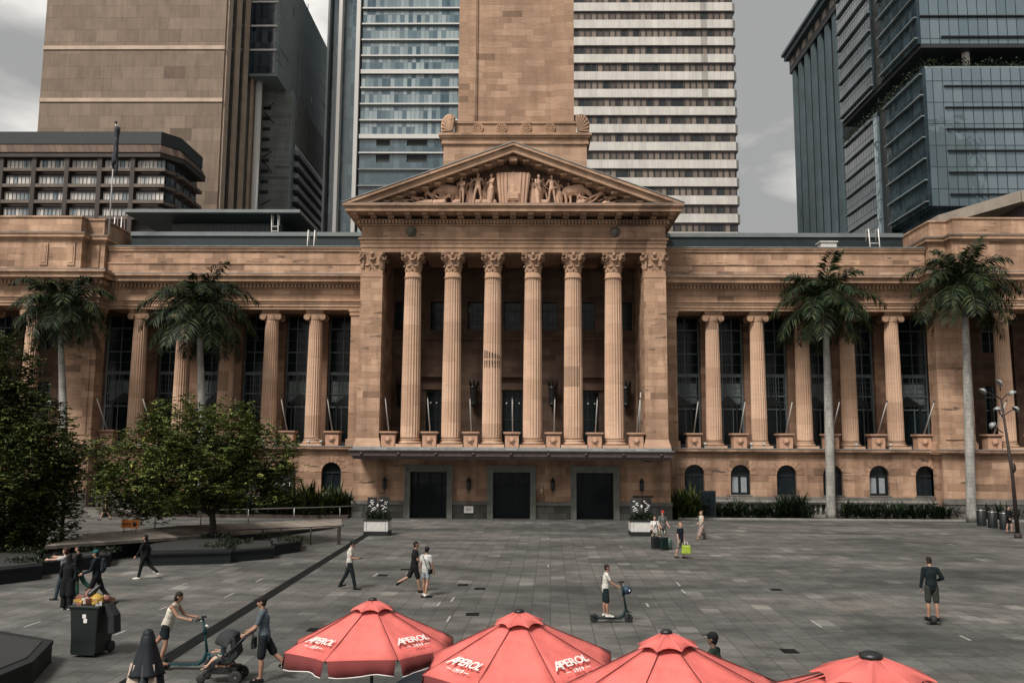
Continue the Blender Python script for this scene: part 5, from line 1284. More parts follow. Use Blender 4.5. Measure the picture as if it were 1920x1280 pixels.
def add_bag(mcol, kind):
    def f(t, J, s):
        m_ = cloth(*mcol); mb = MB()
        if kind == 'backpack':
            c = J['chest']-Vector((0, .21*s, .02*s)); mb.cap(c-Vector((0, 0, .13*s)), c+Vector((0, 0, .13*s)), .13*s, .11*s, 1.05, .62); mb.cap(c-Vector((0, .07*s, .1*s)), c-Vector((0, .07*s, -.0*s)), .08*s, .08*s, 1, .5)
            mb.build('backpack', m_, t, remesh=.014); mb = MB()
            for q in (-1, 1): mb.tube([c+Vector((q*.1*s, .03*s, .2*s)), J['chest']+Vector((q*.12*s, .02*s, .22*s)), J['chest']+Vector((q*.12*s, .14*s, .1*s)), J['waist']+Vector((q*.13*s, .05*s, .02*s))], .018*s, 6)
            mb.build('backpack_strap', m_, t)
        elif kind == 'sling':
            mb.tube([J['shL']+Vector((.06*s, -.06*s, .05*s)), J['chest']+Vector((.02*s, -.155*s, 0)), J['waist']+Vector((.13*s, -.13*s, -.05*s)), J['pel']+Vector((.19*s, -.02*s, -.02*s)), J['waist']+Vector((.1*s, .14*s, 0)), J['chest']+Vector((-.02*s, .15*s, 0)), J['shL']+Vector((.06*s, .05*s, .05*s))], .012*s, 6); mb.build('bag_strap', m_, t)
            mb = MB(); c = J['pel']+Vector((.2*s, -.02*s, -.05*s)); mb.rbox(c, (.08*s, .22*s, .16*s)); mb.build('shoulder_bag', m_, t, bevel=.02)
    return f
def carried(name, label, cat, fn): return fn
WALK_A = dict(legL=(24, 6, 2), legR=(-16, 18, 2), footR=-24, footL=8, armL=(-20, 8, 12, 0), armR=(18, 8, 22, 0), lean=3)
WALK_B = dict(legL=(-20, 30, 2), legR=(20, 4, 2), footL=-30, footR=10, armL=(18, 8, 22, 0), armR=(-20, 8, 12, 0), lean=3)
STAND = dict(legL=(2, 2, 3), legR=(-2, 2, 3), armL=(0, 8, 12, 0), armR=(4, 8, 18, 0))
def at(x, y): p = G(x, y); return (p.x, p.y)
RIGHT, LEFT, AWAY, TOWARD = -90, 90, 0, 180
# man with dark hat, white shirt, looking at his phone
p1, J = person('man in white shirt and dark brimmed hat walking right while holding a phone', at(655, 1104), RIGHT+4, 1.76, dict(legL=(-20, 10, 2), legR=(18, 6, 2), footL=-12, footR=4, armL=(-6, 8, 14, 0), armR=(8, 6, 78, 6), head_pitch=14, lean=2), 'tan',
    hat=('brim', 'dark_green_hat', (.02, .035, .03)), top=('tee', 'white_shirt', (.62, .58, .52)), low=('trousers', 'dark_jeans', (.014, .024, .028)), grip=(.3, .7))
def phone(t, J, s, k='R'):
    mb = MB(); c = J['wr'+k]+J['hd'+k]*.1; mb.rbox(c+Vector((0, 0, .03)), (.075, .15, .01)); t2 = thing('mobile_phone', 'phone held by the man in white shirt and dark hat', 'phone', t.location, t.rotation_euler.z); mb.build('phone_body', 'black', t2)
    mb = MB(); mb.rbox(c+Vector((0, 0, .037)), (.066, .135, .003)); mb.build('screen', 'blackmetal', t2)
phone(p1, J, 1)
person('bearded man in black t-shirt and black shorts walking beside a woman in white', at(776, 1110), RIGHT+20, 1.78, dict(legL=(-24, 42, 2), legR=(16, 6, 2), footL=-34, footR=2, armL=(-10, 8, 20, 0), armR=(8, 8, 60, 10), lean=3), 'tan',
    top=('tee', 'black_tee', (.013, .013, .014)), low=('longshorts', 'black_shorts', (.014, .014, .015)), yaw=-10)
person('woman in white t-shirt, denim shorts and dark cap with a thin sling bag', at(798, 1117), AWAY-28, 1.66, dict(legL=(6, 2, 2), legR=(-8, 10, 2), footR=-10, armL=(-5, 8, 12, 0), armR=(6, 12, 12, 0), head_pitch=6), 'tan', hair=('short', (.015, .012, .012)),
    hat=('cap', 'navy_cap', (.018, .028, .045)), top=('tee', 'grey_white_tee', (.50, .50, .47)), low=('shorts', 'pale_denim_shorts', (.26, .30, .32)), shoes=('white_trainers', (.7, .68, .64)), female=True, extra=add_bag(('dark_strap', (.03, .025, .02)), 'sling'), yaw=8)
# couple with suitcases
person('woman in white top and beige trousers standing with a wheeled suitcase', at(1228, 1026), TOWARD+12, 1.62, dict(legL=(4, 2, 3), legR=(-3, 2, 3), armL=(12, 8, 40, 14), armR=(14, 10, 42, 12)), 'light', hair=('bob', (.12, .07, .04)),
    top=('tee', 'white_blouse', (.66, .64, .60)), low=('trousers', 'beige_trousers', (.36, .31, .22)), shoes=('pale_shoes', (.5, .48, .45)), female=True, extra=add_bag(('dark_strap', (.03, .025, .02)), 'sling'), yaw=-25)
person('man in red cap and grey shirt standing behind two suitcases', at(1243, 1020), TOWARD+25, 1.80, dict(legL=(6, 4, 4), legR=(-6, 4, 4), armL=(8, 10, 40, 5), armR=(0, 14, 45, 5)), 'light', hair=('short', (.1, .08, .06)),
    hat=('cap', 'red_cap', (.5, .035, .03)), top=('tee', 'grey_green_tee', (.13, .135, .12)), low=('longshorts', 'khaki_shorts', (.13, .13, .10)), yaw=-25)
person('fair haired woman in navy t-shirt walking with a bright green bag', at(1276, 1046), AWAY-165+30, 1.66, dict(legL=(8, 4, 2), legR=(-8, 12, 2), footR=-12, armL=(4, 10, 10, 0), armR=(4, 12, 10, 0)), 'light', hair=('short', (.42, .25, .11)),
    top=('tee', 'navy_tee', (.014, .02, .033)), low=('longshorts', 'grey_beige_shorts', (.2, .19, .17)))
person('woman in pale pink and green floral dress walking left', at(1316, 1011), LEFT+25, 1.68, dict(legL=(26, 4, 2), legR=(-20, 14, 2), footR=-20, armL=(14, 8, 60, 12), armR=(-16, 10, 14, 0), lean=1), 'light', hair=('bun', (.22, .13, .07)),
    top=('tank', 'pale_green_bodice', (.44, .47, .40)), low=('dress', 'floral_dress', (.30, .22, .20)), shoes=('tan_sandals', (.2, .11, .07)), female=True)
# left
person('person in black walking left beneath the leafy tree, white trainers', at(270, 1085), LEFT, 1.70, dict(legL=(14, 3, 2), legR=(-24, 26, 2), footR=-30, armL=(20, 10, 14, 0), armR=(-18, 8, 20, 0), lean=2), 'tan', hair=('long', (.012, .01, .01)),
    top=('long', 'black_top', (.012, .014, .015)), low=('trousers', 'black_trousers', (.012, .014, .015)), shoes=('white_trainers', (.7, .68, .64)), female=True)
person('person in pale grey t-shirt pointing left with an outstretched arm', at(118, 1124), LEFT-10, 1.72, dict(legL=(16, 6, 3), legR=(-16, 14, 3), footR=-20, armL=(82, 6, 4, 0), armR=(86, 12, 4, 0), twist=15), 'light', hair=('bob', (.06, .02, .018)),
    top=('tee', 'pale_grey_tee', (.42, .44, .44)), low=('trousers', 'blue_jeans', (.035, .06, .075)), female=True)
person('person with loose black jacket and green trousers half hidden by the one in black', at(142, 1121), LEFT+10, 1.74, dict(legL=(-4, 4, 3), legR=(-26, 18, 3), footR=-24, armL=(10, 8, 30, 0), armR=(-10, 12, 20, 0)), 'tan', hair=('short', (.012, .01, .01)),
    top=('long', 'black_jacket', (.014, .016, .018)), low=('trousers', 'green_trousers', (.02, .07, .05)))
person('person in long wide black outfit standing with back to the viewer', at(124, 1143), AWAY, 1.70, dict(legL=(2, 0, 2), legR=(-2, 0, 2), armL=(2, 14, 14, 10), armR=(2, 14, 16, 10)), 'tan', hair=('long', (.012, .01, .01)),
    top=('coat', 'black_coat', (.010, .013, .014)), low=('wide', 'wide_black_trousers', (.010, .013, .014)), shoes=('pale_shoes', (.5, .48, .45)), female=True)
person('person in navy clothes with teal cap and dark backpack walking left', at(178, 1133), LEFT+8, 1.76, dict(legL=(20, 4, 2), legR=(-22, 16, 2), footR=-22, armL=(16, 8, 50, 4), armR=(-8, 8, 30, 0), lean=5), 'tan', hair=('short', (.012, .01, .01)),
    hat=('cap', 'teal_cap', (.02, .10, .09)), top=('hoodie', 'navy_hoodie', (.014, .022, .03)), low=('trousers', 'black_trousers', (.012, .014, .015)), extra=add_bag(('grey_blue_backpack', (.035, .05, .06)), 'backpack'))
# ---- electric scooters
def scooter(name_label, loc, face, colour=('dark_teal_paint', (.02, .045, .05)), helmet=None, z=0):
    t = thing('electric_scooter', name_label, 'scooter', (loc[0], loc[1], z), R_(face)); cm = cloth(colour[0], colour[1], rough=.4)
    # frame along +Y, wheel centres at y=-.5 and +.45
    mb = MB(); mb.prism([(-.09, -.45), (.09, -.45), (.085, .28), (-.085, .28)], .10, .15); mb.tube([(0, .25, .13), (0, .36, .22), (0, .42, .40)], .045, 10); mb.cap((0, -.44, .14), (0, -.62, .21), .05, .035, 1.5, .5); mb.build('deck', cm, t, bevel=.01)
    mb = MB(); mb.box(-.075, .075, -.42, .24, .15, .158); mb.build('deck_mat', 'rubber', t)
    for y in (-.52, .5):
        mb = MB(); k = 22
        mb.lathe([(.075, -.028), (.115, -.032), (.128, -.012), (.128, .012), (.115, .032), (.075, .028)], 0, 0, k); mb.v = [(v[2], y+v[0], .128+v[1]) for v in mb.v]; w_ = mb.build('wheel', 'rubber', t)
        mb = MB(); mb.lathe([(.012, -.035), (.074, -.02), (.074, .02), (.012, .035)], 0, 0, k); mb.v = [(v[2], y+v[0], .128+v[1]) for v in mb.v]; mb.build('rim', 'blackmetal', w_)
    mb = MB(); mb.tube([(0, .5, .30), (0, .42, .38)], .03, 8)
    for q in (-1, 1): mb.tube([(q*.05, .5, .12), (q*.05, .49, .28), (0, .46, .34)], .014, 6)
    mb.cap((0, .46, .3), (0, .57, .29), .045, .03, 1.1, .5); mb.build('fork', cm, t)
    mb = MB(); mb.tube([(0, .44, .32), (0, .30, 1.12)], [.032, .026], 10); mb.tube([(0, .36, .78), (0, .35, .95)], .045, 10); mb.build('stem', cm, t)
    mb = MB(); mb.tube([(-.27, .24, 1.13), (-.1, .29, 1.14), (0, .3, 1.14), (.1, .29, 1.14), (.27, .24, 1.13)], .016, 8); hb = mb.build('handlebar', 'blackmetal', t)
    for q in (-1, 1): mb = MB(); mb.tube([(q*.27, .24, 1.13), (q*.16, .272, 1.137)], .024, 8); mb.build('grip', 'rubber', hb); mb = MB(); mb.tube([(q*.14, .29, 1.13), (q*.2, .33, 1.10)], .008, 6); mb.build('brake_lever', 'steel', hb)
    mb = MB(); mb.rbox((0, .32, 1.17), (.07, .1, .04)); mb.build('display', 'black', hb)
    mb = MB(); mb.cap((0, .38, .97), (0, .41, .96), .03, .028); mb.build('headlight', 'offwhite', t)
    if helmet:
        h_ = thing('helmet', 'dark blue helmet hanging from the handlebar of the scooter', 'helmet', (loc[0], loc[1], z), R_(face)); mb = MB(); mb.ell((0, .46, .93), (.13, .15, .13), 16, 10); mb.build('shell', cloth('dark_blue_helmet', (.03, .06, .09), rough=.3), h_)
        mb = MB(); mb.tube([(-.1, .42, .86), (-.06, .36, .7), (.0, .34, .66)], .01, 6); mb.build('chin_strap', 'orange', h_); mb = MB(); mb.ell((.1, .52, .93), (.035, .03, .035), 8, 6); mb.build('badge', 'white', h_)
    return t
pb_ = at(1147, 1166)
scooter('dark electric scooter ridden by the boy in white t-shirt', pb_, RIGHT+2, helmet=1)
def num(t, J, s):
    text_part('shirt_number', '7', .26*s, 'black', t, Matrix.Translation(J['chest']+Vector((0, -.145*s, -.12*s))) @ Matrix.Rotation(R_(90), 4, 'X'), ext=.01, offset=.006)
person('boy in white t-shirt and dark shorts standing on an electric scooter', (pb_[0]-.18, pb_[1]), RIGHT+2, 1.50, dict(legL=(-2, 0, 3), legR=(6, 4, 3), armL=(26, 6, 34, 0), armR=(30, 6, 30, 0), lean=4), 'tan', hair=('short', (.03, .014, .012)),
    top=('tee', 'white_tee', (.62, .60, .54)), low=('longshorts', 'dark_teal_shorts', (.014, .03, .035)), shoes=('white_trainers', (.7, .68, .64)), z=.158, grip=(.9, .9), extra=num)
pw = at(352, 1254)
scooter('dark teal electric scooter pushed off by the woman in cream top', pw, RIGHT, ('teal_frame_paint', (.015, .06, .065)))
person('woman in sleeveless cream top and dark shorts leaning forward on a scooter', (pw[0]-.52, pw[1]-.02), RIGHT, 1.66, dict(legL=(-34, 12, 2), legR=(4, 18, 3), footL=-40, footR=-6, armL=(34, 6, 44, 0), armR=(38, 6, 40, 0), lean=20, head_pitch=10), 'tan', hair=('bob', (.02, .012, .01)),
    top=('tank', 'cream_tank_top', (.60, .56, .47)), low=('shorts', 'navy_shorts', (.016, .026, .032)), shoes=('tan_sandals', (.2, .11, .07)), z=.10, grip=(.9, .9), female=True)
# rider on a small board
pk = at(1750, 1170)
person('person in dark long-sleeved top and grey shorts riding a small board away from the viewer', pk, AWAY-4, 1.80, dict(legL=(2, 4, 2), legR=(-2, 4, 2), armL=(-2, 12, 14, 0), armR=(-10, 28, 80, 30), lean=4, head_pitch=18), 'tan', hair=('short', (.035, .022, .014)),
    top=('long', 'dark_teal_top', (.010, .020, .024)), low=('longshorts', 'grey_shorts', (.055, .058, .05)), shoes=('black_trainers', (.02, .022, .025)), z=.13)
t = thing('electric_unicycle', 'small black one wheeled board under the rider in grey shorts', 'one wheeled board', (pk[0], pk[1], 0), R_(-4))
mb = MB(); mb.lathe([(.03, -.06), (.11, -.07), (.13, -.04), (.13, .04), (.11, .07), (.03, .06)], 0, 0, 22); mb.v = [(v[2], v[0], .13+v[1]) for v in mb.v]; mb.build('wheel', 'rubber', t)
for q in (-1, 1): mb = MB(); x0, x1 = sorted((q*.085, q*.2)); mb.box(x0, x1, -.17, .17, .105, .13); mb.build('footboard', 'black', t, bevel=.01)
# man with the pushchair
pm_ = at(492, 1276)
person('man in checked grey-blue shirt and dark shorts pushing a pushchair', pm_, LEFT+6, 1.78, dict(legL=(4, 4, 2), legR=(-30, 16, 2), footR=-26, armL=(20, 8, 36, 0), armR=(24, 8, 30, 0), lean=5), 'tan', hair=('short', (.03, .025, .022)),
    hat=('cap', 'dark_cap', (.025, .022, .02)), top=('polo', 'checked_shirt', (.10, .13, .15)), low=('longshorts', 'dark_blue_shorts', (.018, .024, .03)), grip=(.9, .9))

def pushchair():
    c = at(418, 1277); t = thing('pushchair', 'black pushchair with hood up, pushed by the man in checked shirt', 'pushchair', (c[0], c[1], 0), R_(LEFT+2)); fm = 'steel'
    for x in (-.27, .27):
        mb = MB(); mb.lathe([(.09, -.025), (.13, -.028), (.145, 0), (.13, .028), (.09, .025)], 0, 0, 22); mb.v = [(x+v[2], -.34+v[0], .145+v[1]) for v in mb.v]; w_ = mb.build('rear_wheel', 'rubber', t)
        mb = MB(); mb.lathe([(.015, -.03), (.02, 0), (.015, .03)], 0, 0, 12)
        mb.v = [(x+v[2], -.34+v[0], .145+v[1]) for v in mb.v]
        for i in range(6): a = i*math.pi/3; mb.tube([(x, -.34, .145), (x, -.34+.095*math.cos(a), .145+.095*math.sin(a))], .009, 5)
        mb.build('spokes', 'steel', w_)
        mb = MB(); mb.lathe([(.015, -.02), (.09, -.022), (.1, 0), (.09, .022), (.015, .02)], 0, 0, 18); mb.v = [(x*.75+v[2], .42+v[0], .1+v[1]) for v in mb.v]; mb.build('front_wheel', 'rubber', t)
    for x in (-.25, .25):
        mb = MB(); mb.tube([(x, -.34, .15), (x, -.1, .42), (x, .1, .62)], .016, 8); mb.tube([(x*.8, .42, .12), (x, .1, .42), (x, -.3, .78), (x, -.52, 1.02)], .016, 8); mb.build('frame_side', 'blackmetal', t)
    mb = MB(); mb.tube([(-.25, -.52, 1.02), (-.24, -.6, 1.04), (.24, -.6, 1.04), (.25, -.52, 1.02)], .02, 8); mb.build('handle', 'rubber', t)
    mb = MB(); mb.ext_x([(-.28, .95), (-.36, .6), (-.2, .42), (.12, .4), (.16, .5), (-.12, .52), (-.2, .66), (-.16, .98)], -.22, .22); mb.build('seat', 'blackcloth', t, bevel=.02)
    mb = MB()
    for i in range(9):
        a = R_(20+17*i)
        mb.v += []
    n_ = 8; vs = []; fs = []
    for i in range(n_+1):
        a = R_(8+120*i/n_)
        for j in range(9):
            b = math.pi*j/8; r = .34; y = -.12+r*math.cos(a)*math.sin(b)*1.0; z = .78+r*math.sin(a)*math.sin(b)*.95; vs.append((.25*math.cos(b)*1.02, y, z+.0))
    fs = [(i*9+j, i*9+j+1, (i+1)*9+j+1, (i+1)*9+j) for i in range(n_) for j in range(8)]
    mb.add(vs, fs, 0, True); hd = mb.build('hood', 'blackcloth', t); md = hd.modifiers.new('s', 'SOLIDIFY'); md.thickness = .012
    mb = MB(); mb.ext_x([(-.34, .34), (.22, .34), (.26, .2), (-.3, .2)], -.2, .2); mb.build('basket', 'black', t)
    mb = MB(); mb.rbox((.0, -.02, .36), (.34, .3, .06)); mb.build('basket_load', 'terracotta', t, bevel=.02)
    mb = MB(); mb.rbox((.0, .34, .3), (.3, .1, .02)); mb.build('footrest', 'black', t)
    # shopping bag hanging from the handle
    b = thing('hanging_bag', 'small black bag hanging from the pushchair handle', 'bag', (c[0], c[1], 0), R_(LEFT+2)); mb = MB(); mb.rbox((.0, -.64, .82), (.2, .1, .24), taper=.85); mb.build('bag_body', 'blackcloth', b, bevel=.02)
    mb = MB(); mb.tube([(-.06, -.62, .93), (-.04, -.6, 1.06), (.04, -.6, 1.06), (.06, -.62, .93)], .008, 5); mb.build('bag_strap', 'black', b)
    # child
    person('small bare legged child sitting in the pushchair', (c[0]-.06, c[1]), LEFT+2, .85, dict(legL=(62, 20, 10), legR=(70, 30, 8), armL=(30, 8, 50, 10), armR=(25, 8, 60, 10), lean=-16), 'light', hair=('short', (.08, .05, .03)), top=('tee', 'pale_blue_tee', (.22, .3, .32)), low=('shorts', 'cream_shorts', (.45, .4, .3)), shoes=None, z=.26, vox=.008)
M['blackcloth'] = simple('black_fabric', (.006, .009, .010), .8, 0, .3, 6)
pushchair()
# suitcases
def suitcase(x, y, ry, label, m_, h=.62, handle=True):
    p = at(x, y); t = thing('suitcase', label, 'suitcase', (p[0], p[1], 0), R_(ry), 'suitcases beside the couple')
    mb = MB(); mb.rbox((0, 0, .06+h/2), (.42, .26, h)); mb.build('shell', m_, t, bevel=.04)
    mb = MB()
    for i in range(5): mb.box(-.15+.075*i-.01, -.15+.075*i+.01, -.14, -.128, .14, h-.02)
    mb.build('ribs', m_, t)
    for a in (-1, 1):
        for b in (-1, 1): mb = MB(); mb.lathe([(.02, -.012), (.032, -.012), (.032, .012), (.02, .012)], 0, 0, 12); mb.v = [(a*.17+v[2], b*.09+v[0], .032+v[1]) for v in mb.v]; mb.build('wheel', 'rubber', t)
    if handle: mb = MB(); mb.tube([(-.09, .06, h), (-.09, .06, 1.0), (.09, .06, 1.0), (.09, .06, h)], .012, 6); mb.build('pull_handle', 'steel', t)
suitcase(1229, 1029, 12, 'dark wheeled suitcase in front of the woman in white', 'black', .6)
suitcase(1245, 1031, 20, 'dark green wheeled suitcase in front of the man in red cap', cloth('dark_green_case', (.01, .03, .026), rough=.4), .6)
suitcase(1254, 1029, 60, 'pale green cabin case just right of the dark green one', cloth('pale_green_case', (.16, .24, .2), rough=.4), .45, False)
pp = at(1279, 1046); t = thing('carrier_bag', 'bright yellow-green patterned bag held by the woman in navy', 'bag', (pp[0]+.18, pp[1]-.12, 0)); mb = MB(); mb.rbox((0, 0, .42), (.44, .2, .38), taper=.9); mb.build('bag_body', cloth('lime_bag', (.34, .46, .05)), t, bevel=.03)
mb = MB(); mb.tube([(-.1, 0, .6), (-.06, 0, .78), (.06, 0, .78), (.1, 0, .6)], .012, 6); mb.build('bag_handle', 'white', t)
# head and shoulders behind the third umbrella
pc_ = G(1338, 1200, 1.6); person('person in black cap and dark green top seen just behind the third red umbrella', (pc_.x, pc_.y), LEFT-30, 1.72, STAND, 'brown', hair=('short', (.012, .01, .01)), hat=('cap', 'black_cap', (.012, .014, .016)), top=('long', 'dark_green_top', (.02, .05, .035)))
person('person in dark clothes with bare legs beside the litter bins', at(1893, 999), TOWARD+20, 1.70, dict(legL=(14, 20, 3), legR=(-4, 4, 3), armL=(10, 8, 40, 0), armR=(10, 8, 40, 0)), 'light', top=('long', 'black_top', (.012, .014, .015)), low=('shorts', 'black_shorts', (.014, .014, .015)))
pq = P(196, 992, 63); person('person in dark shirt walking behind the ramp near the stone steps', (pq.x, pq.y), LEFT, 1.68, WALK_A, 'light', top=('tee', 'black_tee', (.013, .013, .014)), low=('shorts', 'dark_shorts', (.03, .02, .022)))
# ================================================================ pediment sculpture
def relief_figure(x, z, h, pose, rz=0, roll=0, dress=False, y=66.35):
    s = h/1.75; J = fk(pose, s); J['yaw'] = 0; mb = body_mb(J, s)
    if dress:
        for k in 'LR': mb.cap(J['hip'+k], J['kn'+k], .13*s, .15*s); mb.cap(J['kn'+k], J['an'+k], .15*s, .13*s)
        mb.cap(J['pel'], (J['anL']+J['anR'])/2, .15*s, .2*s)
    mt = Matrix.Translation((x, y-Yp, z)) @ Matrix.Rotation(R_(roll), 4, 'Y') @ Matrix.Rotation(R_(rz), 4, 'Z')
    mb.v = [tuple(mt @ Vector(v)) for v in mb.v]; mb.org = (0, 0, 0)
    return mb.build('relief_figure', 'relief', hall, remesh=.024)
zb = ZC+.12
A1 = dict(legL=(8, 4, 6), legR=(-8, 6, 6), armL=(30, 20, 40, 10), armR=(-10, 30, 30, 0), lean=2)
A2 = dict(legL=(-12, 6, 8), legR=(14, 4, 6), armL=(-20, 40, 60, 0), armR=(40, 20, 30, 0), lean=4)
relief_figure(-4.0, zb, 2.25, A1, 150); relief_figure(-2.75, zb, 2.6, A2, -10); relief_figure(-1.85, zb, 2.5, A1, 130, 5, True)
relief_figure(2.0, zb, 2.45, A2, -150, -2, True); relief_figure(3.0, zb, 2.4, A1, 20); relief_figure(3.6, zb, 2.1, A2, 190, -3, True, y=66.75)
relief_figure(-3.3, zb, 2.3, A1, 200, 0, True, y=66.8); relief_figure(1.5, zb, 2.3, A1, 160, 0, True, y=66.8)
for i, (x, h, yy, rz) in enumerate([(-4.5, 1.95, 66.9, 170), (-5.3, 1.55, 66.75, 200), (-3.75, 2.2, 66.95, 0), (-2.3, 2.35, 66.95, 20), (2.5, 2.35, 66.95, 200), (4.3, 1.95, 66.9, 190), (5.1, 1.6, 66.75, 150), (-1.3, 2.45, 66.95, 180), (3.3, 2.2, 66.95, 140), (6.0, 1.2, 66.8, 180), (-6.1, 1.2, 66.8, 180)]):
    relief_figure(x, zb, h, (A1, A2)[i % 2], rz, (4, -4, 0)[i % 3], i % 3 == 0, y=yy)
for x, h, rl, rz in ((-5.4, 2.0, -58, 160), (-6.5, 1.8, -72, 180), (-7.5, 1.6, -80, 170), (-8.3, 1.3, -82, 190), (-6.0, 1.5, 60, 180), (5.6, 2.0, 58, 200), (6.6, 1.8, 68, 170), (7.7, 1.5, 80, 180), (8.4, 1.3, 80, 170), (6.1, 1.5, -60, 180)):
    relief_figure(x, zb+.22, h, dict(legL=(30, 60, 4), legR=(10, 20, 4), armL=(60, 20, 40, 0), armR=(20, 30, 50, 0)), rz, rl, y=66.5)
def beast(x, s):
    mb = MB(); f = 1 if s > 0 else -1; z = zb; y = 66.75
    mb.cap((x, y, z+1.25), (x+f*.9, y, z+1.35), .42, .46, 1, .75); mb.cap((x+f*.9, y, z+1.35), (x+f*1.5, y, z+1.15), .34, .22); mb.cap((x+f*1.5, y-.05, z+1.15), (x+f*1.75, y-.1, z+.8), .2, .13)
    for q in (-.25, .1, .75, 1.05): mb.cap((x+f*q, y, z+1.0), (x+f*(q+.08), y, z+.5), .16, .1); mb.cap((x+f*(q+.08), y, z+.5), (x+f*q, y, z+.03), .1, .07)
    mb.cap((x-f*.4, y, z+1.4), (x-f*.6, y, z+.7), .06, .05); mb.cap((x+f*1.5, y, z+1.35), (x+f*1.45, y, z+1.6), .05, .02)
    mb.v = [(v[0], v[1]-Yp, v[2]) for v in mb.v]; mb.build('relief_animal', 'relief', hall, remesh=.04)
beast(-4.6, -1); beast(4.3, 1)
mb = MB((0, Yp, 0)); mb.ext_y([(-1.05, zb+.1), (1.05, zb+.1), (1.35, zb+2.5), (.7, zb+2.62), (-.7, zb+2.62), (-1.35, zb+2.5)], 66.35, 67.05)
for x in (-1.1, -.85, -.55, .55, .85, 1.1): mb.cap((x*.88, 66.33, zb+.15), (x*1.05, 66.33, zb+2.5), .09, .11, 1, .7)
mb.build('draped_shield', 'relief', hall)
relief_figure(0, zb+.2, 2.5, dict(legL=(0, 0, 1), legR=(0, 0, 1), armL=(0, 84, 0, 0), armR=(0, 84, 0, 0)), 180, 0, True, y=66.5)
mb = MB((0, Yp, 0)); mb.box(-.45, .45, 66.15, 66.34, zb+.35, zb+1.0); mb.box(-.38, .38, 66.1, 66.15, zb+.45, zb+.9); mb.build('relief_tablet', 'relief', hall, bevel=.03)
for i in range(22):
    x = random.uniform(-8, 8)
    if abs(x) < 1.6: continue
    hh = min(.45, (8.6-abs(x))*.25); mb = MB((0, Yp, 0)); mb.ell((x, 66.4, zb+hh*.4), (.35, .3, hh*.6), 8, 6); mb.ell((x+.2, 66.35, zb+hh*.5), (.2, .25, hh*.5), 8, 6); mb.build('relief_drapery', 'relief', hall)
# ================================================================ plants
def limb(mb, p0, p1, r0, r1, bend=.12, n=6, k=8):
    p0 = Vector(p0); p1 = Vector(p1); d = p1-p0; o = Vector((random.uniform(-1, 1), random.uniform(-1, 1), random.uniform(-.3, .6)))*d.length*bend
    pts = [p0.lerp(p1, i/n)+o*math.sin(math.pi*i/n) for i in range(n+1)]; mb.tube([tuple(v) for v in pts], [r0+(r1-r0)*i/n for i in range(n+1)], k); return pts
def broad_tree(label, base, blobs, trunk_top, limbs, n, leaf='leaf', ln=.26, group=None, tr=.19):
    """blobs: (cx,cy,cz,rx,ry,rz) in world; the leaves stand in rosettes spread through the blobs, thinner inside"""
    t = thing('leafy_tree', label, 'tree', base, group=group); org = base
    mb = MB(org); tt = Vector(trunk_top)
    b0 = Vector(base); mb.tube([tuple(b0), tuple(b0+Vector((.02, 0, .3))), tuple(b0.lerp(tt, .5)+Vector((.05, 0, 0))), tuple(tt)], [tr*1.5, tr, tr*.85, tr*.75], 10)
    mb.build('trunk', 'bark', t)
    for l_ in limbs:
        mb = MB(org); pts = limb(mb, tt-Vector((0, 0, random.random()*.6)), l_, tr*.62, tr*.2, .1)
        for q in range(5):
            a = pts[random.randint(2, 6)]; limb(mb, a, a+Vector((random.uniform(-1.3, 1.3), random.uniform(-1.3, 1.3), random.uniform(.2, 1.3))), tr*.2, .015, .15, 4, 5)
        mb.build('limb', 'bark', t)
    vol = np.array([b[3]*b[4]*b[5] for b in blobs])**.75; vol = vol/vol.sum(); cs = []
    for b, v in zip(blobs, vol):
        m_ = int(n*v); d = NR.normal(size=(m_, 3)); d /= np.linalg.norm(d, axis=1, keepdims=True)
        r = (.5+.55*NR.random(m_)**.6); bump = 1+.22*np.sin(d[:, 0]*5+b[0])*np.cos(d[:, 2]*6+b[2])+.1*np.sin(d[:, 1]*9)
        cs.append(np.array(b[:3])+d*np.array(b[3:])*(r*bump)[:, None])
    c = np.concatenate(cs); gn = np.sin(c[:, 0]*2.1+c[:, 2]*1.3)*np.sin(c[:, 1]*1.9-c[:, 2]*2.3+1)+.5*np.sin(c[:, 0]*4.7+2)*np.sin(c[:, 2]*4.1)
    c = c[gn > -.42]
    k = 8; cc = np.repeat(c, k, 0); a = np.tile(np.arange(k)*2*np.pi/k, len(c))+np.repeat(NR.random(len(c))*6, k)
    tilt = np.repeat(NR.normal(size=(len(c), 3))*.35, k, 0)
    d = np.stack([np.cos(a), np.sin(a), .15+.5*NR.random(len(a))], 1)+tilt
    d /= np.linalg.norm(d, axis=1, keepdims=True); side = np.cross(d, np.array([0, 0, 1.0])+tilt*.5); side /= np.linalg.norm(side, axis=1, keepdims=True)
    L_ = ln*(.45+1.0*NR.random((len(a), 1))); W_ = L_*.36
    p = cc; m1 = p+d*L_*.5; tip = p+d*L_-np.array([0, 0, 1])*L_*.28
    V = np.stack([p, m1+side*W_*.5, tip, m1-side*W_*.5], 1); quads('crown', V, leaf, t, org); return t
tb = G(398, 1022); X0, Y0t = tb.x, tb.y
def px_blob(x, y, Y, rx, rz, ry=None):   # centre at a picture point, radii in picture pixels at depth Y
    c = P(x, y, Y); k = Y/FPX; return (c.x, Y, c.z, rx*k, (ry or rx)*k, rz*k)
Yt = Y0t
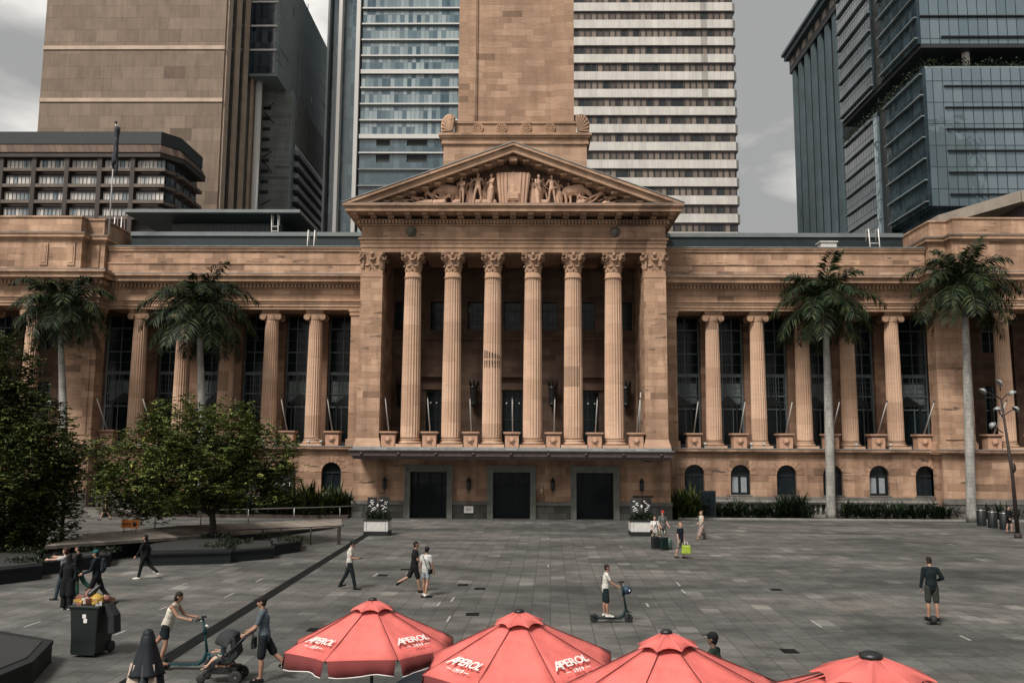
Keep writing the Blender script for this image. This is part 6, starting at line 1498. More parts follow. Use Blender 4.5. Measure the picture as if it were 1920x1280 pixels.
broad_tree('wide leafy tree standing in the black stone bed at the middle left', (X0, Y0t, .3),
    [px_blob(330, 800, Yt, 62, 58), px_blob(440, 800, Yt+.5, 50, 55), px_blob(395, 830, Yt-1.5, 90, 60), px_blob(255, 860, Yt, 78, 62), px_blob(500, 860, Yt+.4, 62, 62), px_blob(230, 915, Yt+.5, 58, 48), px_blob(330, 900, Yt-1.6, 100, 62), px_blob(450, 905, Yt-.8, 80, 50), px_blob(300, 945, Yt+1, 80, 30), px_blob(520, 900, Yt+.8, 38, 40), px_blob(380, 880, Yt+2.2, 110, 70)],
    tuple(P(396, 945, Yt)), [tuple(P(290, 880, Yt)), tuple(P(500, 870, Yt+.5)), tuple(P(345, 800, Yt-.5)), tuple(P(440, 810, Yt+.6)), tuple(P(240, 920, Yt+.3)), tuple(P(400, 850, Yt-1.4)), tuple(P(470, 920, Yt-1))], 16000, 'leaf', .185)
b2 = P(40, 1050, 40.5)
broad_tree('large dark leafy tree cut off by the left edge of the view', (b2.x, 40.5, 0),
    [px_blob(10, 690, 40, 60, 66), px_blob(60, 790, 40, 62, 60), px_blob(-20, 780, 40, 90, 90), px_blob(90, 850, 39.5, 66, 60), px_blob(30, 880, 38.5, 90, 80), px_blob(100, 930, 40, 52, 62), px_blob(0, 960, 39.5, 90, 70), px_blob(70, 990, 40, 66, 52), px_blob(-40, 860, 41, 100, 120), px_blob(20, 1010, 40.5, 70, 34), px_blob(125, 900, 40.5, 30, 60)],
    tuple(P(42, 960, 40.5)), [tuple(P(10, 720, 40)), tuple(P(90, 830, 40)), tuple(P(-30, 860, 40)), tuple(P(100, 930, 40)), tuple(P(0, 960, 39.5)), tuple(P(60, 1000, 40))], 19000, 'leaf_dark', .18, tr=.16)
for i, (x, y, Y) in enumerate([(120, 1010, 43.0), (88, 1030, 41)]):
    p = P(x, 900, Y); q = G(x-4, 1060); mb = MB(); t = thing('tree_stem', ('slim grey tree stem rising from the left planter beside the ramp', 'slim grey tree stem left of the other stem')[i], 'tree', (p.x, Y, 0)); mb = MB((p.x, Y, 0)); mb.tube([(p.x, Y, 0), (p.x+.1, Y, 2), (p.x-.05, Y, 4.6)], [.1, .08, .05], 8); mb.build('trunk', 'bark', t)
    c = np.array([p.x, Y, 3.9])+NR.normal(size=(900, 3))*np.array([.6, .6, .7]); quads('crown', leafquads(c, .26, .1), 'leaf_dark', t, (p.x, Y, 0))
M['groundleaf'] = leafy('dark_ground_leaves', (.006, .010, .007), (.010, .016, .010), (.018, .026, .013), (.03, .04, .016))
# ---- palms
M['deadfrond'] = simple('dry_brown_frond', (.16, .09, .05), .8, 0, .4, 3)
def palm(label, xy_base, Y, crown_px, rad_px, nf, trunk_r, seed, low_px=None, lean=0):
    rn = random.Random(seed); cx, cy = crown_px; top = P(cx, cy+8, Y); k = Y/FPX; L_ = rad_px*k*1.22
    bx_ = P(xy_base, 960, Y).x if not isinstance(xy_base, tuple) else xy_base[0]
    base = (bx_, Y, 0); t = thing('palm_tree', label, 'palm tree', base, group='tall royal palms in front of the wings'); H_ = top.z
    mb = MB(base); n = 26; pts = []; rs = []
    for i in range(n+1):
        q = i/n; pts.append((bx_+(top.x-bx_)*q**1.2+.06*math.sin(q*3), Y, H_*.86*q)); r = trunk_r*(1.0+.35*math.exp(-q*14)+.16*math.sin(q*math.pi*1.2)-.32*max(0, q-.45)); rs.append(r*(1+.015*(i % 2)))
    mb.tube(pts, rs, 14); mb.build('trunk', 'palmtrunk', t)
    mb = MB(base); p0 = Vector(pts[-1]); mb.tube([tuple(p0), tuple(p0.lerp(top, .5)), tuple(top)], [rs[-1]*1.05, rs[-1]*1.15, rs[-1]*.55], 12); mb.build('crownshaft', 'palmshaft', t)
    V = []; rb = MB(base)
    for f in range(nf):
        az_ = 2*math.pi*(f*0.381966 % 1)+rn.uniform(-.15, .15); q = f/nf; el_ = R_(78-118*q+rn.uniform(-8, 8)); ln = L_*(.82+.3*rn.random())*(1.0 if q > .15 else .85)
        h = Vector((math.cos(az_), math.sin(az_), 0)); p = Vector(top); d = (h*math.cos(el_)+Vector((0, 0, math.sin(el_)))).normalized(); N = 26; st = ln/N; sp = [Vector(p)]; ds = []
        for i in range(N):
            ds.append(Vector(d)); p = p+d*st; sp.append(Vector(p)); droop = .030+.055*(i/N)+.02*max(0, math.sin(el_)); d = (d+Vector((0, 0, -droop*1.12))).normalized()
        rb.tube([tuple(v) for v in sp[::3]], [max(.012, .05*(1-i/9)) for i in range(len(sp[::3]))], 5)
        for i in range(2, N):
            dd = ds[min(i, N-1)]; sd = dd.cross(Vector((0, 0, 1))); sd = sd.normalized() if sd.length > .05 else h.cross(Vector((0, 0, 1))); upv = sd.cross(dd)
            env = math.sin(math.pi*(.12+.86*i/N))**.6; 
            for s_ in (-1, 1):
                for rep in range(3):
                    ll = 1.12*env*(.75+.4*rn.random())*L_/4.3; lift = rn.uniform(-.38, .32)
                    ld = (sd*s_*(.75+rn.uniform(-.1, .1))+dd*rn.uniform(.35, .75)+upv*lift).normalized(); a = sp[i]+dd*st*rn.random()
                    w_ = dd*.05; m_ = a+ld*ll*.55+Vector((0, 0, -.05*ll)); tip = a+ld*ll+Vector((0, 0, -.34*ll)); V.append([a-w_*.6, m_-w_, tip, m_+w_])
    db = MB(base); s_ = -1 if cx < 960 else 1
    db.cap(top-Vector((0, .25, .9)), top-Vector((s_*.5, .5, 2.4)), .16, .05, 1, .4); db.cap(top-Vector((0, .25, .8)), top-Vector((-s_*.45, .5, 1.9)), .12, .04, 1, .4); db.build('dead_frond_sheath', 'deadfrond', t)
    rb.build('frond_stems', 'palmshaft', t); quads('crown', np.array([[list(v) for v in q] for q in V]), 'palm', t, base)
    return t

def _palmtrunk():
    m, t, b = _nodes('ringed_palm_bark'); o = _obj(t); s = _sep(t, o)
    w_ = _math(t, 'FRACT', _math(t, 'ADD', _math(t, 'MULTIPLY', s[2], 3.3), _math(t, 'MULTIPLY', _noise(t, o, 1.4, 2), .8)))
    c = _ramp(t, w_, [(0, (.20, .19, .175)), (.2, (.26, .25, .235)), (1, (.29, .28, .26))]); n = _noise(t, _map(t, o, (1, 1, .4)), 2.2, 5, .65)
    c = _mix(t, 1.0, c, _ramp(t, n, [(.35, (.5, .52, .5)), (.6, (1.1, 1.08, 1.05))]), 'MULTIPLY'); t.links.new(c, b.inputs['Base Color']); b.inputs['Roughness'].default_value = .85
    _bump(t, b, w_, .3, .02); return m
M['palmtrunk'] = _palmtrunk(); M['palmshaft'] = simple('green_crownshaft', (.05, .058, .034), .6, 0, .35, 2)
palm('royal palm right of the portico with a tall pale trunk', 1558, 68.4, (1546, 556), 96, 36, .30, 1)
palm('royal palm at the far right in front of the right pavilion', 1821, 66.9, (1805, 525), 98, 36, .30, 5)
palm('royal palm at the far left in front of the left pavilion', 118, 66.6, (117, 566), 92, 34, .27, 9)
palm('royal palm above the middle leafy tree on the left wing', 378, 67.2, (377, 572), 104, 36, .28, 14)
# ---- strap leaved plants along the beds
def strap_plant(rn, n, h, sp, w_, leaf, droop=.5):
    V = []
    for i in range(n):
        a = rn.uniform(0, 2*math.pi); el_ = R_(rn.uniform(25, 82)); l_ = h*rn.uniform(.7, 1.15); d = Vector((math.cos(a)*math.cos(el_), math.sin(a)*math.cos(el_), math.sin(el_))); p = Vector((rn.uniform(-sp, sp), rn.uniform(-sp, sp)*.6, rn.uniform(0, h*.35)))
        s_ = d.cross(Vector((0, 0, 1))); s_ = s_.normalized() if s_.length > .01 else Vector((1, 0, 0)); prev = p; N = 3
        pts = [Vector(p)]
        for k in range(N): pts.append(pts[-1]+d*l_/N); d = (d+Vector((0, 0, -droop*.4))).normalized()
        ws = [w_*.5, w_, w_*.8, .004]
        for k in range(N): V.append([pts[k]-s_*ws[k], pts[k]+s_*ws[k], pts[k+1]+s_*ws[k+1], pts[k+1]-s_*ws[k+1]])
    return np.array([[list(v) for v in q] for q in V])
def plant_row(xs, y0, z, h, leaf, name, label, cat, group, n=90, w_=.045, sp=.4, jit=.4, seed=1):
    rn = random.Random(seed); protos = []
    for i, x in enumerate(xs):
        if i < 4:
            t = thing(name, label, cat, group=group); quads('leaves', strap_plant(rn, n, h, sp, w_, leaf), leaf, t)
            mb = MB(); 
            for q in range(4): mb.tube([(rn.uniform(-.1, .1), 0, -.02), (rn.uniform(-.25, .25), rn.uniform(-.1, .1), h*.45)], [.03, .018], 5)
            mb.build('stem', 'bark', t); protos.append(t)
        else: t = copy_tree(protos[i % 4])
        t.location = (x, y0+rn.uniform(-jit, jit), z); t.rotation_euler = (0, 0, rn.uniform(0, 6)); k = rn.uniform(.8, 1.15); t.scale = (k, k, k)
rx = [P(x, 950, 68.5).x for x in (1332, 1350, 1366, 1382, 1400, 1416, 1432, 1448, 1464, 1480, 1495, 1508, 1585, 1602, 1620, 1640, 1658, 1676, 1694, 1712, 1730, 1748, 1766, 1790, 1846, 1866, 1886, 1906)]
plant_row(rx, 68.45, .1, 1.15, 'shrubleaf', 'strap_leaf_plant', 'dark strap-leaved plant in the bed below the right wing', 'plant', 'dark strap-leaved plants along the right wing', seed=3)
plant_row([P(x, 950, 68.9).x for x in (1468, 1482, 1500)], 68.9, .3, 1.5, 'shrubleaf', 'spiky_plant', 'taller spiky plant left of the right palm trunk', 'plant', 'taller spiky plants', 70, .05, .3, .1, 8)
plant_row([P(x, 950, 68.2).x for x in (1272, 1290, 1306)], 68.2, .0, 1.9, 'fanleaf', 'leafy_shrub', 'broad-leaved green shrub beside the portico corner and black board', 'shrub', 'green shrubs right of the portico', 150, .09, .45, .2, 11)
plant_row([P(x, 930, 67.4).x for x in (500, 520, 540, 560, 578, 596, 612, 630, 648)], 67.3, .15, 2.0, 'fanleaf', 'leafy_shrub', 'broad-leaved green shrub left of the portico', 'shrub', 'green shrubs left of the portico', 120, .085, .5, .6, 12)
plant_row([P(x, 930, 66.6).x for x in (470, 488, 505, 522)], 66.8, .15, 1.3, 'shrubleaf', 'spiky_plant', 'dark spiky plant under the black banner', 'plant', 'dark spiky plants below the banner', 60, .05, .3, .2, 13)
plant_row([P(x, 930, 66.8).x for x in (300, 330, 360, 395, 425, 450)], 66.8, .15, 1.4, 'shrubleaf', 'leafy_shrub', 'dark shrub behind the middle leafy tree', 'shrub', 'dark shrubs behind the leafy tree', 110, .07, .5, .4, 14)
# tufts in the planter boxes near the left tree
# ================================================================ ramp, stone beds, rails
def ramp():
    a = G(84, 1023, .95); b = G(335, 985, .95); c = G(640, 972, .05); d = G(642, 986, .05); e = G(310, 1008, .75); f = G(165, 1000, .95)
    poly = [a, e, d, c, b, f]
    t = thing('stone_ramp', 'pale paved stone ramp rising to the left with a thin projecting edge', 'ramp', (c.x, c.y, 0)); org = (c.x, c.y, 0)
    mb = MB(org); mb.prism([(p.x, p.y) for p in poly], [max(0.002, p.z-.14) for p in poly], [p.z for p in poly]); mb.build('ramp_deck', 'ramp', t)
    mb = MB(org); cx = sum(p.x for p in poly)/6; cy = sum(p.y for p in poly)/6
    mb.prism([(p.x+(cx-p.x)*.06, p.y+(cy-p.y)*.15) for p in poly], 0, [max(.001, p.z-.15) for p in poly]); mb.build('ramp_wall', 'planterstone', t)
ramp()
def rail(label, px, zs, hgt, cat='railing', mtop='steel', mpost='steel', posts=None, r=.03):
    pts = [G(x, y, z) for (x, y), z in zip(px, zs)]; o = (pts[0].x, pts[0].y, pts[0].z)
    t = thing('handrail', label, cat, o); mb = MB(o); mb.tube([tuple(p+Vector((0, 0, hgt))) for p in pts], r, 8); mb.build('top_rail', mtop, t)
    for (x, y), z in posts:
        p = G(x, y, z); mb = MB(o); mb.tube([tuple(p), tuple(p+Vector((0, 0, hgt)))], .035 if mpost != 'glassrail' else .05, 8); mb.build('post', mpost, t)
M['postw'] = simple('pale_steel_post', (.30, .31, .30), .4, .5, .2, 4)
rail('pale steel handrail on short posts along the back of the ramp', [(310, 990), (465, 982), (637, 973), (700, 968)], [.85, .5, .05, .02], .9, posts=[((290, 992), .9), ((376, 986), .7), ((465, 981), .5), ((551, 977), .25), ((637, 973), .05)], mpost='postw')
rail('black handrail on thin dark posts along the front of the ramp', [(402, 1030), (500, 1025), (582, 1021), (645, 1017)], [.0, 0, 0, 0], .93, mtop='blackmetal', mpost='blackmetal', posts=[((403, 1030), 0), ((492, 1026), 0), ((526, 1024), 0), ((582, 1021), 0)], r=.025)
q = G(635, 1020); t = thing('bollard_post', 'short rusty brown post at the end of the black handrail', 'post', (q.x, q.y, 0)); mb = MB((q.x, q.y, 0)); mb.box(q.x-.08, q.x+.08, q.y-.08, q.y+.08, 0, .95); mb.box(q.x-.1, q.x+.1, q.y-.1, q.y+.1, 0, .03); mb.build('post_body', 'rust', t, bevel=.01)
def bed(label, px, z1, plants=0, lip=.06, cat='planter'):
    pts = [G(x, y) for x, y in px]; cx = sum(p.x for p in pts)/len(pts); cy = sum(p.y for p in pts)/len(pts); o = (cx, cy, 0)
    t = thing('stone_planter', label, cat, o, group='black granite seating planters')
    mb = MB(o); mb.prism([(p.x, p.y) for p in pts], 0, z1-.1); mb.build('side', 'planterstone', t)
    mb = MB(o); mb.prism([(cx+(p.x-cx)*1.015, cy+(p.y-cy)*1.02) for p in pts], z1-.1, z1); mb.build('seat_slab', 'planterstone', t, bevel=.01)
    mb = MB(o); mb.prism([(cx+(p.x-cx)*.84, cy+(p.y-cy)*.8) for p in pts], z1, z1+.02); mb.build('soil', 'darksoil', t)
    if plants:
        V = []
        for i in range(plants):
            u = NR.random((260, 3)); k = random.random(); a_, b_ = random.choice(pts), random.choice(pts)
            x = cx+((a_.x*k+b_.x*(1-k))-cx)*.7; y = cy+((a_.y*k+b_.y*(1-k))-cy)*.65
            V.append(np.array([x, y, z1])+ (u-np.array([.5, .5, 0]))*np.array([1.5, 1.1, .16]))
        quads('low_planting', leafquads(np.concatenate(V), .16, .05, 1.0), 'groundleaf', t, o)['kind'] = 'stuff'
bed('black granite planter under the middle leafy tree', [(266, 1061), (432, 1056), (450, 1037), (430, 1022), (330, 1026), (262, 1044)], .55, 2)
bed('small black granite planter between the leafy tree bed and the pale ramp', [(432, 1054), (512, 1047), (520, 1032), (430, 1030)], .5, 1)
bed('black granite planter nearest the black handrail', [(500, 1043), (562, 1034), (566, 1024), (505, 1022)], .5, 2)
bed('black granite planter in front of the raised tip of the ramp', [(80, 1078), (205, 1062), (212, 1045), (90, 1052)], .5, 1)
bed('black granite planter at the left edge below the dark leafy tree', [(-60, 1103), (78, 1086), (70, 1052), (-60, 1060)], .55, 2)
def fg_planter():
    p = [G(-60, 1300), G(92, 1222), G(92, 1205), G(-60, 1200)]
    bed('black granite planter in the left foreground, cut off by the frame', [(-90, 1352), (58, 1284), (96, 1240), (-30, 1216), (-150, 1222)], .5, 0)
fg_planter()
# steps at far left and their low wall
def steps():
    a = P(160, 975, 66.2); o = (a.x, 66.2, 0); t = thing('stone_steps', 'dark stone steps behind the raised end of the ramp', 'steps', o); 
    for i in range(4): mb = MB(o); mb.box(a.x-3.4, a.x+1.6, 65.2+.35*i, 66.9, .0+.16*i+(.002 if i else 0), .16*(i+1)); mb.build('step', 'granite', t, bevel=.01)
steps()
# ================================================================ signs, planters, bins, lamps
def sign_planter(label, x, y, flip):
    p = at(x, y); t = thing('display_planter', label, 'planter', (p[0], p[1], 0)); w_ = 1.42
    MB().box(-w_/2-.02, w_/2+.02, -.72, .72, 0, .26).build('base', 'black', t, bevel=.01)
    mb = MB(); mb.box(-w_/2, w_/2, -.7, .7, .26, .86); mb.build('box', 'offwhite', t, bevel=.01)
    for x_ in (-w_/2+.15, w_/2-.15): mb = MB(); mb.box(x_-.01, x_+.01, -.706, -.701, .3, .82); mb.build('panel_joint', 'greenstone', t)
    MB().box(-w_/2-.04, w_/2+.04, -.74, .74, .86, .95).build('rim', 'black', t, bevel=.01)
    c = np.array([0, 0, .95])+(NR.random((700, 3))-np.array([.5, .5, 0]))*np.array([1.25, 1.2, .35]); quads('low_planting', leafquads(c, .2, .08, .8), 'groundleaf', t)['kind'] = 'stuff'
    # two tilted graphic boards with a dark figure silhouette between them
    for s_, ox in ((-1, -.36), (1, .34)):
        b = thing('graphic_board', ('black and white patterned board leaning left in the %s planter' if s_ < 0 else 'black and white patterned board leaning right in the %s planter') % ('left' if not flip else 'right'), 'sign board', (p[0], p[1], 0))
        mb = MB(); mb.rbox((ox, .1*s_, 1.62), (.62, .05, 1.2), R_(14*s_), tilt=R_(-4)); mb.build('board', 'black', b)
        rn = random.Random(int(x)+s_); mb = MB()
        for i in range(9):
            z = 1.15+i*.11; x0 = ox+rn.uniform(-.26, .05); l_ = rn.uniform(.12, .3); a = R_(14*s_); pts = []
            for k in range(6): u = x0-ox+l_*k/5; zz = z+.035*math.sin(k*1.3+i); pts.append((ox+u*math.cos(a), .1*s_+u*math.sin(a)-.05, zz))
            mb.tube(pts, .022, 5)
        mb.build('white_pattern', 'white', b)
    mb = MB(); mb.ell((0, -.12, 1.75), (.13, .13, .16), 12, 8); mb.cap((0, -.12, 1.1), (0, -.12, 1.5), .22, .16, 1.1, .6); f_ = thing('bust_figure', 'dark head-and-shoulders figure between the boards of the %s planter' % ('left' if not flip else 'right'), 'figure', (p[0], p[1], 0)); mb.build('torso', 'black', f_, remesh=.02)
    mb = MB(); mb.ell((0, -.22, 1.72), (.075, .06, .11), 10, 8); mb.build('pale_mask', 'offwhite', f_)
sign_planter('white and black square planter with graphic boards left of the doors', 708, 1002, False); sign_planter('white and black square planter with graphic boards right of the doors', 1203, 1003, True)
q = P(1327, 960, 68.0); t = thing('information_board', 'tall black free-standing board in front of the right wing shrubs', 'sign board', (q.x, 68.0, 0)); o = (q.x, 68, 0)
mb = MB(o); mb.box(q.x-.62, q.x+.62, 67.9, 68.1, .1, 2.15); mb.build('frame', 'black', t, bevel=.02); mb = MB(o); mb.box(q.x-.54, q.x+.54, 67.88, 67.897, .25, 2.05); mb.build('screen', 'darkglass', t); mb = MB(o); mb.box(q.x-.7, q.x+.7, 67.75, 68.25, .0, .1); mb.build('foot', 'black', t)
q = P(515, 900, 67.0); t = thing('banner_board', 'black banner with small white lettering hung left of the portico', 'banner', (q.x, 67.0, 1.6)); o = (q.x, 67.0, 1.6)
x0, x1 = P(470, 900, 67).x, P(552, 900, 67).x; z0, z1 = P(520, 921, 67).z, P(520, 880, 67).z
mb = MB(o); mb.box(x0, x1, 66.96, 67.04, z0, z1); mb.build('banner', 'black', t)
for x in (x0+.1, x1-.1): mb = MB(o); mb.tube([(x, 67.1, .1), (x, 67.1, z1)], .04, 8); mb.build('post', 'blackmetal', t)
text_part('lettering', 'homes !', .42, 'white', t, Matrix.Translation((P(528, 908, 67).x-o[0], -.05, P(528, 910, 67).z-o[2])) @ Matrix.Rotation(R_(90), 4, 'X'))
q = G(243, 999, .9); t = thing('orange_sign', 'small orange hazard sign on a low post on the ramp edge', 'sign', (q.x, q.y, .9)); o = (q.x, q.y, .9)
mb = MB(o); mb.rbox((q.x, q.y, 1.35), (.85, .03, .38), tilt=0); mb.build('panel', 'orange', t); mb = MB(o)
for i in range(3): mb.rbox((q.x-.3+.14*i, q.y-.02, 1.35), (.08, .01, .1))
mb.lathe([(.001, -.006), (.11, -.006), (.11, .006), (.001, .006)], 0, 0, 14); nn = 14*4; mb.v[-nn:] = [(q.x+.24+v[0], q.y-.024+v[2], 1.35+v[1]) for v in mb.v[-nn:]]; mb.build('black_symbol', 'black', t)
for x in (-.3, .3): mb = MB(o); mb.tube([(q.x+x, q.y+.02, .9), (q.x+x, q.y+.02, 1.3)], .02, 6); mb.build('post', 'blackmetal', t)
# wheelie bin, overfull
def bin_():
    p = at(170, 1226); t = thing('rubbish_bin', 'big dark green wheeled rubbish bin overflowing with rubbish', 'bin', (p[0], p[1], 0), R_(-6))
    mb = MB(); mb.rbox((0, 0, .62), (.62, .68, 1.12), taper=1.18); mb.build('bin_body', 'binplastic', t, bevel=.03)
    mb = MB(); mb.box(-.40, .40, -.43, .43, 1.16, 1.22); mb.build('rim', 'binplastic', t, bevel=.015)
    for x in (-.34, .34): mb = MB(); mb.lathe([(.02, -.03), (.13, -.035), (.145, 0), (.13, .035), (.02, .03)], 0, 0, 18); mb.v = [(x+v[2], .3+v[0], .145+v[1]) for v in mb.v]; mb.build('wheel', 'rubber', t)
    mb = MB(); mb.box(-.3, .3, -.36, -.34, .06, .12); mb.box(-.32, .32, -.352, -.342, .1, .5); mb.build('front_panel', 'binplastic', t)
    mb = MB(); mb.box(-.03, .06, -.400, -.392, .93, 1.02); mb.box(.0, .09, -.392, -.385, .82, .92); mb.build('sticker', 'white', t)
    mb = MB(); mb.ext_y([(.38, 1.22), (.44, 1.26), (.66, .98), (.70, .55), (.52, .52), (.50, .9)], -.2, .12); mb.build('hanging_sack', 'blackcloth', t, bevel=.03)
    mb = MB(); rn = random.Random(4)
    for i in range(16): mb.rbox((rn.uniform(-.32, .32), rn.uniform(-.3, .3), 1.24+rn.random()*.1), (rn.uniform(.1, .25), rn.uniform(.1, .22), rn.uniform(.05, .16)), rn.random()*3, i % 3, tilt=rn.uniform(-.5, .5))
    mb.build('rubbish', ['rubbish_y', 'rubbish_r', 'offwhite'], t)
    mb = MB(); mb.ell((.08, 0, 1.33), (.17, .17, .11), 10, 6, 0); mb.ell((-.16, .05, 1.42), (.12, .12, .14), 8, 6, 1); mb.ell((.26, .1, 1.32), (.09, .08, .08), 8, 6, 1); mb.cap((-.1, 0, 1.45), (.05, .1, 1.62), .09, .05, m=2); ob = mb.build('rubbish_bags', ['rubbish_y', 'rubbish_r', 'black'], t)
    td = ob.modifiers.new('d', 'DISPLACE'); tx = bpy.data.textures.new('crumple', 'CLOUDS'); tx.noise_scale = .12; td.texture = tx; td.strength = .12
M['binplastic'] = simple('dark_green_plastic', (.004, .008, .007), .5, 0, .25, 3); M['rubbish_y'] = simple('yellow_rubbish', (.36, .22, .03), .6, 0, .3, 7); M['rubbish_r'] = simple('brown_red_rubbish', (.22, .09, .06), .7, 0, .4, 7)
bin_()
lb = 0
for i, (x, y) in enumerate([(1841, 985), (1862, 989), (1884, 992)]):
    p = at(x, y); t = thing('litter_bin', 'dark round litter bin near the right lamp post, %s of three' % ('leftmost', 'middle', 'rightmost')[i], 'bin', (p[0], p[1], 0), group='dark litter bins at the right')
    mb = MB(); mb.lathe([(.3, 0), (.31, .05), (.31, 1.0), (.27, 1.06)], 0, 0, 18); mb.build('bin_body', 'binplastic', t); mb = MB(); mb.lathe([(.2, 1.06), (.24, 1.14), (.16, 1.24), (.02, 1.27)], 0, 0, 18); mb.build('lid', 'binplastic', t); mb = MB(); mb.lathe([(.27, 1.061), (.31, 1.07), (.31, 1.10), (.25, 1.11)], 0, 0, 18); mb.build('rim', 'steel', t)
M['lampshade'] = simple('grey_lamp_shade', (.22, .225, .215), .5, .2, .2, 4)
def lamp(label, base, h, heads, lean=0):
    t = thing('lamp_post', label, 'street lamp', base); o = base
    mb = MB(o); mb.tube([(base[0], base[1], 0), (base[0]-lean*.2, base[1], h*.45), (base[0]-lean, base[1], h)], [.13, .10, .06], 12); mb.lathe([(.22, 0), (.22, .1), (.16, .3)], base[0], base[1], 14); mb.build('pole', 'rust', t)
    mb = MB(o); mb.ell((base[0]-lean*.1, base[1]-.12, 4.2), (.14, .1, .3), 8, 6); mb.build('junction_box', 'rust', t)
    for dx, dz_, ang in heads:
        c = Vector((base[0]-lean+dx, base[1]-.3, h+dz_)); hm = MB(o); hm.tube([(base[0]-lean, base[1], h+dz_-.5), (base[0]-lean+dx*.6, base[1]-.1, h+dz_-.15), tuple(c)], .035, 6); hh = hm.build('lamp_arm', 'rust', t)
        hm = MB(o); rt = Matrix.Rotation(R_(ang), 3, 'Y'); v0 = len(hm.v); hm.lathe([(.07, .10), (.14, .05), (.26, -.10), (.24, -.12), (.06, -.02)], 0, 0, 14); hm.v = [tuple(c+rt @ Vector(v)) for v in hm.v]; hm.build('lamp_shade', 'lampshade', t)
q = G(1909, 1008); lamp('tall rusty lamp post with several white floodlight heads at the right edge', (q.x, q.y, 0), 8.4, [(-1.2, .5, 40), (-.15, 1.0, 60), (.5, .4, -30), (-.4, -.6, 10), (-.85, -1.6, -55), (.75, -.6, 45)], .5)
q = P(75, 760, 52); lamp('lamp post with white shades half hidden by the dark leafy tree', (q.x, 52, 0), P(75, 765, 52).z, [(-.4, .95, 5), (.8, .3, 60)], 0)
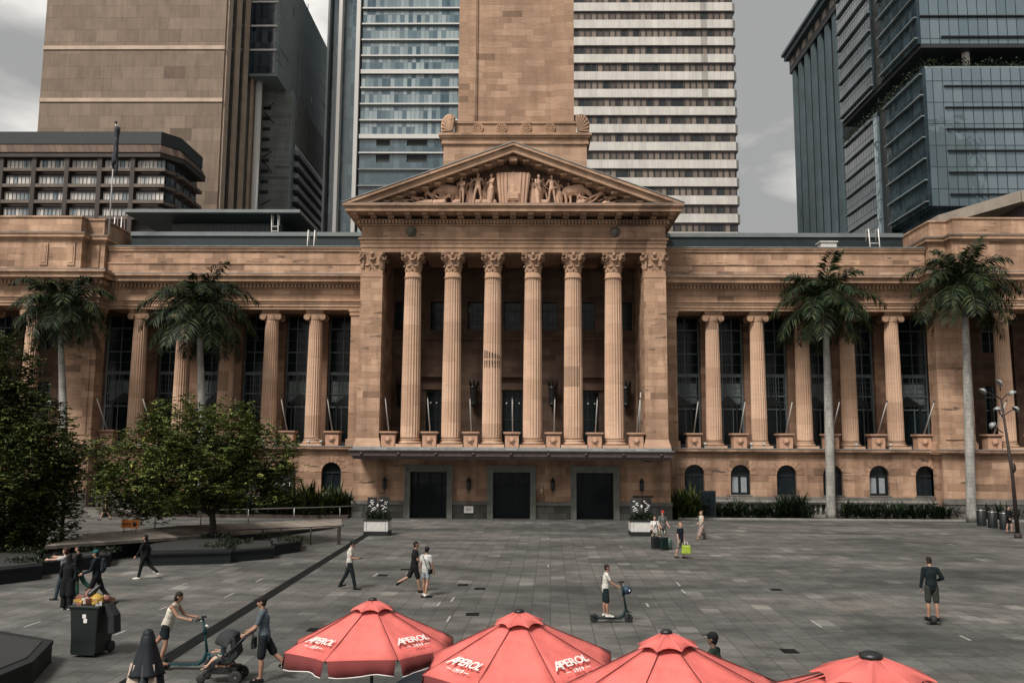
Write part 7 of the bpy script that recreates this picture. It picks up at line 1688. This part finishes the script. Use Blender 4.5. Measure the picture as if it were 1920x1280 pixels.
# ================================================================ red parasols
M['red'] = fabric('red_parasol_fabric', (.56, .135, .118)); M['red_shaded'] = simple('shaded_valance_fabric', (.12, .017, .016), .9, 0, .15, 2)  # second red is darkened to paint in the valance shading
def parasol_proto():
    t = thing('parasol', '', 'parasol'); Rr = 1.30; ze, za = 2.03, 2.61; off = R_(-90-22.5)
    def cor(r, z, i, k=0): a = off+i*math.pi/4; return Vector((r*math.cos(a), r*math.sin(a), z))
    for i in range(8):      # the eight panels, slightly hollow between the ribs
        mb = MB(); vs = []; n = 7
        for j in range(n+1):
            q = j/n; r = .06+(Rr-.06)*q; z = za+(ze-za)*(q**1.0)-.0
            a = cor(r, z, i); b = cor(r, z, i+1)
            for k in range(7): u = k/6; p = a.lerp(b, u); sag = 4*u*(1-u)*.035*math.sin(min(1, q)*math.pi*.8); vs.append(p-Vector((0, 0, sag+.012*math.sin(k*2.1+j*1.7+i)*q))-Vector((p.x, p.y, 0))*4*u*(1-u)*.03*q)
        mb.add(vs, [(j*7+k, (j+1)*7+k, (j+1)*7+k+1, j*7+k+1) for j in range(n) for k in range(6)], 0, True); c_ = mb.build('canopy_panel', 'red', t)
        md = c_.modifiers.new('s', 'SOLIDIFY'); md.thickness = .006
        # hanging valance with a gap at each rib and white piping
        mb = MB(); a, b = cor(Rr, ze, i), cor(Rr, ze, i+1); vs = []; hang = []
        for k in range(9):
            u = .03+.94*k/8; p = a.lerp(b, u); p = p-Vector((p.x, p.y, 0))*4*u*(1-u)*.03; u2 = .07+.86*k/8; q2 = a.lerp(b, u2); nrm = Vector((q2.x, q2.y, 0)).normalized()
            w2 = q2-Vector((q2.x, q2.y, 0))*4*u*(1-u)*.03+nrm*(.03+.02*math.sin(k*1.9+i)); dz_ = .20-.03*4*u*(1-u)*0+ .02*math.sin(k*.8+i); vs += [p, p.lerp(w2, .5)-Vector((0, 0, dz_*.5)), w2-Vector((0, 0, dz_))]; hang.append(w2-Vector((0, 0, dz_+.004)))
        mb.add(vs, [(k*3+r, k*3+r+1, k*3+r+4, k*3+r+3) for k in range(8) for r in range(2)], 0, True); v_ = mb.build('valance', 'red_shaded', t); md = v_.modifiers.new('s', 'SOLIDIFY'); md.thickness = .004
        mb = MB(); mb.tube([tuple(v) for v in hang], .007, 6); mb.build('white_piping', 'white', v_)
        mb = MB(); mb.tube([(0, 0, za-.12), tuple(cor(Rr*.99, ze-.02, i))], .012, 6); mb.build('rib', 'blackmetal', t)
        mb = MB(); mb.tube([tuple(cor(.1, za+.0, i)), tuple(cor(Rr*.5, za+(ze-za)*.47+.004, i)), tuple(cor(Rr, ze+.004, i))], .006, 5); mb.build('seam', 'red_shaded', t)
    mb = MB(); vs = []; n = 8
    for i in range(8):
        for k in range(5):
            u = k/4; a = cor(.34, za-.065, i); b = cor(.34, za-.065, i+1); p = a.lerp(b, u); sc = 4*u*(1-u); vs.append(p-Vector((p.x, p.y, 0))*sc*.1+Vector((0, 0, .03*sc)))
    m_ = len(vs); vs2 = [Vector((v.x*.22, v.y*.22, za+.06)) for v in vs]; mb.add(vs+vs2, [(i, (i+1) % m_, m_+(i+1) % m_, m_+i) for i in range(m_)], 0, True); vv = mb.build('vent_cap', 'red', t); md = vv.modifiers.new('s', 'SOLIDIFY'); md.thickness = .008
    mb = MB(); mb.lathe([(.001, 0), (.055, 0), (.065, .015), (.065, .035), (.04, .05), (.001, .055)], 0, 0, 16, cz=za+.05); mb.build('finial', 'black', t)
    mb = MB(); mb.tube([(0, 0, 0), (0, 0, za)], .026, 10); mb.build('pole', 'blackmetal', t)
    mb = MB(); mb.lathe([(.3, 0), (.3, .06), (.05, .09), (.04, .3)], 0, 0, 20); mb.build('base', 'blackmetal', t)
    # lettering on four alternate panels
    for i in (7, 1, 3, 5):
        a, b = cor(Rr, ze, i), cor(Rr, ze, i+1); m2 = (a+b)/2; ap = Vector((0, 0, za)); u = (b-a).normalized(); v = (ap-m2).normalized(); nn = u.cross(v).normalized()
        c = m2.lerp(ap, .19)+nn*.028; mt = Matrix((u, v, nn)).transposed().to_4x4(); mt.translation = c
        text_part('lettering', 'A', .215, 'white', t, mt @ Matrix.Translation((-.238, .015, 0)), .002, .4, .003)
        text_part('lettering', 'PEROL', .172, 'white', t, mt @ Matrix.Translation((.05, .035, 0)), .002, .25, .003, space=.93)
        text_part('year_lettering', '1919', .085, 'white', t, mt @ Matrix.Translation((0, -.085, 0)), .002, .3, .002, space=1.1)
        for s_ in (-1, 1): mb = MB(); mb.box(-.045, .045, -.005, .005, 0, .003); o_ = mb.build('white_dash', 'white', t); o_.matrix_local = mt @ Matrix.Translation((s_*.17, -.058, 0))
    return t
pr = parasol_proto()
for i, (x, y, rz, lab) in enumerate([(703, 1128, 3, 'red parasol with white lettering, leftmost and farthest of the four'), (984, 1146, -2, 'red parasol with white lettering, second from the left beside the scooter boy'), (1275, 1190, -5, 'largest red parasol with white lettering, third from the left'), (1640, 1232, 2, 'red parasol at the bottom right with only its top showing')]):
    t = pr if i == 0 else copy_tree(pr); k = (1.02, 1.055, 1.09, 1.22)[i]; p = G(x, y, 2.66*k); t.location = (p.x, p.y, 0); t.scale = (k, k, k) if i < 3 else (1.5, 1.5, k); t.rotation_euler = (R_((-2, 2, -1, 1)[i]), R_((-1, -1.5, -3, -1)[i]), R_(rz)); tag(t, lab, 'parasol', 'red octagonal parasols')
# folded parasol with a dark cover
def folded():
    q = G(278, 1190, 2.55); x, y = q.x, q.y; t = thing('folded_parasol', 'closed parasol with dark blue-black cover over beige folds in the left foreground', 'parasol', (x, y, 0))
    mb = MB(); mb.lathe([(.06, 2.57), (.085, 2.54), (.095, 2.46), (.14, 2.3), (.19, 2.08), (.2, 2.05)][::-1], 0, 0, 40, mod=lambda a, z: 1+.30*abs(math.sin(a*2.5+.6))*(2.6-z)*1.3); mb.build('cover', 'cover', t)
    mb = MB(); mb.cap((0, 0, 2.5), (0, 0, 2.56), .085, .075); mb.build('cover_top', 'cover', t)
    for i in range(9):
        a = 2*math.pi*i/9; mb = MB(); r0, r1 = .15, .30; c0, s0 = math.cos(a), math.sin(a); w_ = .085
        vs = []
        for z, r, ww in ((2.2, r0*.8, w_*.6), (1.7, r0+.05, w_), (.9, r1-.03, w_*1.25), (.75, r1, w_*.9)):
            for k in (-1, 0, 1): vs.append(((r+(.05 if k == 0 else -.03))*c0-k*ww*s0, (r+(.05 if k == 0 else -.03))*s0+k*ww*c0, z))
        mb.add(vs, [(j*3+k, j*3+k+1, j*3+k+4, j*3+k+3) for j in range(3) for k in range(2)], 0, True); o_ = mb.build('fold', 'beigecloth' if i in (5, 6, 7, 8) and i != 7 else 'cover', t); md = o_.modifiers.new('s', 'SOLIDIFY'); md.thickness = .03
    mb = MB(); mb.tube([(0, 0, 0), (0, 0, 2.5)], .03, 10); mb.build('pole', 'blackmetal', t); mb = MB(); mb.lathe([(.3, 0), (.3, .06), (.05, .1)], 0, 0, 20); mb.build('base', 'blackmetal', t)
M['cover'] = simple('blue_black_cover', (.005, .008, .012), .6, 0, .2, 4, spec=.25); M['beigecloth'] = simple('beige_fabric', (.30, .24, .19), .8, 0, .15, 3)
folded()
q = G(802, 1258, 2.0); t = thing('dark_parasol', 'low dark navy parasol top between the two left red parasols', 'parasol', (q.x, q.y, 0)); mb = MB()
mb.lathe([(.75, 1.62), (.55, 1.78), (.3, 1.93), (.1, 1.99), (.001, 2.0)], 0, 0, 8, smooth=False); mb.build('canopy', 'cover', t); mb = MB(); mb.tube([(0, 0, 0), (0, 0, 1.98)], .025, 8); mb.build('pole', 'blackmetal', t); mb = MB(); mb.lathe([(.25, 0), (.25, .05), (.04, .08)], 0, 0, 18); mb.build('base', 'blackmetal', t)
